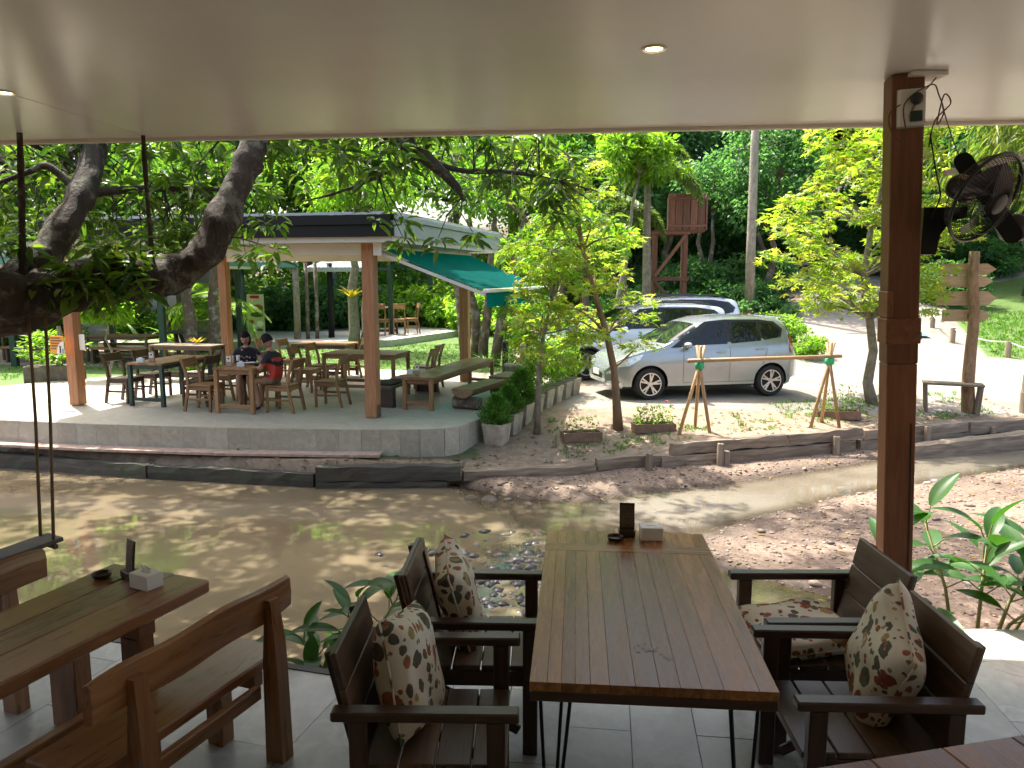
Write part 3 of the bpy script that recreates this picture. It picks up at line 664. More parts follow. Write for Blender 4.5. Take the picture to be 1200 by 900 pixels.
# --- slatted armchairs
def armchair(label, loc, rz, back='slats'):
    t = thing('armchair', label, 'chair', loc, rz, 'dark armchairs at the plank table')
    W, D = .56, .60; hx = W / 2
    for sx in (-1, 1):
        bar('leg', t, (sx * hx, D / 2 - .05, .292), (.045, .065, .584), 'dark_wood')
        bar('leg', t, (sx * hx, -D / 2 + .07, .292), (.045, .06, .584), 'dark_wood')
        bar('armrest', t, (sx * hx, .005, .603), (.062, D + .05, .036), 'dark_wood', b=.006)
        bar('side_rail', t, (sx * (hx - .034), 0, .335), (.022, D - .06, .07), 'dark_wood')
        strut('brace', t, (sx * (hx - .045), D / 2 - .10, .08), (sx * (hx - .045), -D / 2 + .12, .29), .02, .045, 'dark_wood')
    for y in (D / 2 - .06, -D / 2 + .10): bar('cross_rail', t, (0, y, .335), (W - .094, .022, .07), 'dark_wood')
    n = 4; sw = (D - .08) / n
    for i in range(n): bar('seat_slat', t, (0, -D / 2 + .07 + sw * (i + .5), .385), (W - .05, sw - .006, .024), 'worn_wood')
    q = Euler((R(13), 0, 0)).to_quaternion(); base = Vector((0, -D / 2 + .075, .40)); up = q @ Vector((0, 0, 1)); nrm = q @ Vector((0, 1, 0))
    k = 3; hh = .42 / k
    for i in range(k):
        c = base + up * (hh * (i + .5)); bar('back_slat', t, c, (W - .055, .026, hh - .005), 'worn_wood', q)
    for sx in (-1, 1): bar('back_post', t, base + up * .19 - nrm * .029 + Vector((sx * .19, 0, 0)), (.05, .03, .44), 'dark_wood', q)
    if back == 'framed':
        for sx in (-1, 1): bar('back_frame', t, base + up * .21 + nrm * .0195 + Vector((sx * .225, 0, 0)), (.05, .012, .41), 'worn_wood', q)
        bar('back_frame', t, base + up * .39 + nrm * .0195, (.395, .012, .05), 'worn_wood', q)
    return t
armchair('dark wooden armchair at near left side of plank table, its back towards the benches', (-.30, 2.755, 0), R(-91))
armchair('dark wooden armchair with framed back panel at far left of plank table', (-.16, 3.455, 0), R(-92), 'framed')
armchair('dark wooden armchair at near right of plank table, holding an upright floral cushion', (1.345, 2.815, 0), R(88))
armchair('dark wooden armchair beside the post with a floral cushion flat on its seat', (1.435, 3.455, 0), R(90))
def cushion(label, loc, rot, size=.43, puff=.085, seed=0):
    n = 22; V = []; F = []; rnd = random.Random(seed); ph = [rnd.uniform(0, 6) for _ in range(4)]
    for side in (1, -1):
        for i in range(n + 1):
            for j in range(n + 1):
                u = 2 * i / n - 1; w = 2 * j / n - 1
                e = max(0.0, (1 - u ** 4)) ** .5 * max(0.0, (1 - w ** 4)) ** .5
                pin = 1 - .07 * (1 - abs(u * w)) * (u * u + w * w) * .9
                z = side * puff * e ** .8 * (1 + .10 * math.sin(3 * u + ph[0]) * math.sin(2.5 * w + ph[1])) + .012 * math.sin(5 * u + ph[2]) * math.sin(4 * w + ph[3]) * e
                V.append((u * size / 2 * pin, w * size / 2 * pin, z))
    st = (n + 1) ** 2
    for s in (0, 1):
        for i in range(n):
            for j in range(n):
                a = s * st + i * (n + 1) + j; f = (a, a + n + 1, a + n + 2, a + 1); F.append(f if s == 0 else f[::-1])
    me = bpy.data.meshes.new('cushion'); me.from_pydata(V, [], F)
    bm = bmesh.new(); bm.from_mesh(me); bmesh.ops.remove_doubles(bm, verts=bm.verts, dist=.0008); bmesh.ops.recalc_face_normals(bm, faces=bm.faces); bm.to_mesh(me); bm.free()
    o = ob('cushion', me, 'cushion_print', None, loc, rot, True); tag(o, label, 'cushion', 'floral cushions on the armchairs')
    m_ = MB(); L = size / 2
    rim = []
    for (u0, w0, u1, w1) in ((-1, -1, 1, -1), (1, -1, 1, 1), (1, 1, -1, 1), (-1, 1, -1, -1)):
        for k in range(9):
            u = u0 + (u1 - u0) * k / 9; w = w0 + (w1 - w0) * k / 9; pin = 1 - .07 * (1 - abs(u * w)) * (u * u + w * w) * .9
            rim.append((u * L * pin, w * L * pin, 0))
    rim.append(rim[0]); m_.tube(rim, .0045, 6, False); m_.build('piping', 'cushion_print', o, smooth=True)
    return o
def lean(rz, tilt, roll=0):   # cushion standing against a chair back whose front is the chair's local +y
    return (Matrix.Rotation(rz, 3, 'Z') @ Matrix.Rotation(R(90) - tilt, 3, 'X') @ Matrix.Rotation(roll, 3, 'Z')).to_euler()
cushion('floral cushion standing on end in the near left armchair', (-.40, 2.80, .60), lean(R(-97), R(-14), R(14)), .44, .085, 1)
cushion('floral cushion leaning in the far left armchair with the framed back', (-.26, 3.50, .60), lean(R(-85), R(-14), R(-8)), .43, .085, 2)
cushion('floral cushion tilted on its corner in the near right armchair', (1.47, 2.86, .61), lean(R(78), R(-14), R(22)), .45, .09, 3)
cushion('floral cushion lying flat on the seat of the armchair beside the post', (1.36, 3.46, .447), (R(2), R(-3), R(8)), .48, .058, 4)

# --- heavy table and benches on the left
lt = thing('heavy_table', 'heavy solid wood table with live edges between the two benches', 'table', (-1.90, 2.72, 0), R(-21))
def slab_plank(parent, name, x0, x1, y0, y1, zt, th, fam, wav=(0, 0), seed=0):
    rnd = random.Random(seed); k = 14; L = []; Rr = []
    for i in range(k + 1):
        y = y0 + (y1 - y0) * i / k; L.append((x0 + wav[0] * math.sin(i * .7 + seed), y)); Rr.append((x1 + wav[1] * math.sin(i * .6 + seed * 2), y))
    n = len(L); V = []
    for (dx, z) in ((-.001, zt - .008), (.007, zt), ):
        pass
    def ring(inset, z): return [(p[0] + inset, p[1], z) for p in L] + [(p[0] - inset, p[1], z) for p in reversed(Rr)]
    rs = [ring(.012, zt - th), ring(0, zt - th + .012), ring(0, zt - .008), ring(.006, zt)]
    N_ = len(rs[0]); V = [p for r in rs for p in r]; F = []
    for q_ in range(3):
        for i in range(N_): F.append((q_ * N_ + i, q_ * N_ + (i + 1) % N_, (q_ + 1) * N_ + (i + 1) % N_, (q_ + 1) * N_ + i))
    for i in range(k):
        F.append((3 * N_ + i, 3 * N_ + i + 1, 3 * N_ + N_ - 2 - i, 3 * N_ + N_ - 1 - i)); F.append((i, N_ - 1 - i, N_ - 2 - i, i + 1))
    return MB().add(V, F).build(name, fam + '_y', parent)
slab_plank(lt, 'plank', -.275, -.09, -.95, .735, .75, .062, 'bench_wood', (.008, 0), 1)
slab_plank(lt, 'plank', -.088, .092, -.95, .74, .7495, .062, 'bench_wood', (0, 0), 2)
slab_plank(lt, 'plank', .094, .285, -.95, .735, .7505, .062, 'bench_wood', (0, .006), 3)
for y in (.42, -.55):
    bar('batten', lt, (0, y, .653), (.50, .09, .068), 'bench_wood')
    for sx in (-1, 1): bar('leg', lt, (sx * .19, y, .309), (.10, .085, .618), 'bench_wood')
    bar('stretcher', lt, (0, y, .17), (.28, .05, .075), 'bench_wood')
bar('stretcher', lt, (0, -.065, .25), (.05, .88, .075), 'bench_wood')
def bench(label, loc, rz, L=1.0):
    t = thing('bench', label, 'bench', loc, rz, 'heavy wooden benches'); h = L / 2
    bar('seat', t, (-.10, 0, .405), (.30, L, .05), 'bench_wood', b=.008)
    for s in (-1, 1):
        y = s * (h - .16)
        MB().add(*_post_shape(y)).build('back_post', 'bench_wood_z', t)
        bar('leg', t, (-.19, y, .19), (.09, .075, .38), 'bench_wood')
        bar('seat_rail', t, (-.05, y, .345), (.185, .06, .07), 'bench_wood')
    bar('stretcher', t, (.10, 0, .34), (.035, L - .46, .06), 'bench_wood')
    k = 16; V = []; F = []
    prof = [(-.024, -.075), (-.030, .03), (-.022, .072), (0, .084), (.022, .075), (.028, .0), (.022, -.07), (0, -.082)]
    for i in range(k + 1):
        y = -h + L * i / k; e = 1 - .12 * (abs(2 * i / k - 1) ** 6); w = .006 * math.sin(i * .8)
        for (px, pz) in prof: V.append((.085 + px * e, y, .70 + pz * e + w))
    n = len(prof)
    for i in range(k):
        for j in range(n): F.append((i * n + j, i * n + (j + 1) % n, (i + 1) * n + (j + 1) % n, (i + 1) * n + j))
    F.append(tuple(range(n))); F.append(tuple(k * n + j for j in reversed(range(n))))
    MB().add(V, F).build('back_rail', 'bench_wood_y', t)
    return t
def _post_shape(y):
    w = .036; pts = [(.095, 0), (.185, 0), (.175, .42), (.168, .55), (.146, .735), (.116, .735), (.10, .45)]
    V = [(x, y - w * (1 - .25 * (z > .7)), z) for x, z in pts] + [(x, y + w * (1 - .25 * (z > .7)), z) for x, z in pts]; n = len(pts)
    return V, [tuple(range(n)), tuple(reversed(range(n, 2 * n)))] + [(i, n + i, n + (i + 1) % n, (i + 1) % n) for i in range(n)]
bench('heavy wooden bench with its back rail towards the armchairs', (-1.285, 2.86, 0), R(-22), 1.02)
bench('heavy wooden bench cut by the left edge, on the stream side of its table', (-2.43, 3.10, 0), R(160), 1.10)

# --- things on the tables
def menu_stand(label, loc, rz):
    t = thing('menu_stand', label, 'menu stand', loc, rz, 'menu stands on the tables')
    MB().box((0, 0, .018), (.085, .055, .036), .003).build('base', 'menu_brown', t)
    q = Euler((R(-6), 0, 0))
    MB().box((0, .006, .1), (.078, .006, .15), .001, q).build('board', 'menu_brown', t)
    card = MB().box((0, 0, 0), (.064, .0016, .112), 0).build('card', 'menu_card', t, (0, .0012, .1045), q)
    for (zz, w, h, mt) in ((.045, .014, .008, 'menu_brown'), (.030, .050, .004, 'menu_brown'), (.006, .052, .005, 'menu_print_green'), (-.012, .038, .018, 'menu_print_green'), (-.034, .05, .003, 'menu_brown'), (-.045, .028, .006, 'menu_brown')):
        MB().box((0, -.0016, zz), (w, .0012, h)).build('print', mt, card)
    return t
plain('menu_card', (.13, .085, .05), .5); plain('menu_print_green', (.05, .075, .03), .5)
plain('copper_dark', (.05, .032, .022), .3, .6)
menu_stand('brown wooden menu stand at the end of the plank table', (.605, 3.90, .7515), R(-4))
menu_stand('brown wooden menu stand on the heavy table beside a tissue box', (-1.73, 3.33, .751), R(-40))
def tissue_box(label, loc, rz, tissue):
    t = thing('tissue_box', label, 'tissue box', loc, rz, 'white tissue boxes')
    MB().box((0, 0, .034), (.115, .085, .068), .003).build('box', 'white_card', t)
    MB().prism([(.032 * math.cos(a), .009 * math.sin(a)) for a in [2 * PI * i / 16 for i in range(16)]], .0683, .0688).build('slot', 'sensor_grey', t)
    if tissue:
        V = [(-.022, -.004, .066), (.024, -.003, .066), (-.032, .006, .092), (-.006, .003, .082), (.004, -.006, .098), (.030, .004, .088), (-.02, .007, .066), (.022, .008, .066), (-.028, .014, .088), (.026, .012, .084)]
        MB().add(V, [(0, 1, 3), (0, 3, 2), (1, 5, 4), (1, 4, 3), (6, 8, 7), (7, 8, 9), (2, 3, 8), (5, 9, 4), (0, 2, 8, 6), (1, 7, 9, 5)]).build('tissue', 'white_card', t)
    return t
tissue_box('white tissue box at the end of the plank table', (.725, 3.86, .7515), R(-3), False)
tissue_box('white tissue box with a pulled tissue on the heavy table', (-1.61, 3.23, .751), R(-27), True)
def ashtray(label, loc):
    o = MB().lathe([(.022, 0), (.038, .006), (.044, .022), (.041, .023), (.034, .010), (.0, .008)], 20).build('ashtray', 'copper_dark', None, loc, smooth=False)
    tag(o, label, 'ashtray', 'dark ashtrays')
ashtray('small dark ashtray beside the menu stand on the plank table', (.535, 3.83, .7515)); ashtray('small dark ashtray on the heavy table', (-1.86, 3.33, .751))
plain('napkin', (.5, .46, .38), .7)
ct = thing('side_table', 'corner of a brown wooden table at the bottom right edge', 'table', (1.32, 1.70, 0), R(13))
for i in range(4): bar('plank', ct, (-.36 + .24 * i + .01, 0, .73), (.2385, .74, .04), 'bench_wood')
for sx in (-1, 1):
    for sy in (-1, 1): bar('leg', ct, (sx * .38, sy * .30, .355), (.06, .06, .71), 'bench_wood')

# --- post with splice, sensor box and wires
PB = Vector((2.10, 4.0, 0)); PT = Vector((1.953, 4.0, 3.09)); ax = (PT - PB).normalized()
pq = ax.to_track_quat('Z', 'Y') @ Euler((0, 0, R(-11))).to_quaternion()
qz = Quaternion((0, 0, 1), R(-11)); tiltq = Vector((0, 0, 1)).rotation_difference(ax); pq = tiltq @ qz
post = thing('timber_post', 'tall brown timber post holding up the ceiling on the right', 'post', PB, 0); post.rotation_mode = 'QUATERNION'; post.rotation_quaternion = pq
HL = (PT - PB).length
bar('shaft', post, (0, 0, .83), (.146, .15, 1.66), 'post_wood', b=.004)
bar('shaft', post, (0, 0, (1.662 + HL) / 2), (.15, .152, HL - 1.662), 'post_wood', b=.004)
bar('splice_block', post, (0, -.002, 1.83), (.166, .168, .13), 'post_wood', b=.003)
bar('splice_tongue', post, (-.066, -.002, 1.97), (.028, .166, .13), 'post_wood', b=.003)
MB().box((.05, -.0775, .70), (.005, .004, 1.3)).build('crack', 'dark_trim', post)
MB().box((.09, -.02, 1.80), (.02, .05, .04), .003).build('hinge', 'dark_trim', post)
bx = thing('sensor_box', 'grey plastic box with a round sensor fixed high on the post', 'sensor box', post.location, 0)
bx.rotation_mode = 'QUATERNION'; bx.rotation_quaternion = pq
zc = 2.925
MB().box((.01, -.081, zc), (.128, .010, .185), .004).build('back_plate', 'sensor_grey', bx)
MB().prism([(-.052, 0), (.072, 0), (.066, -.035), (-.046, -.035)], zc - .085, zc + .085, Matrix.Translation((0, -.0865, 0))).build('housing', 'white_card', bx)
sm = MB(); sm.lathe([(.0, 0), (.026, .004), (.030, .016), (.024, .028), (.0, .034)], 18, Matrix.Translation((.022, -.12, zc + .035)) @ Matrix.Rotation(R(90), 4, 'X')); sm.build('sensor_eye', 'dark_trim', bx, smooth=True)
MB().beam((.022, -.124, zc + .02), (-.005, -.124, zc - .045), .012, .01).build('stem', 'brown_card', bx)
MB().box((.024, -.126, zc - .045), (.056, .012, .05), .003).build('green_unit', 'green_metal', bx)
def wire(label, pts, r, mat):
    P = [Vector(p) for p in pts]; sm_ = []
    for i in range(len(P) - 1):
        p0, p1, p2, p3 = P[max(i - 1, 0)], P[i], P[i + 1], P[min(i + 2, len(P) - 1)]
        for k in range(6):
            u = k / 6; sm_.append(.5 * ((2 * p1) + (p2 - p0) * u + (2 * p0 - 5 * p1 + 4 * p2 - p3) * u * u + (3 * p1 - p0 - 3 * p2 + p3) * u ** 3))
    sm_.append(P[-1]); o = MB().tube(sm_, r, 6).build('wire', mat, None, smooth=True); tag(o, label, 'wire', 'loose wires at the post'); return o
wire('reddish brown wire looped around the sensor box on the post', [(2.06, 3.90, 3.06), (1.98, 3.88, 2.98), (1.85, 3.90, 2.90), (1.86, 3.88, 2.79), (1.92, 3.86, 2.76), (1.90, 3.87, 2.93), (2.02, 3.86, 3.02), (2.08, 3.90, 2.98), (2.11, 3.90, 2.90), (2.07, 3.88, 2.84), (2.10, 3.89, 2.98), (2.14, 3.9, 2.94), (2.07, 3.9, 2.86), (2.06, 3.92, 2.74)], .0035, 'copper_wire')
wire('thin grey wire sagging from the sensor box to the right', [(2.10, 3.90, 2.93), (2.22, 3.95, 2.72), (2.34, 4.0, 2.60), (2.55, 4.1, 2.575), (3.2, 4.4, 2.72)], .003, 'grey_wire')
wire('black wire hanging down the right side of the post', [(2.05, 3.9, 2.80), (2.11, 3.93, 2.62), (2.14, 3.93, 2.50), (2.10, 3.93, 2.40)], .004, 'black_plastic')
o = MB().beam((2.52, 4.6, 2.70), (3.9, 5.1, 3.0), .02, .035).build('metal_conduit', 'sensor_grey'); tag(o, 'pale metal bar slanting up to the ceiling edge at top right', 'bar')
o = MB().box((2.02, 3.93, 3.078), (.17, .12, .02), .002).build('ceiling_plate', 'white_card'); tag(o, 'small white ceiling plate where the post meets the ceiling', 'plate')

# --- wall fan
FC = Vector((2.24, 3.72, 2.47)); fn = Vector((.405, -.75, -.42)).normalized()
fq = fn.to_track_quat('Z', 'Y')
fan = thing('fan', 'black caged fan mounted on the right side of the post', 'fan', FC, 0); fan.rotation_mode = 'QUATERNION'; fan.rotation_quaternion = fq
def ringpts(r, z, n=40): return [(r * math.cos(2 * PI * i / n), r * math.sin(2 * PI * i / n), z) for i in range(n + 1)]
cg = MB(); RF = .215
for i in range(72):
    a = 2 * PI * i / 72; ca_, sa_ = math.cos(a), math.sin(a)
    cg.tube([(r * ca_, r * sa_, z) for r, z in ((.05, .075), (.10, .072), (.155, .058), (.195, .028), (RF, 0))], .0013, 4, False)
cg.build('front_grille', 'black_metal', fan)
cg = MB()
for i in range(72):
    a = 2 * PI * i / 72; ca_, sa_ = math.cos(a), math.sin(a)
    cg.tube([(r * ca_, r * sa_, z) for r, z in ((.06, -.085), (.13, -.082), (.185, -.06), (RF, -.004))], .0013, 4, False)
cg.build('rear_grille', 'black_metal', fan)
MB().tube(ringpts(RF, 0), .009, 6, False).tube(ringpts(.155, .058), .0022, 4, False).tube(ringpts(.165, -.072), .0022, 4, False).build('rim', 'black_plastic', fan, smooth=True)
MB().lathe([(.0, .084), (.036, .083), (.048, .078), (.054, .068), (.05, .060)], 24).build('hub_cap', 'dark_trim', fan, smooth=True)
for i in range(3):
    V = []; F = []
    for k in range(7):
        for j in range(5):
            a = 2 * PI * i / 3 + (k / 6) * 1.35 - .2 * (j / 4); r = .03 + .155 * j / 4; V.append((r * math.cos(a), r * math.sin(a), .03 - .07 * k / 6))
    for k in range(6):
        for j in range(4): F.append((k * 5 + j, k * 5 + j + 1, k * 5 + j + 6, k * 5 + j + 5))
    bl = MB().add(V, F).build('blade', 'fan_blade' if 'fan_blade' in MAT else plain('fan_blade', (.05, .035, .04), .35, bmp=0), fan, smooth=True)
MB().lathe([(.0, -.19), (.045, -.188), (.058, -.17), (.062, -.10), (.055, -.075), (.03, -.07)], 24).build('motor', 'black_plastic', fan, smooth=True)
MB().box((-.02, .055, -.13), (.035, .02, .04), .002).build('rating_label', 'brown_card', fan)
# paddle shaped arm behind the cage and wall bracket, in world directions
iq = fq.inverted()
def wl_(p): return iq @ (Vector(p) - FC)
def paddle(p, q_, w, th):
    p = wl_(p); q_ = wl_(q_); x = (q_ - p); L = x.length; x.normalize(); nrm = (iq @ Vector((-.45, -.75, 0))); nrm = (nrm - x * nrm.dot(x)).normalized(); y = nrm.cross(x)
    pts = [(-w / 2 * math.sin(a), -w / 2 * math.cos(a)) for a in [PI * i / 10 for i in range(11)]]
    poly = [(px, -py) for px, py in pts] + [(L + w / 2 * math.sin(a), -w / 2 * math.cos(a)) for a in [PI * i / 10 for i in range(11)]]
    poly = [(-w / 2 * math.sin(PI * i / 10), w / 2 * math.cos(PI * i / 10)) for i in range(11)] + [(L + w / 2 * math.sin(PI * i / 10), -w / 2 * math.cos(PI * i / 10)) for i in range(11)]
    M = Matrix((x, y, nrm)).transposed().to_4x4(); M.translation = p
    return MB().prism(poly, -th / 2, th / 2, M)
paddle((2.235, 3.92, 2.67), (2.47, 3.86, 2.31), .085, .035).build('paddle_arm', 'black_plastic', fan)
br = MB()
poly = [(0, 0), (0, .235), (.20, .235), (.20, .185), (.13, .165), (.085, .10), (.07, 0)]
Mb = Matrix.Translation(wl_((2.085, 3.99, 2.215))) @ (iq.to_matrix().to_4x4() @ Matrix.Rotation(R(-11), 4, 'Z') @ Matrix.Rotation(R(90), 4, 'X'))
br.prism(poly, -.03, .03, Mb).build('bracket', 'black_plastic', fan)
f2 = thing('bracket_arm', 'black fan bracket entering at the right edge beside the caged fan', 'bracket', (2.62, 4.0, 2.38), R(-11))
MB().box((.05, 0, .03), (.5, .035, .022), .004).build('arm', 'black_plastic', f2)
MB().lathe([(.06, -.05), (.07, -.03), (.07, .03), (.06, .05)], 24, Matrix.Translation((-.05, 0, -.03)) @ Matrix.Rotation(R(90), 4, 'X')).build('knuckle', 'black_plastic', f2, smooth=True)
MB().box((.10, -.02, -.05), (.3, .04, .05), .006).build('motor_mount', 'dark_trim', f2)
# ------------------------------------------------------------------ pavilion across the stream
E1 = Vector((.976, -.218, 0)); E2 = Vector((.262, .965, 0)); PA = math.atan2(E1.y, E1.x)     # its two directions
DZ = -.10                                                                                   # floor level of the platform
plat_pts = [(-10.6, 12.55), (-9.0, 12.0), (-6.3, 11.45), (-4.2, 11.16), (-2.2, 11.02), (-1.35, 11.04), (-1.0, 11.12), (-.8, 11.28), (-.42, 12.1), (1.05, 17.2), (-6.2, 19.3), (-9.6, 16.6), (-11.5, 14.2)]
core = [(x * .0 + px, py) for (px, py) in plat_pts for x in (0,)]
pl = MB().prism(plat_pts, -.75, DZ).build('platform', 'platform_tile'); tag(pl, kind='structure')
front = [plat_pts[i] for i in (0, 1, 2, 3, 4, 5, 6, 7, 8)]
random.seed(2)
def run(pts, step):
    out = [pts[0]]; acc = 0
    for a, c in zip(pts[:-1], pts[1:]):
        L = math.dist(a, c); k = max(1, round(L / step))
        for i in range(1, k + 1): out.append((a[0] + (c[0] - a[0]) * i / k, a[1] + (c[1] - a[1]) * i / k))
    return out
rp_ = run(front, .33)
for a, c in zip(rp_[:-1], rp_[1:]):
    a = Vector((*a, 0)); c = Vector((*c, 0)); d = (c - a).normalized(); out = Vector((d.y, -d.x, 0))
    g_ = .0014; p = a + d * g_ + out * .010; q_ = c - d * g_ + out * .010
    MB().beam(Vector((0, 0, 0)) - (q_ - p) / 2, (q_ - p) / 2, .016, .42).build('riser_tile', 'platform_tile', pl, (p + q_) / 2 + Vector((0, 0, -.313)))
led = [Vector((x, y, 0)) for x, y in [(-9.4, 11.85), (-6.35, 11.22), (-4.25, 10.93), (-2.25, 10.8), (-1.9, 10.8)]]
lg = MB()
for a, c in zip(led[:-1], led[1:]): lg.beam(a + Vector((0, .1, -.44)), c + Vector((0, .1, -.44)), .30, .035)
plain('brick_ledge', (.40, .285, .225), .85, var=.3); lg.build('ledge', 'brick_ledge', pl)

pv = thing('pavilion', 'open dining pavilion with orange wood posts and flat black edged roof', 'pavilion', (0, 0, 0))
PP = {'front_right': (-2.2, 12.0), 'front_left': (-7.55, 13.2), 'back_right': (-1.0, 16.3), 'back_left': (-6.5, 17.5)}
for i, k_ in enumerate(PP):
    x, y = PP[k_]; bar('post', pv, (x, y, 1.27), (.19, .19, 2.72), 'pavilion_wood', (0, 0, PA), .006)
    if i == 0: MB().box((x, y - .0, DZ + .11), (.20, .17, .2), .004, Euler((0, 0, PA))).build('post_shoe', 'worn_wood_z', pv)
c0 = Vector((-1.78, 11.52, 0)); c1 = c0 + E2 * 5.6; c3 = c0 - E1 * 6.35; c2 = c3 + E2 * 5.6
MB().prism([(p.x, p.y) for p in (c0, c1, c2, c3)], 2.62, 2.70).build('soffit', 'soffit_white', pv)
MB().prism([(p.x, p.y) for p in (c0 + E1 * .06 - E2 * .06, c1 + E1 * .06, c2 - E1 * .06, c3 - E1 * .06 - E2 * .06)], 3.02, 3.06).build('roof', 'roof_sheet', pv)
def fascia(p, q_, z0, z1, th, mat, name='fascia'):
    MB().beam(p + Vector((0, 0, (z0 + z1) / 2)), q_ + Vector((0, 0, (z0 + z1) / 2)), th, z1 - z0, .004).build(name, mat, pv)
fascia(c0 + E1 * .06 - E2 * .05, c3 - E2 * .05, 2.70, 2.87, .05, 'fascia_black')
fascia(c0 + E1 * .02 - E2 * .08, c3 - E2 * .08, 2.872, 3.018, .07, 'fascia_black')
fascia(c0 + E1 * .03, c1 + E1 * .03, 2.70, 2.93, .05, 'fascia_grey')
fascia(c0 + E1 * .07, c1 + E1 * .07, 2.935, 3.018, .06, 'fascia_grey')
fascia(c1 + E2 * .03, c2 + E2 * .03, 2.70, 3.018, .05, 'fascia_grey'); fascia(c3 - E1 * .03, c2 - E1 * .03, 2.70, 3.018, .05, 'fascia_black')
for a, c in ((PP['front_right'], PP['front_left']), (PP['back_right'], PP['back_left']), (PP['front_right'], PP['back_right']), (PP['front_left'], PP['back_left'])):
    d_ = (Vector((*c, 0)) - Vector((*a, 0))).normalized() * .1
    MB().beam(Vector((*a, 2.53)) + d_, Vector((*c, 2.53)) - d_, .08, .17).build('beam', 'soffit_white', pv)
# retractable awning on its right side
aw = thing('awning', 'green canvas awning sloping out from the right side of the pavilion', 'awning', (0, 0, 0))
n0 = Vector((-2.02, 11.95, 2.56)); n1 = n0 + E2 * 4.35; o0 = n0 + E1 * 1.66 + Vector((0, 0, -.66)); o1 = n1 + E1 * 1.66 + Vector((0, 0, -.66))
k = 14; V = []; F = []
for i in range(k + 1):
    for j in range(9):
        p = n0.lerp(n1, i / k); q_ = o0.lerp(o1, i / k); pt_ = p.lerp(q_, j / 8); sag = .035 * math.sin(PI * j / 8) + .012 * math.sin(i * 1.3) * (j / 8)
        V.append(pt_ - Vector((0, 0, sag)))
for i in range(k):
    for j in range(8): F.append((i * 9 + j, i * 9 + j + 1, i * 9 + j + 10, i * 9 + j + 9))
sh = MB().add(V, F).build('canvas', 'canvas_green', aw, smooth=True)
V = []; F = []; kk = 60
for i in range(kk + 1):
    p = o0.lerp(o1, i / kk) + E1 * .02 + Vector((0, 0, -.03)); w = .012 * math.sin(i * 1.9)
    V += [p, p + E1 * w + Vector((0, 0, -.12)), p + E1 * w * 1.8 + Vector((0, 0, -.21 - .012 * abs(math.sin(i * .55))))]
for i in range(kk):
    for j in range(2): F.append((i * 3 + j, i * 3 + j + 1, i * 3 + j + 4, i * 3 + j + 3))
MB().add(V, F).build('valance', 'canvas_green', aw, smooth=True)
MB().beam(o0 - E2 * .02, o1 + E2 * .02, .06, .055, .006).build('front_bar', 'white_card', aw)
for p, q_ in ((n0 + E2 * .02, o0 + E2 * .02), (n1 - E2 * .02, o1 - E2 * .02)):
    MB().beam(p + Vector((0, 0, -.10)), q_ + Vector((0, 0, -.06)), .035, .05, .004).build('arm', 'soffit_white', aw)
MB().box(n0 + Vector((-.03, -.09, -.02)), (.12, .06, .22), .006, Euler((0, 0, PA))).build('mount', 'white_card', aw)
MB().tube([n0, n1], .04, 10).build('roller', 'soffit_white', aw)
# notice on the front left post: person and child pictogram on orange board
sg = thing('notice_board', 'orange notice board with a white adult and child pictogram on the left post', 'sign', (-7.66, 13.02, .97), PA)
MB().box((-.03, -.055, 0), (.28, .012, .30), .002).build('board', 'orange_sign', sg)
MB().prism([(.11, -.15), (.11, .06)] + [(.11 - .15 * math.sin(a), -.15 + .21 * math.cos(a)) for a in [PI / 2 * i / 10 for i in range(1, 11)]], 0, .003, Matrix.Translation((0, -.0615, 0)) @ Matrix.Rotation(R(90), 4, 'X')).build('white_corner', 'white_card', sg)
for (px, h) in ((.035, .12), (.085, .075)):
    fm = MB().box((px, -.067, -.14 + h * .38), (h * .22, .003, h * .7)).lathe([(.001, 0), (h * .14, .001), (h * .14, .003), (.001, .004)], 12, Matrix.Translation((px, -.0655, -.14 + h * .9)) @ Matrix.Rotation(R(90), 4, 'X')); fm.build('figure', 'dark_trim', sg)
for i in range(5):
    w = (.20, .22, .16, .13, .10)[i]; MB().box((-.15 + w / 2 + .0, -.063, .115 - .045 * i), (w, .004, .020)).build('text_line', 'terracotta_box', sg)
pp = MB().box((0, 0, 0), (.11, .006, .27)).build('paper', 'white_card', None, (-7.37, 13.14, 1.0), (0, 0, PA)); tag(pp, 'white paper sheet on the right face of the left pavilion post', 'paper')

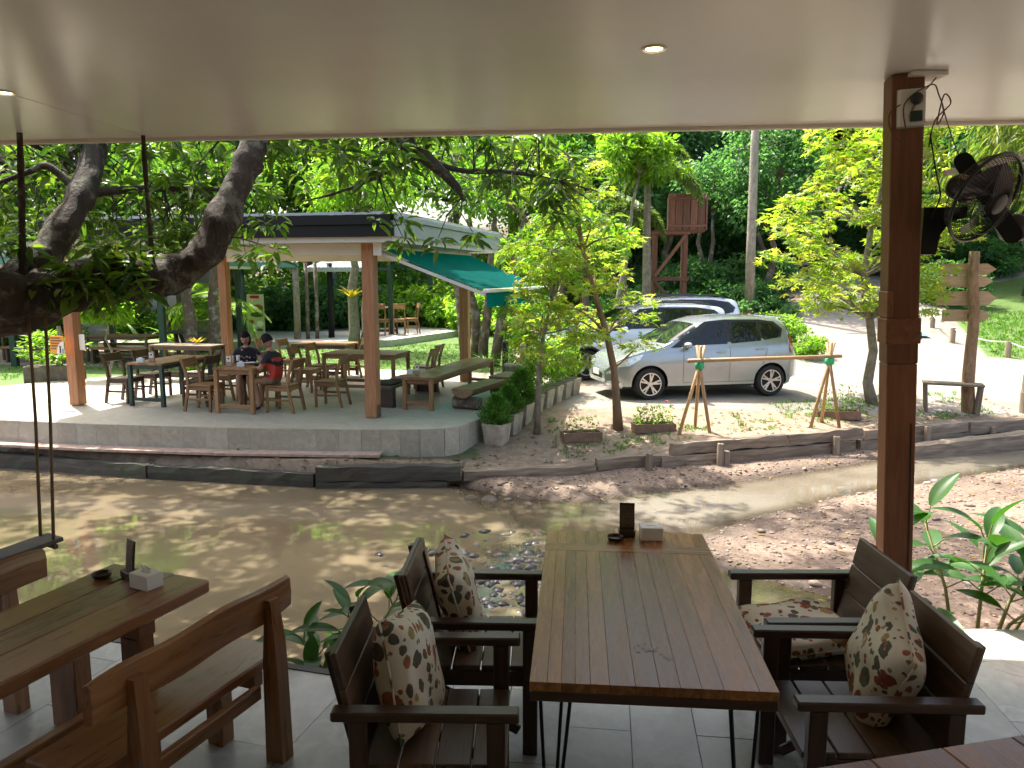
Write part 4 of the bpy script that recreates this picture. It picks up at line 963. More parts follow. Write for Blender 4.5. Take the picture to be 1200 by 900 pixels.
# --- dining chairs
def dining_chair(name, fam, label):
    t = thing(name, label, 'chair', (0, 0, 0), 0); w, dp = .44, .43
    for sx in (-1, 1):
        bar('leg', t, (sx * (w / 2 - .022), dp / 2 - .022, .215), (.042, .042, .43), fam)
        V = []
        pts = [(-dp / 2 - .05, 0), (-dp / 2 + .035, .43), (-dp / 2 + .02, .60), (-dp / 2 - .07, .88)]; hw = .02
        MB().add([(sx * (w / 2 - .022) + a_ * hw, y + b_ * .021, z) for (y, z) in pts for a_, b_ in ((-1, -1), (1, -1), (1, 1), (-1, 1))],
                 [(i * 4 + j, i * 4 + (j + 1) % 4, i * 4 + 4 + (j + 1) % 4, i * 4 + 4 + j) for i in range(3) for j in range(4)] + [(0, 3, 2, 1), (12, 13, 14, 15)]).build('leg', fam + '_z', t)
        bar('side_rail', t, (sx * (w / 2 - .022), 0, .39), (.025, dp - .05, .06), fam)
        bar('stretcher', t, (sx * (w / 2 - .022), .0, .21), (.02, dp - .03, .035), fam)
    bar('front_rail', t, (0, dp / 2 - .022, .39), (w - .088, .025, .06), fam); bar('rear_rail', t, (0, -dp / 2 + .03, .39), (w - .09, .025, .06), fam)
    bar('seat', t, (0, .015, .438), (w, dp - .02, .024), fam, b=.006)
    bar('top_rail', t, (0, -dp / 2 - .045, .80), (w - .084, .026, .15), fam, (R(16), 0, 0))
    return t
GC = 'wooden chairs in the pavilion'
base_chair = dining_chair('dining_chair', 'teak', 'x'); dark_chair = dining_chair('dining_chair', 'dark_wood', 'x')
used_ = set()
def put(kind, x, y, ang, label):
    src = base_chair if kind == 'teak' else dark_chair; rz = R(ang) - PI / 2
    if kind in used_: return dup(src, (x, y, DZ), rz, label, GC)
    used_.add(kind); src.location = (x, y, DZ); src.rotation_euler = (0, 0, rz); src['label'] = label; src['group'] = GC; return src
put('teak', -5.12, 12.68, -8, 'empty orange wood chair to the left of the seated woman')
put('teak', -3.78, 12.58, 168, 'wooden chair the man in red and black sits on')
put('teak', -4.62, 13.50, -85, 'wooden chair under the woman in the printed dress')
put('teak', -3.12, 13.12, 170, 'empty wooden chair directly behind the seated man')
put('teak', -4.0, 14.85, -12, 'wooden chair on left side of middle table, nearer the seated man')
put('teak', -3.85, 15.55, -12, 'wooden chair on left side of middle table, farther from the stream')
put('teak', -1.72, 14.55, 165, 'wooden chair between middle table and long low table')
put('teak', -1.70, 15.30, 165, 'red-brown chair at the far right corner of middle table')
put('teak', -4.75, 16.60, -15, 'wooden chair at the far table beyond the seated man')
put('teak', -3.55, 17.1, 170, 'wooden chair on the lawn side of the far table')
put('teak', -5.3, 16.9, -15, 'wooden chair just behind the woman, by the far table')
put('dark', -5.42, 13.22, 168, 'dark wooden chair at near right of green legged table')
put('teak', -5.22, 13.92, 168, 'brown chair at far right of green legged table')
put('dark', -6.88, 13.55, -14, 'dark wooden chair at near left of green legged table')
put('dark', -6.68, 14.2, -14, 'dark wooden chair at far left of green legged table')
def frame_table(name, label, loc, rz, w, l, h, fam, legfam, n=4, th=.035, apron=.07):
    t = thing(name, label, 'table', loc, rz, 'tables in the pavilion')
    for i in range(n): bar('plank', t, (0, -l / 2 + l / n * (i + .5), h - th / 2), (w, l / n - .002, th), fam) if w >= l else bar('plank', t, (-w / 2 + w / n * (i + .5), 0, h - th / 2), (w / n - .002, l, th), fam)
    for s in (-1, 1):
        bar('apron', t, (0, s * (l / 2 - .045), h - th - apron / 2 - .001), (w - .14, .022, apron), legfam); bar('apron', t, (s * (w / 2 - .045), 0, h - th - apron / 2 - .001), (.022, l - .14, apron), legfam)
        for s2 in (-1, 1): bar('leg', t, (s * (w / 2 - .04), s2 * (l / 2 - .04), (h - th) / 2), (.065, .065, h - th), legfam)
        bar('stretcher', t, (0, s * (l / 2 - .04), .12), (w - .15, .03, .06), legfam)
    return t
wood('green_paint', (.012, .035, .025), (.03, .06, .045), .5)
frame_table('dining_table', 'small orange wood table between the woman and the man', (-4.42, 12.72, DZ), PA, .72, .86, .75, 'teak', 'teak')
frame_table('dining_table', 'narrow table with dark green legs at the left end of the pavilion', (-6.12, 13.72, DZ), PA, .70, 1.45, .75, 'teak', 'green_paint', 5)
frame_table('dining_table', 'large wooden table in the middle of the pavilion behind the front post', (-2.86, 15.05, DZ), PA, 1.5, .9, .75, 'teak', 'teak', 5)
frame_table('dining_table', 'far wooden table near the lawn side of the pavilion', (-4.2, 17.2, DZ), PA, 1.3, .75, .75, 'teak', 'dark_wood')
frame_table('counter_table', 'long grey topped side table beside the back left post', (-6.95, 16.4, DZ), PA, 1.5, .5, .78, 'grey_timber', 'dark_wood', 2)
frame_table('low_table', 'long low wooden table under the awning', (-1.10, 14.15, DZ), math.atan2(3.2, 1.0) - PI / 2, .56, 3.2, .56, 'teak', 'teak', 4, .05)
lb = thing('low_bench', 'dark low bench with mats between the front post and the low table', 'bench', (-1.92, 13.9, DZ), math.atan2(3.2, 1.0) - PI / 2)
for i in range(3): bar('plank', lb, (-.17 + .17 * i, 0, .36), (.165, 2.3, .045), 'worn_wood')
for y in (-.95, .95): bar('leg', lb, (0, y, .168), (.42, .12, .336), 'dark_wood')
for i, y in enumerate((-.75, .0, .75)):
    MB().box((0, y, .40), (.40, .55, .03), .012).build('mat', 'shirt_black' if i != 1 else 'khaki', lb)
hl = thing('log_bench', 'half log bench with flat sawn top beside the planter boxes', 'bench', (-.52, 13.35, DZ), math.atan2(2.4, 1.0) - PI / 2)
def halflog(t, y0, y1, x, r, zt):
    pts = [(x - r, zt)] + [(x - r * math.cos(PI * i / 8), zt - r * .75 * math.sin(PI * i / 8)) for i in range(1, 8)] + [(x + r, zt)]
    n = len(pts); V = [(a_, y0, c_) for a_, c_ in pts] + [(a_ * 1.0, y1, c_) for a_, c_ in pts]
    return MB().add(V, [tuple(range(n)), tuple(reversed(range(n, 2 * n)))] + [(i, n + i, n + (i + 1) % n, (i + 1) % n) for i in range(n)]).build('seat_log', 'log_wood_y', t)
halflog(hl, -.8, .62, 0, .2, .36); halflog(hl, .66, 1.45, .03, .21, .40)
for y in (-.62, .95): MB().tube([(-.24, y, .108), (.24, y, .108)], [.105, .108], 12).build('cross_log', 'bark', hl)
o = MB().box((0, 0, .225), (.38, .5, .45), .03).build('stone_stool', 'grey_timber_z', None, (.02, 15.6, DZ)); tag(o, 'squat wooden stool at the far end of the log bench', 'stool')
def small(kind, label, loc, rz=0):
    if kind == 'tissue': r = tissue_box(label, loc, rz, True)
    elif kind == 'menu':
        r = MB().box((0, 0, .09), (.085, .05, .18), .003).build('menu_stand', 'brown_card', None, loc, (0, 0, rz)); tag(r, label, 'menu stand', 'menu stands on the tables')
        MB().box((0, -.0262, .12), (.07, .0015, .09)).build('card', 'white_card', r); MB().box((0, -.0275, .13), (.03, .0012, .025)).build('print', 'dark_trim', r)
    return r
T = DZ + .751
small('tissue', 'white tissue box on the table between the woman and the man', (-4.46, 12.55, T), .2); small('menu', 'pale menu stand on the table in front of the woman', (-4.66, 12.58, T), .1)
small('tissue', 'white tissue box on the green legged table', (-6.38, 13.12, T), .2); small('menu', 'brown menu stand on the green legged table', (-6.22, 13.2, T), .1)
small('menu', 'upright menu stand on the long low table', (-1.62, 13.0, DZ + .561), .1); small('tissue', 'white tissue box on the long low table', (-1.75, 13.05, DZ + .561), .1)
o = MB().box((0, 0, .02), (.22, .16, .04), .008).build('food_tray', 'dark_trim', None, (-4.18, 12.72, T), (0, 0, .3)); tag(o, 'dark tray on the table in front of the man', 'tray')
o = MB().lathe([(.05, 0), (.1, .03), (.098, .032), (.05, .008), (0, .006)], 16).build('plate', 'white_card', None, (-4.42, 12.88, T)); tag(o, 'white plate on the table between the two diners', 'plate')
o = MB().lathe([(.028, 0), (.034, .10), (.032, .10), (.026, .006), (0, .005)], 14).build('drinking_cup', 'brown_card', None, (-4.22, 12.95, T)); tag(o, 'small drink cup near the man’s tray', 'cup')

# --- the two diners: one skinned surface each
def body(name, verts, edges, rads, mats, assign, loc, rz):
    me = bpy.data.meshes.new(name); me.from_pydata(verts, edges, []); o = bpy.data.objects.new(name, me); C.objects.link(o)
    sk = o.modifiers.new('skin', 'SKIN'); sk.use_smooth_shade = True
    lay = me.skin_vertices[0].data
    for i, r in enumerate(rads): lay[i].radius = r if isinstance(r, tuple) else (r, r); lay[i].use_root = (i == 0)
    sb = o.modifiers.new('sub', 'SUBSURF'); sb.levels = 2; sb.render_levels = 2
    dg = bpy.context.evaluated_depsgraph_get(); me2 = bpy.data.meshes.new_from_object(o.evaluated_get(dg))
    bpy.data.objects.remove(o)
    for m_ in mats: me2.materials.append(MAT[m_])
    for p in me2.polygons: p.material_index = assign(p.center); p.use_smooth = True
    r = ob(name, me2, None, None, loc, (0, 0, rz)); return r
# seated figure, facing local +y; pelvis at the origin on the seat
def seated(name, label, loc, rz, lean_, arms, mats, assign, knee=(.10, .40, .02), head_pitch=0):
    sh = Vector((0, lean_, .50)); nk = Vector((0, lean_ * 1.15, .56)); hd = Vector((0, lean_ * 1.3 + .03, .70))
    vs = [(0, 0, .09), (0, lean_ * .35, .27), (0, lean_ * .85, .44), tuple(nk), (0, nk.y + .012, .61)]
    ed = [(0, 1), (1, 2), (2, 3), (3, 4)]; rd = [(.165, .125), (.148, .11), (.155, .105), (.06, .055), (.05, .05)]
    for s in (-1, 1):
        k = len(vs); kx, ky, kz = knee
        vs += [(s * .09, .10, .07), (s * kx, ky, kz + .06), (s * kx * .95, ky - .02 + (.04 if s > 0 else -.06), -.30), (s * kx, ky + .0 + (.04 if s > 0 else -.06), -.40), (s * kx * 1.1, ky + .13 + (.04 if s > 0 else -.06), -.415)]
        ed += [(0, k), (k, k + 1), (k + 1, k + 2), (k + 2, k + 3), (k + 3, k + 4)]; rd += [.092, .066, .04, .038, .034]
        k = len(vs); e, w, h = arms[0 if s < 0 else 1]
        vs += [(s * .175, lean_ * .9, .455), tuple(e), tuple(w), tuple(h)]
        ed += [(2, k), (k, k + 1), (k + 1, k + 2), (k + 2, k + 3)]; rd += [.062, .044, .030, .034]
    o = body(name, vs, ed, rd, mats, assign, loc, rz); tag(o, label, 'person')
    # head with face, as a child surface of its own shape
    me = bpy.data.meshes.new('head'); bm = bmesh.new(); bmesh.ops.create_uvsphere(bm, u_segments=20, v_segments=16, radius=1)
    for v_ in bm.verts:
        x, y, z = v_.co; jaw = 1 - .22 * max(0, -z) ** 1.2; v_.co = (x * .074 * jaw, y * .092 * (jaw if y > 0 else 1), z * .115)
        if y > .75 and abs(x) < .3 and -.35 < z < .15: v_.co.y += .018 * (1 - abs(x) / .3)
        if y > .6 and .05 < z < .25 and .2 < abs(x) < .6: v_.co.y -= .008
    bm.to_mesh(me); bm.free(); hq = Euler((R(-head_pitch), 0, 0))
    hd_o = ob('head', me, mats[0], o, hd, hq, True)
    for s in (-1, 1):
        MB().lathe([(.001, -.004), (.011, 0), (.001, .004)], 10, Matrix.Translation((s * .030, .083, .012)) @ Matrix.Rotation(R(90), 4, 'X')).build('eye', 'hair', hd_o)
        MB().lathe([(.001, -.006), (.018, -.003), (.02, .003), (.001, .006)], 10, Matrix.Translation((s * .074, -.005, -.005)) @ Matrix.Rotation(R(90), 4, 'Y')).build('ear', mats[0], hd_o)
    MB().box((0, .089, -.055), (.035, .006, .008), .002).build('mouth', 'petal_red', hd_o)
    return o, hd_o
def hairpiece(hd_o, long):
    bm = bmesh.new(); bmesh.ops.create_uvsphere(bm, u_segments=22, v_segments=16, radius=1)
    for v_ in list(bm.verts):
        x, y, z = v_.co; kx = 1.13 if not long else 1.2
        v_.co = (x * .074 * kx, y * .092 * kx - .01, z * .115 * 1.12 + .006)
        if long and z < 0 and y < .3: v_.co.z += z * .06; v_.co.x *= 1.05
    dele = [v_ for v_ in bm.verts if (v_.co.y > .045 and v_.co.z < .055) or (v_.co.z < (-.04 if not long else -.5))]
    bmesh.ops.delete(bm, geom=dele, context='VERTS'); me = bpy.data.meshes.new('hair'); bm.to_mesh(me); bm.free()
    ob('hair', me, 'hair', hd_o, (0, 0, 0), (0, 0, 0), True)
def fingers(o, hand, mat, dirv):
    d = Vector(dirv).normalized(); s = d.cross(Vector((0, 0, 1))).normalized()
    for i in range(5):
        off = (-.028 + .0165 * i); L = (.055, .072, .078, .072, .058)[i] if i else .05
        b0 = Vector(hand) + s * off + (d * .015 if i else Vector((0, 0, 0))); dd = d if i else (d * .5 - s * .9).normalized()
        MB().tube([b0, b0 + dd * L * .55 + Vector((0, 0, -.002)), b0 + dd * L + Vector((0, 0, -.018))], [.0095, .0088, .007], 7).build('finger', mat, o, smooth=True)
# woman in a dark printed dress, elbows on the table, hands raised to her cup
def wm_assign(c):
    if c.z < -.395: return 2
    if c.z > .545: return 0
    if abs(c.x) > .19 and c.z < .40 : return 0
    if c.y > .30 and (c.z < -.02 or (c.z < .2 and abs(c.x) < .2 and c.y > .36)): return 0
    return 1
arms_w = (((-.25, .16, .26), (-.16, .36, .235), (-.10, .40, .245)), ((.22, .18, .27), (.09, .34, .33), (.045, .37, .38)))
w_, wh = seated('person', 'seated woman in a black printed dress, looking down at her hands at the table', (-4.63, 13.40, DZ + .455), R(180 + 8), .10, arms_w, ['skin', 'dress_print', 'dark_trim'], wm_assign, (.085, .38, .0), 22)
hairpiece(wh, True); fingers(w_, arms_w[0][2], 'skin', (.6, .6, 0)); fingers(w_, arms_w[1][2], 'skin', (-.3, .5, .5))
o = MB().lathe([(.026, 0), (.033, .09), (.031, .09), (.024, .006), (0, .005)], 14).build('cup', 'white_card', None, (-4.655, 12.99, DZ + .80)); tag(o, 'pale cup the woman holds in her hands', 'cup')
# man in red and black shirt, back towards the stream
def mn_assign(c):
    if c.z < -.37: return 4
    if c.z > .55: return 0
    if abs(c.x) > .16 and (c.z < .34 and c.y > .15): return 0
    if c.z > .36 and not (c.y < .04 and .395 < c.z < .43): return 2
    if .36 < c.z: return 1
    if .335 < c.z < .36 and c.y < .1: return 2
    if c.z > .10 and c.y < .17: return 1
    if c.z > -.02 and c.y < .42: return 3
    return 0
arms_m = (((-.27, .20, .27), (-.20, .42, .265), (-.16, .48, .275)), ((.25, .22, .27), (.17, .43, .265), (.12, .48, .275)))
mo, mh = seated('person', 'seated man in a red and black shirt leaning over the table', (-3.84, 12.60, DZ + .455), R(78), .14, arms_m, ['skin_tan', 'shirt_red', 'shirt_black', 'khaki', 'dark_trim'], mn_assign, (.13, .40, .0), 25)
hairpiece(mh, False); fingers(mo, arms_m[0][2], 'skin_tan', (.3, .8, 0)); fingers(mo, arms_m[1][2], 'skin_tan', (-.3, .8, 0))
# ------------------------------------------------------------------ cars
def curve(xs, ys, w):
    X_ = np.array(xs, float); Y_ = np.array(ys, float)
    def f(x):
        offs = np.linspace(-w, w, 13); ker = np.hanning(15)[1:-1]; x = np.atleast_1d(np.asarray(x, float))
        return (np.interp(x[:, None] + offs[None, :], X_, Y_) * ker).sum(1) / ker.sum()
    return f
def car(name, label, loc, heading, S, paint):
    t = thing(name, label, 'car', loc, heading, 'cars parked on the concrete lot'); L = S['L']
    zt = curve(*S['top'], .05); zb = curve(*S['belt'], .08); wl = curve(*S['wide'], .06); wr = curve(*S['roofw'], .08)
    z0 = S['z0']
    def ring(x):
        T_, B_, Wl, Wr = float(zt(x)[0]), float(zb(x)[0]), float(wl(x)[0]), float(wr(x)[0]); B_ = min(B_, T_ - .02)
        Wr = min(Wr, Wl * .95); bt = z0 + (.10 if x < .25 or x > L - .2 else 0)
        cab = min(1, max(0, (T_ - B_) / .30)); r = []
        r.append((0, bt)); r.append((Wl * .80, bt)); r.append((Wl * .965, bt + .06)); r.append((Wl * .99, (bt + B_) * .42)); r.append((Wl, (bt + B_) * .58)); r.append((Wl * .985, B_ - .06)); r.append((Wl * .955, B_ - .008))
        eW = Wl * .945; tw = eW + (Wr - eW) * cab
        r.append((eW, B_ + .004 + (T_ - B_) * .02))
        for u in (.33, .66, .88): r.append((eW + (tw - eW) * u, B_ + (T_ - B_) * u * .95))
        r.append((tw * .93, B_ + (T_ - B_) * .97)); r.append((tw * .62, T_ - .006)); r.append((0, T_ + .006))
        return r
    xs = np.unique(np.round(np.concatenate([np.linspace(0, .3, 9), np.linspace(.3, L - .35, 44), np.linspace(L - .35, L, 9)]), 4))
    R_ = [ring(x) for x in xs]; n = len(R_[0]); full = 2 * n - 2; V = []; F = []
    for x, r in zip(xs, R_):
        V += [(x, y, z) for y, z in r] + [(x, -y, z) for y, z in r[-2:0:-1]]
    for i in range(len(xs) - 1):
        for k in range(full): F.append((i * full + k, i * full + (k + 1) % full, (i + 1) * full + (k + 1) % full, (i + 1) * full + k))
    F.append(tuple(range(full))); F.append(tuple((len(xs) - 1) * full + k for k in reversed(range(full))))
    V = [(x - L / 2, y, z) for x, y, z in V]
    bd = MB().add(V, F).build('body', paint, None); bd.data.materials.append(MAT['dark_trim'])
    ct_ = MB(); wr_ = S['wheel_r']
    for wx_ in S['wheels']:
        for s in (-1, 1): ct_.tube([(wx_ - L / 2, s * (S['track'] - .24), wr_), (wx_ - L / 2, s * 1.3, wr_)], wr_ + .055, 36)
    cu = ct_.build('cut', 'dark_trim', None)
    md = bd.modifiers.new('arch', 'BOOLEAN'); md.object = cu; md.operation = 'DIFFERENCE'; md.solver = 'EXACT'
    try: md.material_mode = 'TRANSFER'
    except Exception: pass
    dg = bpy.context.evaluated_depsgraph_get(); me2 = bpy.data.meshes.new_from_object(bd.evaluated_get(dg))
    bpy.data.objects.remove(bd); bpy.data.objects.remove(cu)
    bb = ob('body', me2, None, t); me2.polygons.foreach_set('use_smooth', np.ones(len(me2.polygons), dtype=bool))
    me2.set_sharp_from_angle(angle=R(38))
    def side_y(x, z):
        T_, B_, Wl, Wr = float(zt(x)[0]), float(zb(x)[0]), float(wl(x)[0]), float(wr(x)[0]); B_ = min(B_, T_ - .02); Wr = min(Wr, Wl * .95)
        cab = min(1, max(0, (T_ - B_) / .30)); eW = Wl * .945; tw = eW + (Wr - eW) * cab
        if z > B_: u = (z - B_) / max(.02, (T_ - B_) * .95); return eW + (tw - eW) * min(u, 1.0)
        r = ring(x)[2:7]; return float(np.interp(z, [q_[1] for q_ in r], [q_[0] for q_ in r]))
    def panel(nm, poly, mat, off=.006, parent=None, sides=(-1, 1), res=.05, label=None):
        """a panel following the body side; poly in (x, z)"""
        for s in sides:
            bm = bmesh.new(); vs = []
            dens = []
            for i in range(len(poly)):
                a_, c_ = poly[i], poly[(i + 1) % len(poly)]; k = max(1, int(math.dist(a_, c_) / res))
                for j in range(k): dens.append((a_[0] + (c_[0] - a_[0]) * j / k, a_[1] + (c_[1] - a_[1]) * j / k))
            vs = [bm.verts.new((x, z, 0)) for x, z in dens]; bm.faces.new(vs)
            bmesh.ops.triangulate(bm, faces=bm.faces[:])
            for v_ in bm.verts:
                x, z = v_.co.x, v_.co.y; v_.co = (x - L / 2, s * (side_y(x, z) + off), z)
            bmesh.ops.recalc_face_normals(bm, faces=bm.faces)
            ext = bmesh.ops.extrude_face_region(bm, geom=bm.faces[:]); 
            for v_ in [g_ for g_ in ext['geom'] if isinstance(g_, bmesh.types.BMVert)]: v_.co.y -= s * .012
            bmesh.ops.recalc_face_normals(bm, faces=bm.faces)
            me = bpy.data.meshes.new(nm); bm.to_mesh(me); bm.free(); ob(nm, me, mat, parent or bb)
    def topgrid(nm, x0, x1, frac, mat, off=.008, kx=8, ky=10, shrink=0.0):
        V = []; F = []
        for i in range(kx + 1):
            x = x0 + (x1 - x0) * i / kx; r = ring(x); p = [(y, z) for y, z in r[7:]]; p.reverse()
            d = [0]; 
            for a_, c_ in zip(p[:-1], p[1:]): d.append(d[-1] + math.dist(a_, c_))
            fr = frac - shrink * i / kx
            for j in range(-ky, ky + 1):
                s = abs(j) / ky * d[-1] * fr; y = np.interp(s, d, [q_[0] for q_ in p]); z = np.interp(s, d, [q_[1] for q_ in p]); V.append((x - L / 2 + S.get('nx', 0), math.copysign(y, j) if j else 0, z + off))
        w = 2 * ky + 1
        for i in range(kx):
            for j in range(w - 1): F.append((i * w + j, i * w + j + 1, (i + 1) * w + j + 1, (i + 1) * w + j))
        return MB().add(V, F).build(nm, mat, bb, smooth=True)
    for nm, poly, mat in S['panels']: panel(nm, poly, mat, {'window': .010, 'window_frame': .003, 'tail_light': .012, 'headlight': .012, 'door_gap': .002, 'door_handle': .03, 'side_trim': .012, 'sill_trim': .006, 'arch_trim': .008}.get(nm, .006))
    a_ = S['wind']; topgrid('windscreen', a_[0], a_[1], .80, 'car_glass_dark', .010)
    a_ = S['rear']; topgrid('rear_window', a_[0], a_[1], .72, 'car_glass_dark', .010)
    for s in (-1, 1):
        mx_, mz = S['mirror']; mo_ = MB().lathe([(.001, -.09), (.05, -.075), (.072, -.02), (.072, .03), (.05, .055), (.001, .06)], 14, Matrix.Translation((mx_ - L / 2 - .02, s * (side_y(mx_, mz) + .13), mz + .03)) @ Matrix.Rotation(R(90), 4, 'Y') @ Matrix.Diagonal((.8, 1.35, .9, 1))).build('mirror', paint, t, smooth=True)
        MB().box((mx_ - L / 2 + .0, s * (side_y(mx_, mz) + .045), mz - .02), (.07, .10, .03), .008).build('stalk', 'dark_trim', mo_)
    # wheels
    for wx_ in S['wheels']:
        for s in (-1, 1):
            w = thing('wheel', None, None); C.objects.unlink(w); bpy.data.objects.remove(w)
            r = wr_; M = Matrix.Translation((0, 0, 0)) @ Matrix.Rotation(R(-90 * s), 4, 'X')
            ty = MB().lathe([(r * .66, -.09), (r * .93, -.095), (r, -.07), (r, .07), (r * .93, .095), (r * .68, .092), (r * .66, .06)], 40, M).build('wheel', 'tyre', t, (wx_ - L / 2, s * (S['track'] - .09), r), smooth=False)
            rm = MB().lathe([(r * .60, .03), (r * .66, .09), (r * .70, .088), (r * .70, -.05), (r * .55, -.05), (.001, -.05)], 40, M); rm.build('rim', 'wheel_dark', ty)
            sp_ = MB(); ns = S['spokes']
            for i in range(ns):
                for dl in ((-.16, .16) if S.get('split') else (0,)):
                    a0 = 2 * PI * i / ns + .2; a1 = a0 + dl
                    p0 = M @ Vector((r * .10 * math.cos(a0), r * .10 * math.sin(a0), .078)); p1 = M @ Vector((r * .67 * math.cos(a1), r * .67 * math.sin(a1), .086))
                    sp_.beam(p0, p1, .032 if S.get('split') else .055, .02, .003, up=(0, s, 0))
            sp_.lathe([(r * .66, .086), (r * .665, .096), (r * .72, .096), (r * .72, .086)], 40, M, False)
            sp_.lathe([(.001, .09), (r * .14, .092), (r * .17, .08), (r * .17, .06)], 20, M); sp_.build('spokes', 'alloy', ty)
    return t, bb, side_y, panel
plain('wheel_dark', (.03, .03, .03), .5, .3)
m, nt, b, o = newmat('car_glass_dark'); b.inputs['Base Color'].default_value = (.012, .016, .015, 1); b.inputs['Roughness'].default_value = .03; b.inputs['Specular IOR Level'].default_value = .5; MAT['car_glass_dark'] = m
def win(nm_poly): return ('window', nm_poly, 'car_glass_dark')
HB = dict(L=3.85, z0=.19, top=([0, .03, .12, .3, .62, .95, 1.08, 1.75, 2.1, 2.6, 3.1, 3.45, 3.62, 3.76, 3.82, 3.85], [.50, .60, .70, .80, .90, .97, 1.02, 1.40, 1.49, 1.525, 1.515, 1.47, 1.40, 1.10, .86, .70]),
          belt=([0, .2, .6, 1.0, 1.6, 2.6, 3.3, 3.6, 3.85], [.48, .70, .84, .90, .93, .97, 1.02, 1.05, .68]),
          wide=([0, .05, .15, .35, .8, 2.0, 3.2, 3.6, 3.75, 3.85], [.46, .58, .70, .79, .835, .845, .84, .80, .74, .62]),
          roofw=([0, 1.0, 1.75, 2.5, 3.3, 3.85], [.72, .70, .60, .61, .58, .55]), wheels=(.76, 3.21), wheel_r=.295, track=.83, spokes=5, split=True,
          wind=(1.09, 1.72), rear=(3.60, 3.755), mirror=(1.48, .98), panels=[
    ('window_frame', [(1.16, .955), (1.90, 1.425), (2.3, 1.462), (3.0, 1.455), (3.34, 1.41), (3.50, 1.27), (3.42, 1.10), (3.2, 1.045), (2.4, .995), (1.6, .965)], 'dark_trim'),
    win([(1.50, .995), (1.94, 1.375), (2.28, 1.415), (2.30, 1.015)]), win([(1.22, .975), (1.42, 1.085), (1.42, .985)]),
    win([(2.38, 1.02), (2.37, 1.418), (2.94, 1.408), (3.0, 1.065)]), win([(3.06, 1.075), (3.0, 1.40), (3.30, 1.365), (3.44, 1.25), (3.36, 1.115)]),
    ('tail_light', [(3.60, .86), (3.62, 1.16), (3.70, 1.16), (3.77, .98), (3.79, .83), (3.70, .80)], 'tail_red'),
    ('headlight', [(.10, .60), (.14, .69), (.42, .80), (.62, .845), (.56, .76), (.36, .64)], 'lamp_clear'),
    ('door_gap', [(1.40, .32), (1.40, .96), (1.408, .96), (1.408, .32)], 'dark_trim'), ('door_gap', [(2.335, .30), (2.335, 1.0), (2.343, 1.0), (2.343, .30)], 'dark_trim'), ('door_gap', [(3.02, .62), (3.13, 1.02), (3.138, 1.02), (3.028, .62)], 'dark_trim'),
    ('door_gap', [(1.40, .30), (2.9, .30), (2.9, .308), (1.40, .308)], 'dark_trim'),
    ('door_handle', [(2.06, .86), (2.08, .885), (2.24, .895), (2.26, .87), (2.24, .855)], 'car_silver'), ('door_handle', [(2.86, .90), (2.88, .925), (3.04, .935), (3.06, .91), (3.04, .895)], 'car_silver'),
    ('side_trim', [(1.45, .545), (1.45, .565), (2.30, .58), (2.30, .56)], 'car_silver')])
wheelF = Vector((2.54, 14.13, 0)); wheelR = Vector((4.99, 14.66, 0)); dirc = (wheelR - wheelF).normalized(); offp = Vector((-dirc.y, dirc.x, 0)) * .74
mid = wheelF + dirc * (-.76 + 3.85 / 2) + offp
hb, bodyo, sy_, pn_ = car('hatchback', 'silver hatchback parked nearest, behind the bamboo rail', (mid.x, mid.y, -.15), math.atan2(dirc.y, dirc.x), HB, 'car_silver')
MB().box((-1.905, 0, .42), (.05, .62, .14), .02).build('grille', 'dark_trim', bodyo); MB().box((-1.945, 0, .47), (.012, .36, .11), .003).build('number_plate', 'plate_white', bodyo)
MB().box((1.90, 0, .62), (.03, .36, .12), .003).build('number_plate', 'plate_white', bodyo)
MB().box((1.72, 0, 1.475), (.22, 1.0, .022), .008).build('spoiler', 'car_silver', bodyo)
for s in (-1, 1): MB().beam((-.86, s * .30, 1.04), (-.62, s * .02, 1.16), .012, .012).build('wiper', 'dark_trim', bodyo)
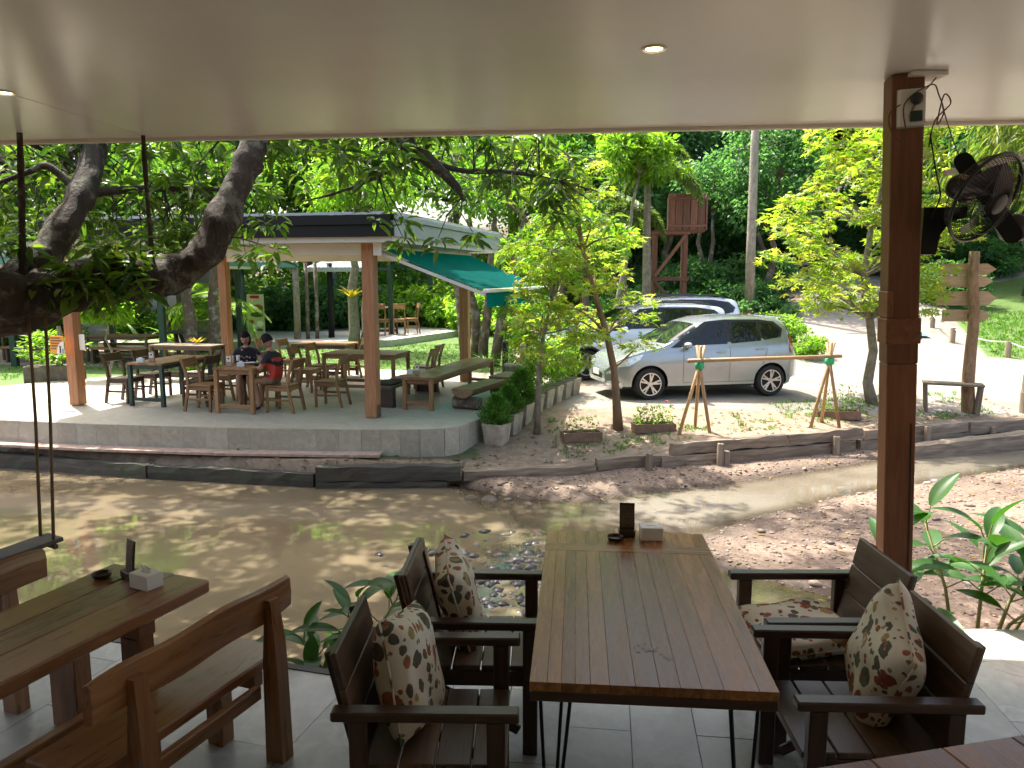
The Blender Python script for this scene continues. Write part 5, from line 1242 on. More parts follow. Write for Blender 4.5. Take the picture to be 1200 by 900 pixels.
SU = dict(L=4.45, z0=.24, top=([0, .04, .15, .35, .8, 1.15, 1.3, 2.0, 2.4, 3.0, 3.7, 4.1, 4.25, 4.36, 4.41, 4.45], [.58, .72, .86, .96, 1.03, 1.08, 1.12, 1.52, 1.60, 1.63, 1.62, 1.57, 1.50, 1.15, .92, .75]),
          belt=([0, .2, .7, 1.2, 2.0, 3.0, 3.9, 4.2, 4.45], [.56, .84, .95, 1.0, 1.03, 1.08, 1.14, 1.16, .74]),
          wide=([0, .05, .15, .4, .9, 2.2, 3.8, 4.2, 4.35, 4.45], [.52, .64, .76, .84, .875, .88, .87, .83, .76, .66]),
          roofw=([0, 1.2, 2.0, 2.8, 3.9, 4.45], [.76, .74, .64, .65, .62, .58]), wheels=(.86, 3.5), wheel_r=.33, track=.86, spokes=5,
          wind=(1.31, 1.98), rear=(4.22, 4.34), mirror=(1.72, 1.08), panels=[
    ('window_frame', [(1.42, 1.06), (2.14, 1.535), (2.6, 1.57), (3.5, 1.56), (3.95, 1.50), (4.12, 1.36), (4.0, 1.20), (3.0, 1.105), (2.0, 1.06)], 'dark_trim'),
    win([(1.76, 1.10), (2.2, 1.49), (2.58, 1.525), (2.60, 1.11)]), win([(2.68, 1.115), (2.67, 1.527), (3.32, 1.515), (3.40, 1.165)]), win([(3.48, 1.18), (3.42, 1.51), (3.86, 1.465), (4.02, 1.34), (3.92, 1.22)]),
    ('tail_light', [(4.18, 1.0), (4.2, 1.2), (4.3, 1.2), (4.37, 1.02)], 'tail_red'), ('headlight', [(.12, .78), (.2, .88), (.6, .95), (.5, .84)], 'lamp_clear'),
    ('sill_trim', [(1.25, .27), (1.25, .40), (3.12, .40), (3.12, .27)], 'dark_trim'),
    ('door_gap', [(1.62, .42), (1.62, 1.05), (1.628, 1.05), (1.628, .42)], 'dark_trim'), ('door_gap', [(2.64, .42), (2.64, 1.1), (2.648, 1.1), (2.648, .42)], 'dark_trim'),
    ('door_handle', [(2.36, .96), (2.38, .985), (2.54, .995), (2.56, .97)], 'car_white')])
sw = Vector((1.62, 16.85, 0)); smid = sw + dirc * (-.86 + 4.45 / 2) + offp
s1, sb1, _, _ = car('suv', 'white SUV with dark wheel arches parked behind the silver hatchback', (smid.x, smid.y, -.13), math.atan2(dirc.y, dirc.x), SU, 'car_white')
for s in (-1, 1):
    MB().tube([(-.15, s * .60, 1.605), (.0, s * .60, 1.665), (1.4, s * .60, 1.67), (1.65, s * .59, 1.60)], .016, 8).build('roof_rail', 'dark_trim', sb1)
    for wx_ in (.86, 3.5): 
        MB().tube([(wx_ - 2.225 + .395 * math.cos(a), s * .872, .33 + .395 * math.sin(a)) for a in [PI * i / 14 for i in range(15)]], .03, 6).build('arch_trim', 'dark_trim', sb1, smooth=True)
s2 = dup(s1, (3.72, 20.0, -.02), math.atan2(dirc.y, dirc.x) + .02, 'silver SUV roof with dark rails showing behind the white SUV')
s2['group'] = 'cars parked on the concrete lot'
# ------------------------------------------------------------------ vegetation
TPL = {
 'diamond': (np.array([(0, 0, 0), (.45, .5, .10), (1, 0, -.12), (.45, -.5, .10)]), [(0, 2, 1), (0, 3, 2)], []),
 'long': (np.array([(0, 0, 0), (.28, .5, .06), (.28, -.5, .06), (.68, .42, .0), (.68, -.42, .0), (1, 0, -.22), (.28, 0, -.02), (.68, 0, -.09)]),
          [(0, 6, 1), (0, 2, 6), (3, 7, 5), (7, 4, 5)], [(1, 6, 7, 3), (6, 2, 4, 7)]),
 'blade': (np.array([(0, .5, 0), (0, -.5, 0), (.6, .35, -.05), (.6, -.35, -.05), (1, 0, -.18)]), [(2, 3, 4)], [(0, 1, 3, 2)]),
}
_s = [(0, 0, 0)]; _f = []
for ang, ln in ((-1.75, .62), (-.85, .88), (0, 1.0), (.85, .88), (1.75, .62)):
    k = len(_s); cx, sy0 = math.cos(ang), math.sin(ang)
    _s += [(cx * ln * .42 - sy0 * .15, sy0 * ln * .42 + cx * .15, .05), (cx * ln, sy0 * ln, -.08), (cx * ln * .42 + sy0 * .15, sy0 * ln * .42 - cx * .15, .05)]
    _f += [(0, k + 1, k), (0, k + 2, k + 1)]
TPL['star'] = (np.array(_s), _f, [])
def unit(a): return a / np.maximum(1e-9, np.linalg.norm(a, axis=1, keepdims=True))
def leaves(name, P, D, Nn, L, W, tpl):
    v, tris, quads_ = TPL[tpl]; n = len(P); D = unit(D); Nn = unit(Nn - D * (Nn * D).sum(1, keepdims=True)); S = np.cross(Nn, D)
    L = np.broadcast_to(L, (n,))[:, None, None]; W = np.broadcast_to(W, (n,))[:, None, None]
    V = P[:, None, :] + D[:, None, :] * v[None, :, 0:1] * L + S[:, None, :] * v[None, :, 1:2] * W + Nn[:, None, :] * v[None, :, 2:3] * L
    k = len(v); off = (np.arange(n) * k)[:, None, None]; F = []
    if tris: F.append((np.array(tris)[None] + off).reshape(-1, 3))
    if quads_: F.append((np.array(quads_)[None] + off).reshape(-1, 4))
    return np_mesh(name, V.reshape(-1, 3), F)
def clumps(rng, centre, rad, n, shell=.55, flat=1.0):
    d = unit(rng.normal(size=(n, 3))); r = rng.uniform(shell, 1, n)[:, None] ** .8
    return np.array(centre) + d * r * np.array(rad)
def puff(rng, Cn, per, cr, flat=.7):
    """leaves gathered in clumps: positions and outward directions"""
    n = len(Cn); d = unit(rng.normal(size=(n * per, 3))); r = rng.uniform(.25, 1, n * per)[:, None] ** .6
    rr = np.repeat(rng.uniform(.6, 1.3, n) * cr, per)[:, None]
    P = np.repeat(Cn, per, axis=0) + d * r * rr * np.array([1, 1, flat]); return P, d
def limbs(m_, base, path_r, tips, rng, r0=.06, n=6, start=.35):
    """branches from a trunk polyline to clump centres"""
    pts = [Vector(p) for p in base]
    for tp in tips:
        tp = Vector(tp); k = min(range(int(len(pts) * start), len(pts)), key=lambda i: (pts[i] - tp).length + max(0, pts[i].z - tp.z + .1 * (tp - pts[i]).length) * 2)
        a = pts[k]; mid_ = a.lerp(tp, .5) + Vector((rng.normal() * .1, rng.normal() * .1, .12 * (tp - a).length))
        q1 = a.lerp(mid_, .5) + Vector((rng.normal(), rng.normal(), rng.normal())) * .03 * (tp - a).length
        m_.tube([a, q1, mid_, tp], [r0, r0 * .75, r0 * .5, r0 * .15], n, False)
# --- crowns and trunks to copy
def make_tree(name, seed, label, cat, leaf, bark, h=3.2, rad=(1.0, 1.0, .9), zc=2.6, nc=46, per=110, cr=.36, L=.13, W=.07, tpl='diamond', tr=.07, droop=.25, group=None, trunk_top=None):
    rng = np.random.default_rng(seed); t = thing(name, label, cat, (0, 0, 0), 0, group)
    Cn = clumps(rng, (0, 0, zc), rad, nc, .35); P, d = puff(rng, Cn, per, cr)
    D = d * .8 + rng.normal(size=d.shape) * .5 + np.array([0, 0, -droop]); Nn = rng.normal(size=d.shape) * .6 + np.array([0, 0, 1.0]) + d * .5
    me = leaves('crown', P, D, Nn, L * rng.uniform(.7, 1.3, len(P)), W * rng.uniform(.8, 1.2, len(P)), tpl)
    ob('crown', me, leaf, t)
    m_ = MB(); tt = trunk_top or zc + .3 * rad[2]; pts = [(0, 0, -.15)] + [(rng.normal() * .05, rng.normal() * .05, tt * i / 6) for i in range(1, 7)]
    m_.tube(pts, [tr * (1.35 if i == 0 else 1 - .1 * i) for i in range(7)], 9)
    limbs(m_, pts, None, [tuple(c) for c in Cn[:18]], rng, tr * .45, 5)
    m_.build('trunk', bark, t, smooth=True); return t
GB = 'trees behind the pavilion'
T_mid = make_tree('broadleaf_tree', 1, 'x', 'tree', 'leaf_mid', 'bark', nc=60, per=120, cr=.34, L=.10, W=.055)
T_light = make_tree('broadleaf_tree', 2, 'x', 'tree', 'leaf_light', 'bark', nc=54, per=120, cr=.33, L=.11, W=.055, rad=(1.05, 1.0, .8))
T_dark = make_tree('forest_tree', 3, 'x', 'tree', 'leaf_dark', 'bark', nc=70, per=130, cr=.34, L=.085, W=.055, rad=(1.0, 1.0, 1.25), zc=2.4, h=3.5)
B_light = make_tree('leafy_bush', 4, 'x', 'bush', 'leaf_light', 'bark_young', rad=(.8, .8, .42), zc=.45, nc=40, per=90, cr=.26, L=.12, W=.06, tr=.03, trunk_top=.4)
B_mid = make_tree('leafy_bush', 5, 'x', 'bush', 'leaf_mid', 'bark_young', rad=(.85, .8, .45), zc=.48, nc=40, per=90, cr=.27, L=.14, W=.06, tr=.03, trunk_top=.4)
B_dark = make_tree('leafy_bush', 6, 'x', 'bush', 'leaf_dark', 'bark_young', rad=(.85, .8, .5), zc=.5, nc=40, per=90, cr=.27, L=.12, W=.06, tr=.03, trunk_top=.4)
first = {}
def plant(src, x, y, s, label, group, rz=None, z=None, sz=None):
    zz = float(height(np.array([x]), np.array([y]))[0]) if z is None else z; rz = random.uniform(0, 6.28) if rz is None else rz
    sc = (s, s, s * (sz or 1))
    if src.name not in first:
        first[src.name] = 1; src.location = (x, y, zz); src.rotation_euler = (0, 0, rz); src.scale = sc; src['label'] = label; src['group'] = group; return src
    return dup(src, (x, y, zz), rz, label, group, sc)
random.seed(8)
GL = {(-11.2, 31.2): 'bright tree directly behind the pale shelter roof', (-8.0, 34.0): 'mid green tree behind the dark shelter post', (-22, 33): 'mid green tree behind the left part of the white roofed hall', (-17, 35): 'bright green tree behind the middle of the white roofed hall', (-13, 33): 'mid green tree at the right end of the white roofed hall', (-9.5, 36): 'bright green tree rising above the pale shelter roof',
      (-6.5, 39.5): 'mid green tree behind the log posts of the shelter', (-3, 39.5): 'bright green tree behind the far terrace chairs', (0.5, 40): 'mid green tree rising behind the green awning', (-19.5, 29): 'smaller bright tree in front of the white hall, seen past the leaning tree', (-15.5, 31): 'smaller mid green tree beside the white hall, left of the leaning trunk',
      (1.2, 35): 'small bright tree right of the awning behind the palms', (-26, 30): 'bright green tree beyond the left edge behind the leaning tree', (2.2, 33): 'mid green tree behind the feather palm left of the tower', (-24, 42): 'tall distant mid green tree far behind the white hall', (-16, 44): 'tall distant bright tree far behind the leaning trunk',
      (-8, 45): 'tall distant mid green tree above the middle of the pavilion roof', (0, 45): 'tall distant bright tree above the awning', (-32, 40): 'tall distant bright tree beyond the left edge'}
for (x, y, s, k) in [(-22, 33, 3.4, 0), (-17, 35, 3.6, 1), (-13, 33, 3.0, 0), (-9.5, 36, 3.5, 1), (-6.5, 39.5, 3.4, 0), (-3, 39.5, 3.6, 1), (0.5, 40, 3.8, 0), (-19.5, 29, 2.4, 1), (-11.2, 31.2, 2.5, 1), (-8.0, 34.0, 2.7, 0), (-15.5, 31, 2.5, 0), (1.2, 35, 2.4, 1), (-26, 30, 3.4, 1), (2.2, 33, 2.7, 0)]:
    plant((T_mid, T_light)[k], x, y, s, GL[(x, y)], GB)
for (x, y, s, k) in [(-24, 42, 4.4, 0), (-16, 44, 4.6, 1), (-8, 45, 4.4, 0), (0, 45, 4.6, 1), (-32, 40, 4.4, 1)]:
    plant((T_mid, T_light)[k], x, y, s, GL[(x, y)], 'trees at the back of the grove')
LF = 'dark green forest tree on the slope beyond the road'
FL = {(18, 38): 'forest tree behind the right side of the timber post', (22.5, 37): 'forest tree far behind the signpost', (27, 35): 'forest tree beyond the right edge behind the grass bank', (7.5, 44): 'tall back row forest tree left of the utility pole', (12.5, 47): 'tall back row forest tree right of the utility pole', (18, 46): 'tall back row forest tree behind the post', (24, 44): 'tall back row forest tree behind the fan', (29, 29): 'forest tree beyond the right edge by the bamboo', (3, 42): 'tall back row forest tree behind the palms', (5.5, 36.5): 'dark forest tree standing behind the timber tower', (9.5, 38.5): 'dark forest tree directly behind the utility pole', (9.3, 27.6): 'small dark tree just right of the utility pole foot', (13.5, 40): 'dark forest tree between the utility pole and the glowing star leaved tree', (6.6, 33.4): 'dark tree on the slope between timber tower and utility pole', (10.8, 33.6): 'dark tree above the middle of the rail fence', (19.0, 28.5): 'dark tree behind the signpost boards', (22.0, 24.5): 'dark tree behind the caged fan', (14.2, 36.5): 'dark tree beyond the top of the road, left of the post', (16.8, 33.2): 'dark tree beyond the upper road just behind the post', (24, 30): 'dark tree at the right edge behind the bamboo', (4.2, 31.0): 'dark tree behind the foxtail palms'}
for (x, y, s) in [(5.5, 36.5, 3.5), (9.5, 38.5, 3.8), (13.5, 40, 4.0), (18, 38, 3.9), (22.5, 37, 3.8), (27, 35, 3.8), (7.5, 44, 4.6), (12.5, 47, 5.0), (18, 46, 4.8), (24, 44, 4.6), (29, 29, 3.2), (3, 42, 4.2), (10.8, 33.6, 2.2), (4.2, 31.0, 2.2), (19.0, 28.5, 2.6), (22.0, 24.5, 2.6), (24, 30, 3.0), (16.8, 33.2, 2.6), (14.2, 36.5, 3.0), (6.6, 33.4, 2.4), (9.3, 27.6, 1.9)]:
    plant(T_dark, x, y, s, FL.get((x, y), LF), 'forest trees on the slope')
# bushes and hedge plants one can tell apart
for (src, x, y, s, lab) in [
    (B_light, -3.4, 33.4, 2.2, 'bright green hedge bush behind the far terrace chairs'), (B_light, -1.2, 31.8, 1.9, 'bright bush at the right end of the far terrace'), (B_light, -5.6, 34.2, 2.2, 'green hedge bush behind the far green post'),
    (B_light, .6, 27.5, 1.6, 'bright bush on the lawn beyond the trunks'), (B_dark, -9.0, 31.5, 2.0, 'dark shrub in the shade behind the log posts'), (B_dark, -7.0, 32.6, 2.2, 'dark shrub behind the far terrace'), (B_dark, -11.4, 29.8, 1.8, 'dark shrub behind the food banner'),
    (B_mid, -13.6, 28.2, 1.6, 'green bush behind the far left tables'), (B_mid, -17, 27, 2.0, 'green bush at the far left behind the lawn'), (B_light, -19.5, 24.5, 1.8, 'bright bush at the left edge beyond the lawn'),
    (B_mid, 5.6, 23.2, .95, 'low green bush at the foot of the timber tower'), (B_light, 7.25, 21.2, .95, 'pale leafy shrub beside the road behind the hatchback'), (B_light, 7.7, 19.9, .62, 'small yellow green shrub at the rear of the hatchback'), (B_dark, 8.6, 26.6, 1.0, 'dark shrub at the foot of the utility pole'),
    (B_mid, 3.0, 24.0, 1.2, 'green bush left of the timber tower'), (B_light, 2.2, 21.5, 1.1, 'bright bush behind the white SUV'), (B_mid, 1.6, 18.6, .9, 'leafy bush at the nose of the white SUV'), (B_dark, 7.0, 28.5, 1.5, 'dark bush below the rail fence'), (B_dark, 9.6, 30.5, 1.5, 'dark bush between pole and rail fence'), (B_dark, 17.0, 34.5, 1.6, 'dark bush beyond the upper road'), (B_dark, 20.5, 33.5, 1.7, 'dark bush at the right beyond the upper road'),
    (B_mid, .9, 20.5, 1.3, 'green bush right of the trunk cluster'), (B_dark, 15.5, 27.5, 1.5, 'dark bush right of the upper road'), (B_mid, 18.5, 24.5, 1.6, 'green bush above the grass bank'), (B_mid, -14.2, 24.2, 1.0, 'green bush by the far left path')]:
    plant(src, x, y, s, lab, 'bushes around the garden')
# undergrowth that reads as one mass
def mass(name, label, mat, n, fx, hgt, L, seed, thr=.36):
    r_ = np.random.default_rng(seed); x, y = fx(r_, n); k_ = vnoise(x, y, .55, seed) * .6 + vnoise(x, y, 1.7, seed + 1) * .4; keep_ = k_ > thr; x, y, k_ = x[keep_], y[keep_], k_[keep_]
    z = height(x, y) + hgt * (k_ - thr + .12) * 2.2 * r_.uniform(0, 1, len(x)) ** .6; P = np.stack([x, y, z], 1); D = r_.normal(size=P.shape) + np.array([0, -.4, .1]); Nn = r_.normal(size=P.shape) * .6 + np.array([0, -.3, 1.])
    tag(ob(name, leaves(name, P, D, Nn, L * r_.uniform(.6, 1.3, len(P)), L * .55, 'diamond'), mat), label, kind='stuff')
mass('undergrowth', 'dense undergrowth on the forest slope', 'leaf_dark', 60000, lambda r_, n: (r_.uniform(2, 36, n), r_.uniform(35.8, 52, n)), 2.6, .34, 91, .30)
mass('undergrowth', 'dense bright undergrowth behind the far terrace and hall', 'leaf_mid', 52000, lambda r_, n: (r_.uniform(-34, 4, n), r_.uniform(34.6, 46, n)), 3.4, .32, 92, .28)
mass('undergrowth', 'low undergrowth between tower and rail fence', 'leaf_dark', 11000, lambda r_, n: (r_.uniform(2, 9.4, n), r_.uniform(25.0, 33, n)), .9, .22, 93, .36)
# trunk cluster behind the awning post
def bare_tree(name, label, x, y, stems, h, r, bark, leaf_src, crown_z, crown_s, seed):
    rng = np.random.default_rng(seed); z = float(height(np.array([x]), np.array([y]))[0]); t = thing(name, label, 'tree', (x, y, z), 0)
    tips = []
    for (dx, dy, lx, ly) in stems:
        pts = [(dx, dy, -.2)] + [(dx + lx * i / 6 + rng.normal() * .04, dy + ly * i / 6 + rng.normal() * .04, h * i / 6) for i in range(1, 7)]
        MB().tube(pts, [r * (1.25 - .12 * i) for i in range(7)], 9).build('trunk', bark, t, smooth=True); tips.append(pts[-1])
    rad = (crown_s, crown_s, crown_s * .55); Cn = clumps(rng, (np.mean([p[0] for p in tips]), np.mean([p[1] for p in tips]), crown_z), rad, 40, .3); P, d = puff(rng, Cn, 90, crown_s * .28)
    D = d + rng.normal(size=d.shape) * .5 + np.array([0, 0, -.3]); Nn = rng.normal(size=d.shape) * .6 + np.array([0, 0, 1.0])
    ob('crown', leaves('crown', P, D, Nn, .20 * rng.uniform(.7, 1.3, len(P)), .09, 'diamond'), leaf_src, t)
    m_ = MB()
    for c in Cn[:14]:
        a = Vector(tips[int(rng.integers(len(tips)))]); m_.tube([a, a.lerp(Vector(c), .5) + Vector((0, 0, .2)), Vector(c)], [r * .35, r * .22, r * .06], 5, False)
    m_.build('branches', bark, t, smooth=True); return t
bare_tree('garden_tree', 'cluster of slim lichened trunks behind the right awning post', -1.05, 20.5, [(-.15, 0, -.5, 0), (.25, .1, .35, .1), (.55, -.1, .8, .1), (.05, .3, -.1, .3)], 3.9, .12, 'bark', 'leaf_mid', 5.2, 2.2, 31)
bare_tree('garden_tree', 'tree with pale trunk carrying a yellow bromeliad behind the front post', -5.1, 24.6, [(0, 0, .1, 0), (.35, .1, .3, 0)], 4.0, .16, 'bark_pale', 'leaf_light', 5.3, 2.0, 32)
bare_tree('garden_tree', 'mossy trunk left of the back left pavilion post', -8.6, 20.6, [(0, 0, -.1, .1), (.45, .3, .2, 0)], 3.6, .15, 'bark', 'leaf_mid', 5.2, 2.2, 33)
bare_tree('garden_tree', 'leaning pale sapling trunk on the lawn right of the pavilion', .9, 25.5, [(0, 0, 1.1, 0)], 3.0, .09, 'bark_pale', 'leaf_mid', 4.0, 1.5, 34)
bare_tree('garden_tree', 'slim bare sapling at the left end of the pavilion lawn', -8.9, 16.9, [(0, 0, .0, 0)], 1.5, .03, 'bark_pale', 'leaf_light', 1.75, .55, 35)
bare_tree('garden_tree', 'tall thin leaning tree left of the timber tower', 2.75, 21.6, [(0, 0, .75, .2)], 5.0, .07, 'bark_pale', 'leaf_light', 5.6, 1.3, 36)
bare_tree('garden_tree', 'small tree on the slope between tower and utility pole', 7.1, 29.0, [(0, 0, -.1, .2), (.3, 0, .1, .2)], 3.0, .10, 'bark', 'leaf_dark', 4.2, 1.7, 37)
# rosettes of strap leaves: bromeliads, lilies, palms in the undergrowth
def rosette_mesh(seed, n, L, W, up, curve_=.5):
    rng = np.random.default_rng(seed); m_ = MB()
    for i in range(n):
        a = 2 * PI * i / n + rng.normal() * .25; u = up * rng.uniform(.6, 1.3); ll = L * rng.uniform(.7, 1.15); dx, dy = math.cos(a), math.sin(a); V = []; k = 6
        for j in range(k + 1):
            s = j / k; r_ = ll * s * math.cos(u * (1 - s * .3)); z = ll * (s * math.sin(u) - curve_ * s * s * .8); w = W * (1 - s ** 2.2) * (.55 + .8 * s * (1 - s) * 2) + .001
            V += [(dx * r_ - dy * w, dy * r_ + dx * w, z + .02 * (1 - s)), (dx * r_, dy * r_, z - w * .25), (dx * r_ + dy * w, dy * r_ - dx * w, z + .02 * (1 - s))]
        m_.add(V, [(j * 3 + q_, j * 3 + q_ + 1, j * 3 + q_ + 4, j * 3 + q_ + 3) for j in range(k) for q_ in (0, 1)])
    return m_.mesh('foliage', False)
RM = {k: rosette_mesh(*v) for k, v in {'brom': (41, 18, .55, .035, 1.0, .35), 'lily': (42, 22, .75, .028, 1.15, .6), 'fern': (43, 16, .9, .06, .9, .5)}.items()}
def rosette(kind, mat, label, x, y, z, s, name='strap_leaf_plant'):
    me = RM[kind].copy(); o = ob(name, me, mat, None, (x, y, z), (0, 0, random.uniform(0, 6)), True); o.scale = (s,) * 3; tag(o, label, 'plant', 'strap leaved garden plants')
gz = lambda x, y: float(height(np.array([x]), np.array([y]))[0])
for (k, mt, lab, x, y, z, s) in [('brom', 'leaf_yellow', 'yellow bromeliad growing on the pale trunk behind the front post', -5.05, 24.3, 1.45, 1.1), ('lily', 'leaf_mid', 'dark strap leaved clump at the foot of the trunk cluster', -.75, 20.1, None, 1.0), ('lily', 'leaf_mid', 'strap leaved clump right of the awning post', -.1, 19.3, None, .9),
    ('fern', 'leaf_light', 'fern like rosette beside the back left post', -7.2, 19.6, None, .9), ('brom', 'leaf_yellow', 'yellow green bromeliad on the side table', -6.75, 16.45, DZ + .79, .45), ('fern', 'leaf_light', 'leafy clump behind the green legged table', -8.1, 19.2, None, .9), ('fern', 'leaf_mid', 'broad fern below the white hall roof', -12.6, 26.0, None, 1.6), ('fern', 'leaf_light', 'bright fern left of the mossy stump', -11.2, 25.6, None, 1.5),
    ('lily', 'leaf_light', 'pale strap leaved plant behind the white SUV', 1.5, 20.2, None, 1.2), ('fern', 'leaf_house', 'broad leaved rosette by the tower legs', 3.9, 23.0, None, 1.4)]:
    rosette(k, mt, lab, x, y, gz(x, y) if z is None else z, s)
# --- star leaved young trees
def star_tree(label, x, y, h, trunk_pts, tr, Cn, per, cr, L, seed, bark='bark_young'):
    rng = np.random.default_rng(seed); z = gz(x, y); t = thing('star_leaf_tree', label, 'tree', (x, y, z), 0, 'young star leaved trees')
    n = len(Cn); r = np.sqrt(rng.uniform(0, 1, n * per)); a = rng.uniform(0, 2 * PI, n * per); rr = np.repeat(rng.uniform(.7, 1.25, n) * cr, per)
    P = np.repeat(np.array(Cn), per, 0) + np.stack([r * np.cos(a) * rr, r * np.sin(a) * rr, rng.normal(size=n * per) * cr * .18 - r * r * cr * .25], 1)
    D = np.stack([np.cos(a), np.sin(a), np.full(n * per, -.15)], 1) + rng.normal(size=(n * per, 3)) * .45; Nn = np.array([0, 0, 1.0]) + rng.normal(size=(n * per, 3)) * .4
    ob('crown', leaves('crown', P, D, Nn, L * rng.uniform(.42, 1.32, n * per), L * rng.uniform(.6, 1.15, n * per), 'star'), 'leaf_star', t)
    m_ = MB(); k = len(trunk_pts); m_.tube(trunk_pts, [tr * (1.2 if i == 0 else 1.0 - .75 * i / (k - 1)) for i in range(k)], 10); limbs(m_, trunk_pts, None, [tuple(c) for c in Cn], rng, tr * .32, 5, .3); m_.build('trunk', bark, t, smooth=True); return t
rng = np.random.default_rng(77)
def layered(cx, cy, z0, z1, r0, n, rng):
    out = []
    for i in range(n):
        u = (i + .5) / n; z = z0 + (z1 - z0) * u; rr = r0 * (1 - .55 * abs(u - .4) ** 1.2 * 1.6) * rng.uniform(.35, 1.0); a = i * 2.4 + rng.normal() * .3; out.append((cx(z) + rr * math.cos(a), cy(z) + rr * math.sin(a), z))
    return out
star_tree('young star leaved tree with brown trunk in front of the parked cars', 1.75, 12.37, 4, [(0, 0, -.1), (-.05, 0, .5), (-.10, 0, 1.0), (-.22, .02, 1.55), (-.42, .05, 2.2), (-.62, .1, 2.9), (-.75, .1, 3.7), (-.8, .1, 4.3)], .075, layered(lambda z: -.30 - .22 * (z - 1), lambda z: .05, 1.35, 4.5, 1.12, 34, rng), 54, .32, .115, 51)
star_tree('slender star leaved tree with patchy trunk beside the first planter boxes', .40, 12.15, 3, [(0, 0, -.1), (.02, 0, .5), (.03, 0, 1.0), (.1, .05, 1.6), (.25, .1, 2.2), (.2, .1, 2.9)], .055, layered(lambda z: .1, lambda z: .1, 1.15, 3.1, .85, 22, rng), 55, .30, .11, 52, 'bark_pale')
star_tree('large star leaved tree with glowing yellow green crown beside the post', 6.84, 14.36, 5, [(0, 0, -.1), (-.13, 0, .4), (-.06, 0, 1.0), (-.16, .02, 1.6), (-.3, .05, 2.4), (-.2, .1, 3.3), (0, .1, 4.2), (.1, .1, 5.2)], .105, layered(lambda z: -.62 + .16 * (z - 1), lambda z: .1, 1.75, 5.6, 1.70, 64, rng), 80, .42, .13, 53, 'bark_pale')
bare_tree('garden_tree', 'green tree with reddish flowers behind the planter boxes', 1.2, 18.2, [(0, 0, -.2, 0), (.2, 0, .4, .1)], 2.3, .06, 'bark_young', 'leaf_light', 3.0, 1.35, 38)
# --- leaning tree over the pool
def leafblade_(L, W, curl):
    k = 9; V = []
    for j in range(k + 1):
        s = j / k; w = W * (math.sin(PI * min(1, s * .97 + .03)) ** .75) * (1 - .3 * s) + .0008; x = L * (s - curl * .12 * s * s); z = -L * curl * s * s * .55
        V += [(x, w, z + w * .28), (x, w * .5, z + w * .10), (x, 0, z - .002), (x, -w * .5, z + w * .10), (x, -w, z + w * .28)]
    return MB().add(V, [(j * 5 + q_, j * 5 + q_ + 1, j * 5 + q_ + 6, j * 5 + q_ + 5) for j in range(k) for q_ in range(4)]).mesh('leaf', False)
lt_ = thing('leaning_tree', 'old lichened tree leaning over the pool from the left, with long drooping leaves', 'tree', (-9.0, 4.6, -1.4))
O_ = Vector((-9.0, 4.6, -1.4)); rng = np.random.default_rng(9)
def rel(p): return Vector(p) - O_
main = [(-9.0, 4.6, -1.7), (-8.0, 4.7, -.2), (-6.6, 4.9, .9), (-5.2, 5.2, 1.5), (-4.3, 5.4, 1.78), (-3.65, 5.5, 1.90), (-3.02, 5.6, 2.05), (-2.55, 5.75, 2.13), (-2.33, 5.85, 2.26), (-2.20, 5.98, 2.55), (-2.10, 6.15, 2.9), (-2.0, 6.3, 3.25), (-1.85, 6.5, 3.8), (-1.6, 6.8, 4.5), (-1.3, 7.2, 5.3)]
mr_ = [.40, .34, .29, .25, .215, .20, .165, .148, .13, .112, .10, .098, .09, .07, .045]
def gnarl(pts, rad, sub=9):
    P = [Vector(p) for p in pts]; out = []; ro = []
    for i in range(len(P) - 1):
        p0, p1, p2, p3 = P[max(i - 1, 0)], P[i], P[i + 1], P[min(i + 2, len(P) - 1)]
        for k in range(sub):
            u = k / sub; out.append(.5 * ((2 * p1) + (p2 - p0) * u + (2 * p0 - 5 * p1 + 4 * p2 - p3) * u * u + (3 * p1 - p0 - 3 * p2 + p3) * u ** 3)); ro.append((rad[i] + (rad[i + 1] - rad[i]) * u) * (1 + .05 * math.sin(len(out) * .7) + .03 * math.sin(len(out) * 1.9)))
    out.append(P[-1]); ro.append(rad[-1]); return out, ro
def limb(name, pts, rad, n=14):
    o_, r_ = gnarl(pts, rad); me = MB().tube([rel(p) for p in o_], r_, n).mesh(name)
    co = np.zeros(len(me.vertices) * 3); me.vertices.foreach_get('co', co); co = co.reshape(-1, 3); nv = np.array([v_.normal[:] for v_ in me.vertices]); ang_ = co @ np.array([1.7, 2.3, 1.1])
    dsp = (vnoise(co[:, 0] * 3 + co[:, 2] * 4, co[:, 1] * 7 + co[:, 2] * 3, 1.3, 3) - .5) * .5 + (vnoise(co[:, 0] * 9 + co[:, 2] * 5, co[:, 1] * 12 - co[:, 2] * 9, 1.6, 4) - .5) * .28
    me.vertices.foreach_set('co', (co + nv * (dsp * max(rad) * .30)[:, None]).ravel()); me.update()
    return ob(name, me, 'bark_mango', lt_, smooth=True)
limb('trunk', main, mr_, 26)
b2 = [(-3.72, 5.55, 1.95), (-3.55, 5.75, 2.15), (-3.45, 5.92, 2.40), (-3.40, 6.2, 2.75), (-3.46, 6.6, 3.22), (-3.6, 7.0, 4.0), (-3.5, 7.4, 4.9)]; limb('limb', b2, [.17, .15, .12, .105, .10, .08, .04])
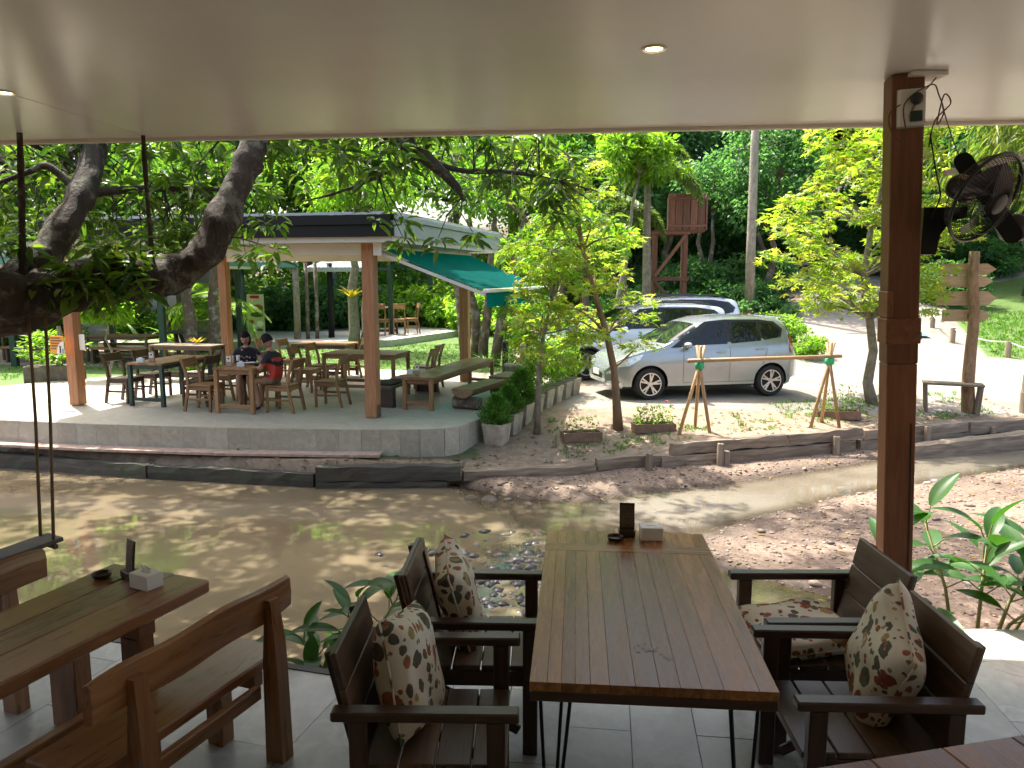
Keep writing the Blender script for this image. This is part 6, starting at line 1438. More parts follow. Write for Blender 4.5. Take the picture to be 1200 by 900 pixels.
oh = [[(-1.3, 7.2, 5.3), (-.8, 8.4, 6.4), (.2, 9.6, 7.2), (1.0, 10.6, 7.6), (2.0, 11.4, 7.8)], [(-3.5, 7.4, 4.9), (-5.0, 8.8, 6.4), (-7.2, 10.2, 7.6), (-9.6, 11.6, 8.2)], [(-1.3, 7.2, 5.3), (-2.0, 8.8, 6.8), (-2.8, 10.8, 7.9), (-3.6, 13.0, 8.6)], [(-3.5, 7.4, 4.9), (-4.2, 9.4, 6.9), (-5.4, 11.4, 8.0), (-6.4, 13.4, 8.6)], [(-3.5, 7.4, 4.9), (-5.0, 7.8, 6.0), (-7.4, 8.6, 6.9), (-10.0, 9.2, 7.4)]]
for q_ in oh: limb('limb', q_, [.06, .05, .035, .02, .008][:len(q_)] , 7)
b3 = [(-2.0, 6.3, 3.3), (-1.75, 6.6, 3.62), (-1.4, 6.85, 3.52), (-1.05, 7.0, 3.35), (-.75, 7.05, 3.14), (-.52, 7.1, 2.93), (-.45, 7.1, 2.82)]; limb('limb', b3, [.09, .09, .085, .08, .065, .04, .015], 10)
b4 = [(-.78, 7.05, 3.16), (-.45, 7.1, 3.05), (0.0, 7.2, 3.05), (.45, 7.3, 2.98), (.8, 7.4, 2.9)]; limb('limb', b4, [.03, .025, .02, .014, .006], 7)
b5 = [(-.78, 7.05, 3.2), (-1.2, 7.1, 3.0), (-1.6, 7.1, 2.85), (-1.9, 7.1, 2.78)]; limb('limb', b5, [.022, .018, .012, .005], 6)
b6 = [(-3.5, 6.6, 3.25), (-3.2, 6.6, 3.32), (-2.7, 6.6, 3.28), (-2.2, 6.6, 3.2)]; limb('limb', b6, [.05, .04, .03, .012], 8)
b9 = [(-2.0, 6.3, 3.25), (-1.85, 6.9, 3.42), (-1.5, 7.4, 3.5), (-1.0, 7.9, 3.55)]; limb('limb', b9, [.05, .04, .028, .01], 8)
b10 = [(-3.46, 6.6, 3.22), (-3.8, 7.0, 3.25), (-4.3, 7.4, 3.15), (-4.8, 7.8, 3.05)]; limb('limb', b10, [.045, .036, .026, .01], 8)
b11 = [(-3.40, 6.2, 2.75), (-3.1, 6.7, 2.85), (-2.75, 7.2, 2.9), (-2.35, 7.6, 2.92)]; limb('limb', b11, [.04, .032, .024, .01], 8)
b12 = [(0.0, 7.2, 3.05), (.1, 7.5, 3.2), (.2, 7.8, 3.3)]; limb('limb', b12, [.018, .014, .006], 6)
b7 = [(-3.40, 6.2, 2.75), (-3.6, 6.15, 2.95), (-3.75, 6.1, 2.9), (-4.1, 6.0, 2.75)]; limb('limb', b7, [.04, .03, .02, .008], 7)
limb('hanging_stem', [(-3.36, 5.5, 4.2), (-3.41, 5.5, 3.0), (-3.46, 5.5, 2.2), (-3.47, 5.5, 1.95)], [.02, .022, .026, .05], 8)
limb('hanging_stem', [(-2.58, 5.6, 4.2), (-2.6, 5.6, 3.0), (-2.6, 5.62, 2.35), (-2.61, 5.62, 2.16)], [.015, .016, .018, .035], 8)
MB().lathe([(.001, -.2), (.16, -.12), (.22, .0), (.17, .14), (.001, .22)], 12, Matrix.Translation(rel((-3.55, 5.42, 1.95)))).build('burl', 'bark_mango', lt_, smooth=True)
zones = [((-4.9, 6.4, 2.3), (-2.3, 7.9, 3.6), 165), ((-4.2, 5.3, 2.0), (-2.55, 5.6, 2.42), 34), ((-2.3, 6.2, 3.0), (-.9, 7.8, 3.7), 80), ((-.9, 6.7, 2.9), (.5, 8.0, 3.7), 60), ((.3, 7.0, 2.55), (1.0, 7.8, 3.2), 9), ((-1.3, 6.9, 2.35), (-.3, 7.3, 2.75), 5), ((-2.3, 5.6, 2.3), (-1.6, 6.0, 2.5), 4),
         ((-6.5, 4.9, 3.9), (-.5, 7.5, 5.6), 120), ((-6.5, 6, 2.6), (-4.7, 9.5, 3.7), 60)]
CL = np.concatenate([rng.uniform(a, b_, (n, 3)) for a, b_, n in zones]); CL = CL[~((np.abs(CL[:, 0] + 2.1) < .22) & (CL[:, 1] < 6.3) & (CL[:, 2] < 3.3))]
per = 13; n = len(CL) * per; a = rng.uniform(0, 2 * PI, n); tilt = rng.uniform(-.9, .35, n)
D = np.stack([np.cos(a) * np.cos(tilt), np.sin(a) * np.cos(tilt), np.sin(tilt)], 1); P = np.repeat(CL, per, 0) + D * rng.uniform(.01, .05, n)[:, None] + np.stack([np.zeros(n), np.zeros(n), rng.uniform(-.10, .03, n)], 1)
Nn = np.array([0, 0, 1.0]) + rng.normal(size=(n, 3)) * .45
me = leaves('crown', P - np.array(O_), D, Nn, .165 * rng.uniform(.6, 1.2, n), .046 * rng.uniform(.8, 1.2, n), 'long'); ob('crown', me, 'leaf_mango', lt_, smooth=True)
OC = np.concatenate([rng.uniform((-11.0, 9.7, 6.8), (-1.2, 14.6, 9.4), (820, 3)), rng.uniform((-1.6, 9.4, 6.6), (2.2, 12.6, 8.8), (260, 3))])
OC = OC[vnoise(OC[:, 0], OC[:, 1], .6, 33) > .30]
per2 = 15; n2_ = len(OC) * per2; a2 = rng.uniform(0, 2 * PI, n2_); D2 = np.stack([np.cos(a2), np.sin(a2), rng.uniform(-.9, .3, n2_)], 1); P2 = np.repeat(OC, per2, 0) + rng.normal(size=(n2_, 3)) * .10
ob('high_crown', leaves('high_crown', P2 - np.array(O_), D2, np.array([0, 0, 1.0]) + rng.normal(size=(n2_, 3)) * .45, .25 * rng.uniform(.7, 1.2, n2_), .085, 'diamond'), 'leaf_mango', lt_)
hi_nodes = [Vector(p) for pts in oh for p in gnarl(pts, [0] * len(pts), 4)[0]]
tw = MB(); nodes_ = [Vector(p) for pts in (main[5:], b2, b3, b4[:-1], b5[:-2], b6, b7, b9, b10, b11, b12) for p in gnarl(pts, [0] * len(pts), 4)[0]]
for c in np.concatenate([CL, OC]):
    c = Vector(c); a_ = min(nodes_ if c.z < 3.8 else hi_nodes, key=lambda q_: (q_ - c).length)
    md_ = a_.lerp(c, .55) + Vector((rng.normal() * .05, rng.normal() * .05, .10 * (c - a_).length)); rr = .006 + .006 * min(1.5, (c - a_).length)
    tw.tube([rel(a_), rel(md_), rel(c)], [rr, rr * .7, .003], 4, False)
tw.build('twigs', 'bark_mango', lt_, smooth=True, fix=False)
yl = leafblade_(.12, .022, .5); ob('dying_leaf', yl, 'leaf_yellow', lt_, rel((-2.79, 5.5, 2.34)), (0, R(85), .4))
# --- swing hung from the leaning tree
sw_ = thing('swing', 'grey plank swing on four ropes hanging over the pool at left', 'swing', (-3.15, 4.85, .33))
so = Vector((-3.15, 4.85, .33))
s0 = Vector((-3.42, 4.50, .31)); s1_ = Vector((-3.10, 5.03, .355))
MB().beam(s0 - so, s1_ - so, .19, .03, .005).build('seat', 'dark_timber_x', sw_)
ax_ = (s1_ - s0).normalized(); sd_ = Vector((-ax_.y, ax_.x, 0))
for p, top in ((s1_ - ax_ * .06 + sd_ * .08, (-3.42, 5.45, 1.92)), (s1_ - ax_ * .06 - sd_ * .08, (-3.30, 5.45, 1.94)), (s0 + ax_ * .06 + sd_ * .08, (-3.78, 5.4, 1.88)), (s0 + ax_ * .06 - sd_ * .08, (-3.7, 5.4, 1.88))):
    MB().tube([p - so, Vector(p).lerp(Vector(top), .5) - so + Vector((.01, 0, 0)), Vector(top) - so], .011, 7).build('rope', 'rope', sw_, smooth=True)
for e in (s0 + ax_ * .06, s1_ - ax_ * .06): MB().beam(e - sd_ * .11 - so - Vector((0, 0, .03)), e + sd_ * .11 - so - Vector((0, 0, .03)), .03, .03, .004).build('cross_bar', 'dark_timber_x', sw_)
# --- leafy foreground plants with single leaves
def leafblade(L, W, curl):
    k = 9; V = []
    for j in range(k + 1):
        s = j / k; w = W * (math.sin(PI * min(1, s * .97 + .03)) ** .75) * (1 - .3 * s) + .0008; x = L * (s - curl * .12 * s * s); z = -L * curl * s * s * .55
        V += [(x, w, z + w * .28), (x, w * .5, z + w * .10), (x, 0, z - .002), (x, -w * .5, z + w * .10), (x, -w, z + w * .28)]
    return MB().add(V, [(j * 5 + q_, j * 5 + q_ + 1, j * 5 + q_ + 6, j * 5 + q_ + 5) for j in range(k) for q_ in range(4)]).mesh('leaf', False)
LBm = []
for (l_, w_, c_) in ((.34, .068, .5), (.30, .062, .8), (.38, .074, 1.0), (.26, .06, .35)):
    me = leafblade(l_, w_, c_); me.materials.append(MAT['leaf_house']); me.polygons.foreach_set('use_smooth', np.ones(len(me.polygons), dtype=bool)); LBm.append(me)
def leafy_plant(label, loc, stems, seed, pot=None):
    rng_ = random.Random(seed); t = thing('leafy_plant', label, 'plant', loc, 0, 'broad leaved plants by the deck')
    if pot: MB().lathe([(pot * .75, pot_z0), (pot, pot_z0 + .5), (pot * .95, pot_z0 + .5), (pot * .9, pot_z0 + .44)], 18).build('pot', 'terracotta_box', t)
    for (dx, dy, lx, ly, h, nl, s) in stems:
        pts = [(dx, dy, -.05), (dx + lx * .3, dy + ly * .3, h * .4), (dx + lx, dy + ly, h)]
        st = MB().tube(pts, [.014, .011, .006], 7).build('stem', 'leaf_stem' if 'leaf_stem' in MAT else plain('leaf_stem', (.30, .27, .12), .6), t, smooth=True)
        for i in range(nl):
            u = .35 + .65 * i / max(1, nl - 1); p = Vector(pts[1]).lerp(Vector(pts[2]), (u - .35) / .65); a_ = i * 2.4 + rng_.uniform(-.4, .4); el = R(15 + 55 * u + rng_.uniform(-12, 12))
            ss = s * rng_.uniform(.8, 1.1); pl_ = .10 * ss; d_ = Vector((math.cos(a_) * math.cos(el), math.sin(a_) * math.cos(el), math.sin(el)))
            MB().tube([p, p + d_ * pl_], [.005, .004], 5).build('petiole', 'leaf_stem', t)
            o = ob('leaf', LBm[rng_.randrange(4)], None, t, p + d_ * pl_, (rng_.uniform(-.3, .3), -el + R(18), a_)); o.scale = (ss,) * 3
    return t
leafy_plant('tall broad leaved plant growing beside the concrete path right of the post', (3.02, 4.72, -.2), [(0, 0, .05, .05, .62, 11, 1.08), (.16, .05, .25, .05, .48, 10, 1.05), (-.12, .06, -.18, .1, .70, 9, 1.08), (.05, -.1, .2, -.15, .35, 8, 1.0), (.3, .1, .45, .1, .4, 7, 1.0)], 1)
leafy_plant('broad leaved plant close behind the post with upright leaves', (2.42, 4.66, -.55), [(0, 0, -.03, .0, .95, 9, 1.1), (.1, .05, .08, .1, .8, 7, 1.0)], 5)
pot_z0 = -.62
leafy_plant('broad leaved plant behind the near left armchair at the deck edge', (-1.0, 4.22, -.28), [(0, 0, .10, 0, .48, 11, .82), (-.06, 0, -.14, -.05, .30, 9, .8), (.06, .04, .26, .05, .5, 9, .8), (-.02, -.05, -.10, -.16, .12, 7, .8)], 3)
bx_ = MB().box((-1.04, 4.24, -.62), (.46, .40, .66), .02).build('plant_trough', 'concrete_pot'); tag(bx_, 'concrete trough holding the plant at the deck edge', 'planter')
# --- palms
def palm(label, x, y, z, h, n, L, seed, mat='leaf_palm', brush=True, tr=.13):
    rng_ = np.random.default_rng(seed); t = thing('palm_tree', label, 'palm', (x, y, z), 0)
    MB().tube([(0, 0, -.2), (.03, 0, h * .35), (.0, .02, h * .7), (0, 0, h)], [tr * 1.15, tr, tr * .85, tr * .7], 12).build('trunk', 'bark_pale', t, smooth=True)
    k = 46 if brush else 34; s = np.linspace(.06, 1, k); rx = L * (s - .22 * s ** 2.4); rz_ = L * (.42 * s - .85 * s ** 2.1)
    base_ = np.stack([rx, np.zeros(k), rz_], 1); tang = unit(np.gradient(base_, axis=0)); rep = 7 if brush else 2
    P = np.repeat(base_, rep, 0); Tn = np.repeat(tang, rep, 0); m2 = len(P)
    if brush: a_ = rng_.uniform(0, 2 * PI, m2)
    else: a_ = np.tile([.25, PI - .25], k)
    bn = np.cross(Tn, np.array([0, 1.0, 0])); D = Tn * .55 + np.array([0, 1.0, 0]) * np.cos(a_)[:, None] + (-bn) * np.sin(a_)[:, None] * (.8 if brush else .3) + np.array([0, 0, -.25]); Nn = rng_.normal(size=(m2, 3)) * .4 + np.array([0, 0, 1.0])
    ll = np.repeat((.30 if brush else .42) * np.sin(PI * np.clip(s * .9 + .1, 0, 1)) ** .5, rep)
    lm = leaves('frond', P, D, Nn, ll * L / 1.9, .028 * L / 1.9 * 1.5, 'blade'); lm.materials.append(MAT[mat])
    rm_ = MB().tube([tuple(p) for p in np.concatenate([[[0, 0, 0]], base_[::4]])], [.02 * (1 - .07 * i) for i in range(len(base_[::4]) + 1)], 5, False).mesh('rachis'); rm_.materials.append(MAT['bark_young'])
    for i in range(n):
        a0 = 2.4 * i; f_ = ob('frond', lm, None, t, (0, 0, h), (0, rng_.uniform(-.75, .25), a0)); ob('rachis', rm_, None, f_)
    return t
palm('foxtail palm with bushy drooping fronds above the timber tower', 3.95, 22.9, gz(3.95, 22.9), 4.9, 11, 2.1, 61)
palm('second foxtail palm left of the tower with yellowed fronds', 3.35, 23.6, gz(3.35, 23.6), 3.9, 9, 1.8, 62)
palm('feather palm standing between the tower and the star leaved tree', 2.5, 26.5, gz(2.5, 26.5), 4.2, 10, 2.6, 63, 'leaf_mid', False)
palm('feather palm in the shrubs behind the awning', .2, 29.5, gz(.2, 29.5), 3.2, 10, 2.4, 64, 'leaf_light', False)
palm('low feather palm behind the back left post', -9.4, 24.6, gz(-9.4, 24.6), 1.3, 10, 1.9, 65, 'leaf_light', False, .08)
palm('small areca palm behind the far left tables', -10.6, 27.0, gz(-10.6, 27.0), 1.5, 11, 2.1, 66, 'leaf_light', False, .08)
# --- bamboo at top right
bm_ = thing('bamboo_clump', 'arching bamboo with pale drooping leaves at the top right', 'bamboo', (11.3, 13.9, gz(11.3, 13.9)))
bo = Vector(bm_.location); rng = np.random.default_rng(71); PP_ = []
for i in range(7):
    e = Vector((7.15 + rng.uniform(0, 1.3), 12.3 + rng.uniform(-.4, .7), 3.35 + rng.uniform(-.1, 1.2))); b0 = Vector((rng.uniform(-.3, .3), rng.uniform(-.3, .3), -.1)); tp_ = Vector((-.3 + rng.uniform(-.5, .3), -.5, 5.6 + rng.uniform(-.3, .8))); e_ = e - bo
    pts = [b0 * (1 - u) ** 2 + tp_ * 2 * u * (1 - u) * 1.0 + e_ * u * u + Vector((0, 0, .6 * u * (1 - u))) for u in [j / 12 for j in range(13)]]
    MB().tube(pts, [.035 * (1 - .07 * j) for j in range(13)], 8).build('culm', 'bamboo_x', bm_, smooth=True)
    for p in pts[6:]: PP_ += [np.array(p) + rng.normal(size=3) * np.array([.3, .3, .3]) for _ in range(16)]
PP_ = np.array(PP_); per = 9; n = len(PP_) * per; P = np.repeat(PP_, per, 0) + rng.normal(size=(n, 3)) * .13; D = rng.normal(size=(n, 3)) * .45 + np.array([-.35, 0, -.9]); Nn = rng.normal(size=(n, 3)) * .5 + np.array([-.2, -.8, .4])
ob('foliage', leaves('foliage', P, D, Nn, .24 * rng.uniform(.6, 1.2, n), .034, 'long'), 'leaf_bamboo', bm_)
# ------------------------------------------------------------------ bank, garden strip, planters
def timber(label, a, c, h, w, fam, grp='old timbers shoring the far bank'):
    a = Vector(a); c = Vector(c); L = (c - a).length; k = max(4, int(L / .18)); rng_ = random.Random(int(a.x * 100)); V = []
    d = (c - a).normalized(); s = Vector((-d.y, d.x, 0)).normalized(); up = Vector((0, 0, 1))
    for i in range(k + 1):
        p = (c - a) * (i / k) - (c - a) / 2; j = lambda r: rng_.uniform(-r, r)
        for (q_, z) in ((-w / 2, -h / 2), (-w / 2 * .98, h * .1), (-w / 2 * .85, h / 2), (w / 2 * .85, h / 2), (w / 2, -h / 2)): V.append(p + s * (q_ + j(.012)) + up * (z + j(.014)))
    F = [(i * 5 + m_, i * 5 + (m_ + 1) % 5, i * 5 + 5 + (m_ + 1) % 5, i * 5 + 5 + m_) for i in range(k) for m_ in range(5)] + [(0, 1, 2, 3, 4), tuple(k * 5 + q_ for q_ in (4, 3, 2, 1, 0))]
    ang = math.atan2(d.y, d.x); ry = -math.asin(d.z); M = (Matrix.Rotation(ang, 3, 'Z')).inverted(); V = [M @ p for p in V]
    o = MB().add(V, F).build('bank_timber', fam + '_x', None, (a + c) / 2, (0, 0, ang)); tag(o, label, 'timber', grp); return o
def Fy(x): return float(np.interp(x, FX, FY))
random.seed(3)
def tb(x0, x1, zc, h, w, fam, label, dy=-.06): timber(label, (x0, Fy(x0) + dy, zc), (x1, Fy(x1) + dy, zc + random.uniform(-.015, .015)), h, w, fam)
tb(-9.6, -7.2, -.70, .26, .16, 'dark_timber', 'weathered dark timber at the waterline, at the left edge'); tb(-7.17, -5.3, -.71, .22, .16, 'dark_timber', 'dark waterline timber next to the left edge one'); tb(-5.27, -2.75, -.72, .22, .16, 'dark_timber', 'mossy dark waterline timber below the diners')
tb(-2.72, -.72, -.60, .20, .20, 'dark_timber', 'thick dark timber beam below the front post', -.10); tb(-2.72, -.9, -.78, .14, .16, 'dark_timber', 'low wet timber under the thick beam', -.12); tb(-.69, 1.2, -.66, .15, .18, 'grey_timber', 'low grey timber beside the gravel bar')
tb(1.23, 2.35, -.58, .16, .14, 'grey_timber', 'grey timber in the bank below the small tree'); tb(2.38, 4.3, -.44, .16, .14, 'grey_timber', 'upper grey bank timber under the bamboo rail'); tb(2.2, 3.1, -.62, .17, .14, 'grey_timber', 'lower bank timber left of the short stake', -.09); tb(3.12, 5.6, -.62, .17, .14, 'grey_timber', 'lower bank timber right of the short stake', -.09)
tb(4.33, 5.75, -.45, .17, .14, 'grey_timber', 'upper bank timber just left of the post'); tb(5.78, 7.9, -.47, .16, .14, 'grey_timber', 'upper bank timber right of the post'); tb(5.7, 8.0, -.65, .17, .14, 'grey_timber', 'lower bank timber right of the post', -.09); tb(7.93, 10.4, -.50, .20, .22, 'grey_timber', 'bank timber running out of frame at right')
for x, h, lab in ((2.0, .34, 'short broken stake in the bank below the small tree'), (3.12, .42, 'taller stake holding the bank timbers below the bamboo rail'), (3.22, .30, 'shorter stake beside the taller bank stake'), (5.2, .36, 'stake in the bank left of the post'), (7.0, .40, 'stake in the bank right of the post'), (8.4, .30, 'leaning stake at the right bank')):
    o = MB().box((0, 0, h / 2), (.09, .09, h), .012, Euler((R(-6), R(3), 0))).build('stake', 'grey_timber_z', None, (x, Fy(x) - .24, -.78)); tag(o, lab, 'stake', 'stakes along the bank')
o = timber('long driftwood log lying on the gravel at the right bank', (6.2, 12.15, -.74), (10.6, 13.55, -.62), .26, .30, 'grey_timber', 'driftwood')
# stones
ico = bmesh.new(); bmesh.ops.create_icosphere(ico, subdivisions=1, radius=1); IV = np.array([v_.co[:] for v_ in ico.verts]); IF = np.array([[v_.index for v_ in f.verts] for f in ico.faces]); ico.free()
rng = np.random.default_rng(15)
def scatter(n, fx, sz):
    pts = []
    while len(pts) < n:
        x, y = fx(); pts.append((x, y))
    pts = np.array(pts); z = height(pts[:, 0], pts[:, 1]); s = sz * np.clip(rng.lognormal(0, .42, n), .3, 2.1)
    return pts, z, s
def stones_mesh(name, pts, z, s):
    n = len(pts); rot = rng.uniform(0, 2 * PI, n); sc = np.stack([s * rng.uniform(.8, 1.5, n), s * rng.uniform(.7, 1.2, n), s * rng.uniform(.4, .75, n)], 1)
    V = IV[None] * (1 + rng.normal(size=(n, len(IV), 1)) * .14) * sc[:, None, :]; c_, s_ = np.cos(rot)[:, None], np.sin(rot)[:, None]
    V = np.stack([V[..., 0] * c_ - V[..., 1] * s_ + pts[:, 0:1], V[..., 0] * s_ + V[..., 1] * c_ + pts[:, 1:2], V[..., 2] + (z + s * .12)[:, None]], -1)
    return np_mesh(name, V.reshape(-1, 3), [(IF[None] + (np.arange(n) * len(IV))[:, None, None]).reshape(-1, 3)])
def near_patch(): 
    while True:
        x, y = rng.normal(.05, .55), rng.normal(7.1, .75)
        if 4.6 < y < 8.6: return x, y
m, nt, b, o = newmat('pebble'); ge = nt.nodes.new('ShaderNodeNewGeometry'); rp = ramp(nt, [(0, (.08, .062, .05)), (.35, (.17, .125, .095)), (.7, (.245, .175, .13)), (.93, (.31, .25, .20)), (1, (.40, .36, .31))]); nt.links.new(ge.outputs['Random Per Island'], rp.inputs[0]); nt.links.new(rp.outputs[0], b.inputs['Base Color']); b.inputs['Roughness'].default_value = .55; MAT['pebble'] = m
m, nt, b, o = newmat('wet_pebble'); ge = nt.nodes.new('ShaderNodeNewGeometry'); rp = ramp(nt, [(0, (.02, .02, .022)), (.6, (.055, .05, .048)), (.9, (.11, .09, .075)), (1, (.25, .2, .16))]); nt.links.new(ge.outputs['Random Per Island'], rp.inputs[0]); nt.links.new(rp.outputs[0], b.inputs['Base Color']); b.inputs['Roughness'].default_value = .28; MAT['wet_pebble'] = m
p, z, s = scatter(950, near_patch, .042); z = np.maximum(z, -.83); tag(ob('pebbles', stones_mesh('pebbles', p, z, s), 'wet_pebble'), 'dark wet pebbles in the shallows behind the left armchairs', kind='stuff')
def bars(): 
    while True:
        x, y = rng.uniform(-1.5, 9.5), rng.uniform(4.8, 13.5); h_ = height(np.array([x]), np.array([y]))[0]
        if h_ > -.83 and y < Fy(x) - .1 and x > -1.2 and h_ < -.5: return x, y
p, z, s = scatter(7000, bars, .0125); tag(ob('gravel', stones_mesh('gravel', p, z, s), 'pebble'), 'pinkish gravel spread over the stream bed', kind='stuff')
p, z, s = scatter(260, bars, .026); tag(ob('pebbles', stones_mesh('pebbles', p, z, s), 'pebble'), 'scattered larger pebbles on the gravel bars', kind='stuff')
for (x, y, s, lab) in ((-.55, 9.95, .13, 'brown rock at the tip of the gravel bar'), (-.30, 9.8, .16, 'flat brown rock at the edge of the gravel bar'), (-.05, 9.85, .09, 'small rock beside the flat brown rock'), (.2, 9.62, .08, 'small pale rock in the riffle'), (2.2, 9.45, .06, 'dark stone in the flowing water'), (4.6, 10.4, .08, 'pale stone on the right gravel sheet'), (-.75, 10.15, .08, 'small rock at the water edge below the timber')):
    pts = np.array([[0., 0.]]); o = ob('rock', stones_mesh('rock', pts, np.array([0.]), np.array([s])), 'stone', None, (x, y, max(gz(x, y), -.84) + .01)); tag(o, lab, 'rock', 'rocks in the stream'); md = o.modifiers.new('s', 'SUBSURF'); md.levels = 1; md.render_levels = 1
# fallen leaves on bank, gravel, path and terrace
def litter(n, fx, mat, label, zf, L):
    pts = np.array([fx() for _ in range(n)]); P = np.column_stack([pts, zf(pts)]); D = rng.normal(size=(n, 3)) * np.array([1, 1, .12]); Nn = rng.normal(size=(n, 3)) * .25 + np.array([0, 0, 1.])
    tag(ob('fallen_leaves', leaves('fallen_leaves', P, D, Nn, L * rng.uniform(.6, 1.3, n), L * .42, 'long'), mat), label, kind='stuff')
leafmat('leaf_litter', [(.10, .05, .02), (.20, .11, .04), (.30, .20, .06), (.16, .13, .05)], .2, .7)
def bank_any():
    x = rng.uniform(-9, 9.5); return x, Fy(x) + rng.uniform(.05, 1.6) * (1 if x > -.4 else .35)
litter(520, bank_any, 'leaf_litter', 'dry fallen leaves along the far bank', lambda p: height(p[:, 0], p[:, 1]) + .012, .085)
litter(260, bars, 'leaf_litter', 'dry fallen leaves on the gravel bars', lambda p: np.maximum(height(p[:, 0], p[:, 1]), -.8) + .012, .08)
# grass and weeds
def tufts(n, fx, L, W, mat, label, name, per=6):
    pts = np.array([fx() for _ in range(n)]); z = height(pts[:, 0], pts[:, 1]); P = np.repeat(np.column_stack([pts, z]), per, 0); m2 = len(P); P[:, :2] += rng.normal(size=(m2, 2)) * L * .35
    D = rng.normal(size=(m2, 3)) * .45 + np.array([0, 0, 1.0]); Nn = rng.normal(size=(m2, 3)) + np.array([0, -.5, .3])
    tag(ob(name, leaves(name, P, D, Nn, L * rng.uniform(.5, 1.3, m2), W, 'blade'), mat), label, kind='stuff')
def strip_pts():
    while True:
        x = rng.uniform(.6, 9.0); y = Fy(x) + rng.uniform(.35, 1.9); pv_ = vnoise(x, y, 1.1, 21) * .6 + vnoise(x, y, 4, 22) * .4
        if pv_ > .52: return x, y
tufts(700, strip_pts, .055, .010, 'grass_blade', 'sparse weeds on the garden strip along the bank', 'weeds')
def lawn_pts():
    while True:
        x, y = rng.uniform(-13, .8), rng.uniform(15.5, 27)
        if y > 17.5 + .22 * x * -1 * .0 and not (-11.6 < x < 1.1 and y < 19.3 - .28 * (x + 6.2) * (x > -6.2)) : return x, y
tufts(5200, lawn_pts, .07, .012, 'grass_blade', 'short lawn grass behind the pavilion', 'lawn_grass', 5)
def bank_pts():
    while True:
        y = rng.uniform(15.5, 26); x = rng.uniform(11.2, 17) + .4 * (y - 20)
        if road_mask(np.array([x]), np.array([y]))[0] < .1: return x, y
tufts(3200, bank_pts, .10, .018, 'grass_blade', 'grass on the bank to the right of the road', 'bank_grass', 5)
# concrete planter boxes with plants
pot = MB(); 
def taper(w0, w1, h, th=.025):
    m_ = MB(); a, c, d_ = w0 / 2, w1 / 2, w1 / 2 - th; V = [(sx * q_, sy * q_, z) for q_, z in ((a, 0), (c, h), (d_, h), (d_, h - .06)) for sx, sy in ((-1, -1), (1, -1), (1, 1), (-1, 1))]
    return m_.add(V, [(0, 3, 2, 1)] + [(r * 4 + i, r * 4 + (i + 1) % 4, r * 4 + 4 + (i + 1) % 4, r * 4 + 4 + i) for r in range(3) for i in range(4)] + [(12, 13, 14, 15)])
pm = taper(.28, .36, .34).mesh('box'); pm.materials.append(MAT['concrete_pot'])
def conifer_mesh(seed):
    r_ = np.random.default_rng(seed); n = 2300; u = r_.uniform(0, 1, n); a = r_.uniform(0, 2 * PI, n); rad = .30 * np.sin(PI * np.clip(u * .92 + .08, 0, 1)) ** .7 * (1 - .45 * u) * np.sqrt(r_.uniform(.2, 1, n)) * (1 + .35 * np.sin(a * 3 + u * 9) + .2 * np.sin(a * 7 - u * 14)); P = np.stack([np.cos(a) * rad, np.sin(a) * rad, u * .62], 1)
    D = np.stack([np.cos(a), np.sin(a), np.full(n, .9)], 1) + r_.normal(size=(n, 3)) * .4; return leaves('foliage', P, D, r_.normal(size=(n, 3)), .10 * r_.uniform(.6, 1.3, n), .018, 'blade')
def leafy_mesh(seed, h=.8, L=.085):
    r_ = np.random.default_rng(seed); Cn = np.column_stack([r_.normal(size=(16, 2)) * .16, r_.uniform(.12, h, 16)]); P, d = puff(r_, Cn, 42, .15); D = d + r_.normal(size=d.shape) * .4; return leaves('foliage', P, D, r_.normal(size=d.shape) * .5 + np.array([0, 0, 1.]), L * r_.uniform(.7, 1.3, len(P)), L * .45, 'diamond')
cm = [conifer_mesh(1), conifer_mesh(2)]; lm_ = [leafy_mesh(3), leafy_mesh(4), leafy_mesh(5, .95)]
for me in cm: me.materials.append(MAT['leaf_conifer'])
for me in lm_: me.materials.append(MAT['leaf_light'])
ords = ['nearest the stream', 'second from the stream', 'third from the stream', 'fourth from the stream', 'fifth from the stream', 'sixth from the stream', 'seventh from the stream', 'farthest, by the SUV wheel']
for i in range(8):
    u = i / 7; x = -.24 + 1.36 * u; y = 11.80 + 3.0 * u; z = gz(x, y) - .02; t = thing('planter_box', 'tapered concrete planter box with green shrub, ' + ords[i], 'planter', (x, y, z), R(-24 + random.uniform(-4, 4)), 'row of concrete planter boxes')
    ob('box', pm, None, t); MB().box((0, 0, .285), (.31, .31, .01)).build('soil', 'soil', t)
    f_ = ob('shrub', cm[i % 2] if i < 3 else lm_[i % 3], None, t, (0, 0, .28), (0, 0, i * 1.3)); sc = (.80, .78, .95, .8, .9, .85, .9, .75)[i]; f_.scale = (sc, sc, sc * (1.0 if i < 3 else 1.25))
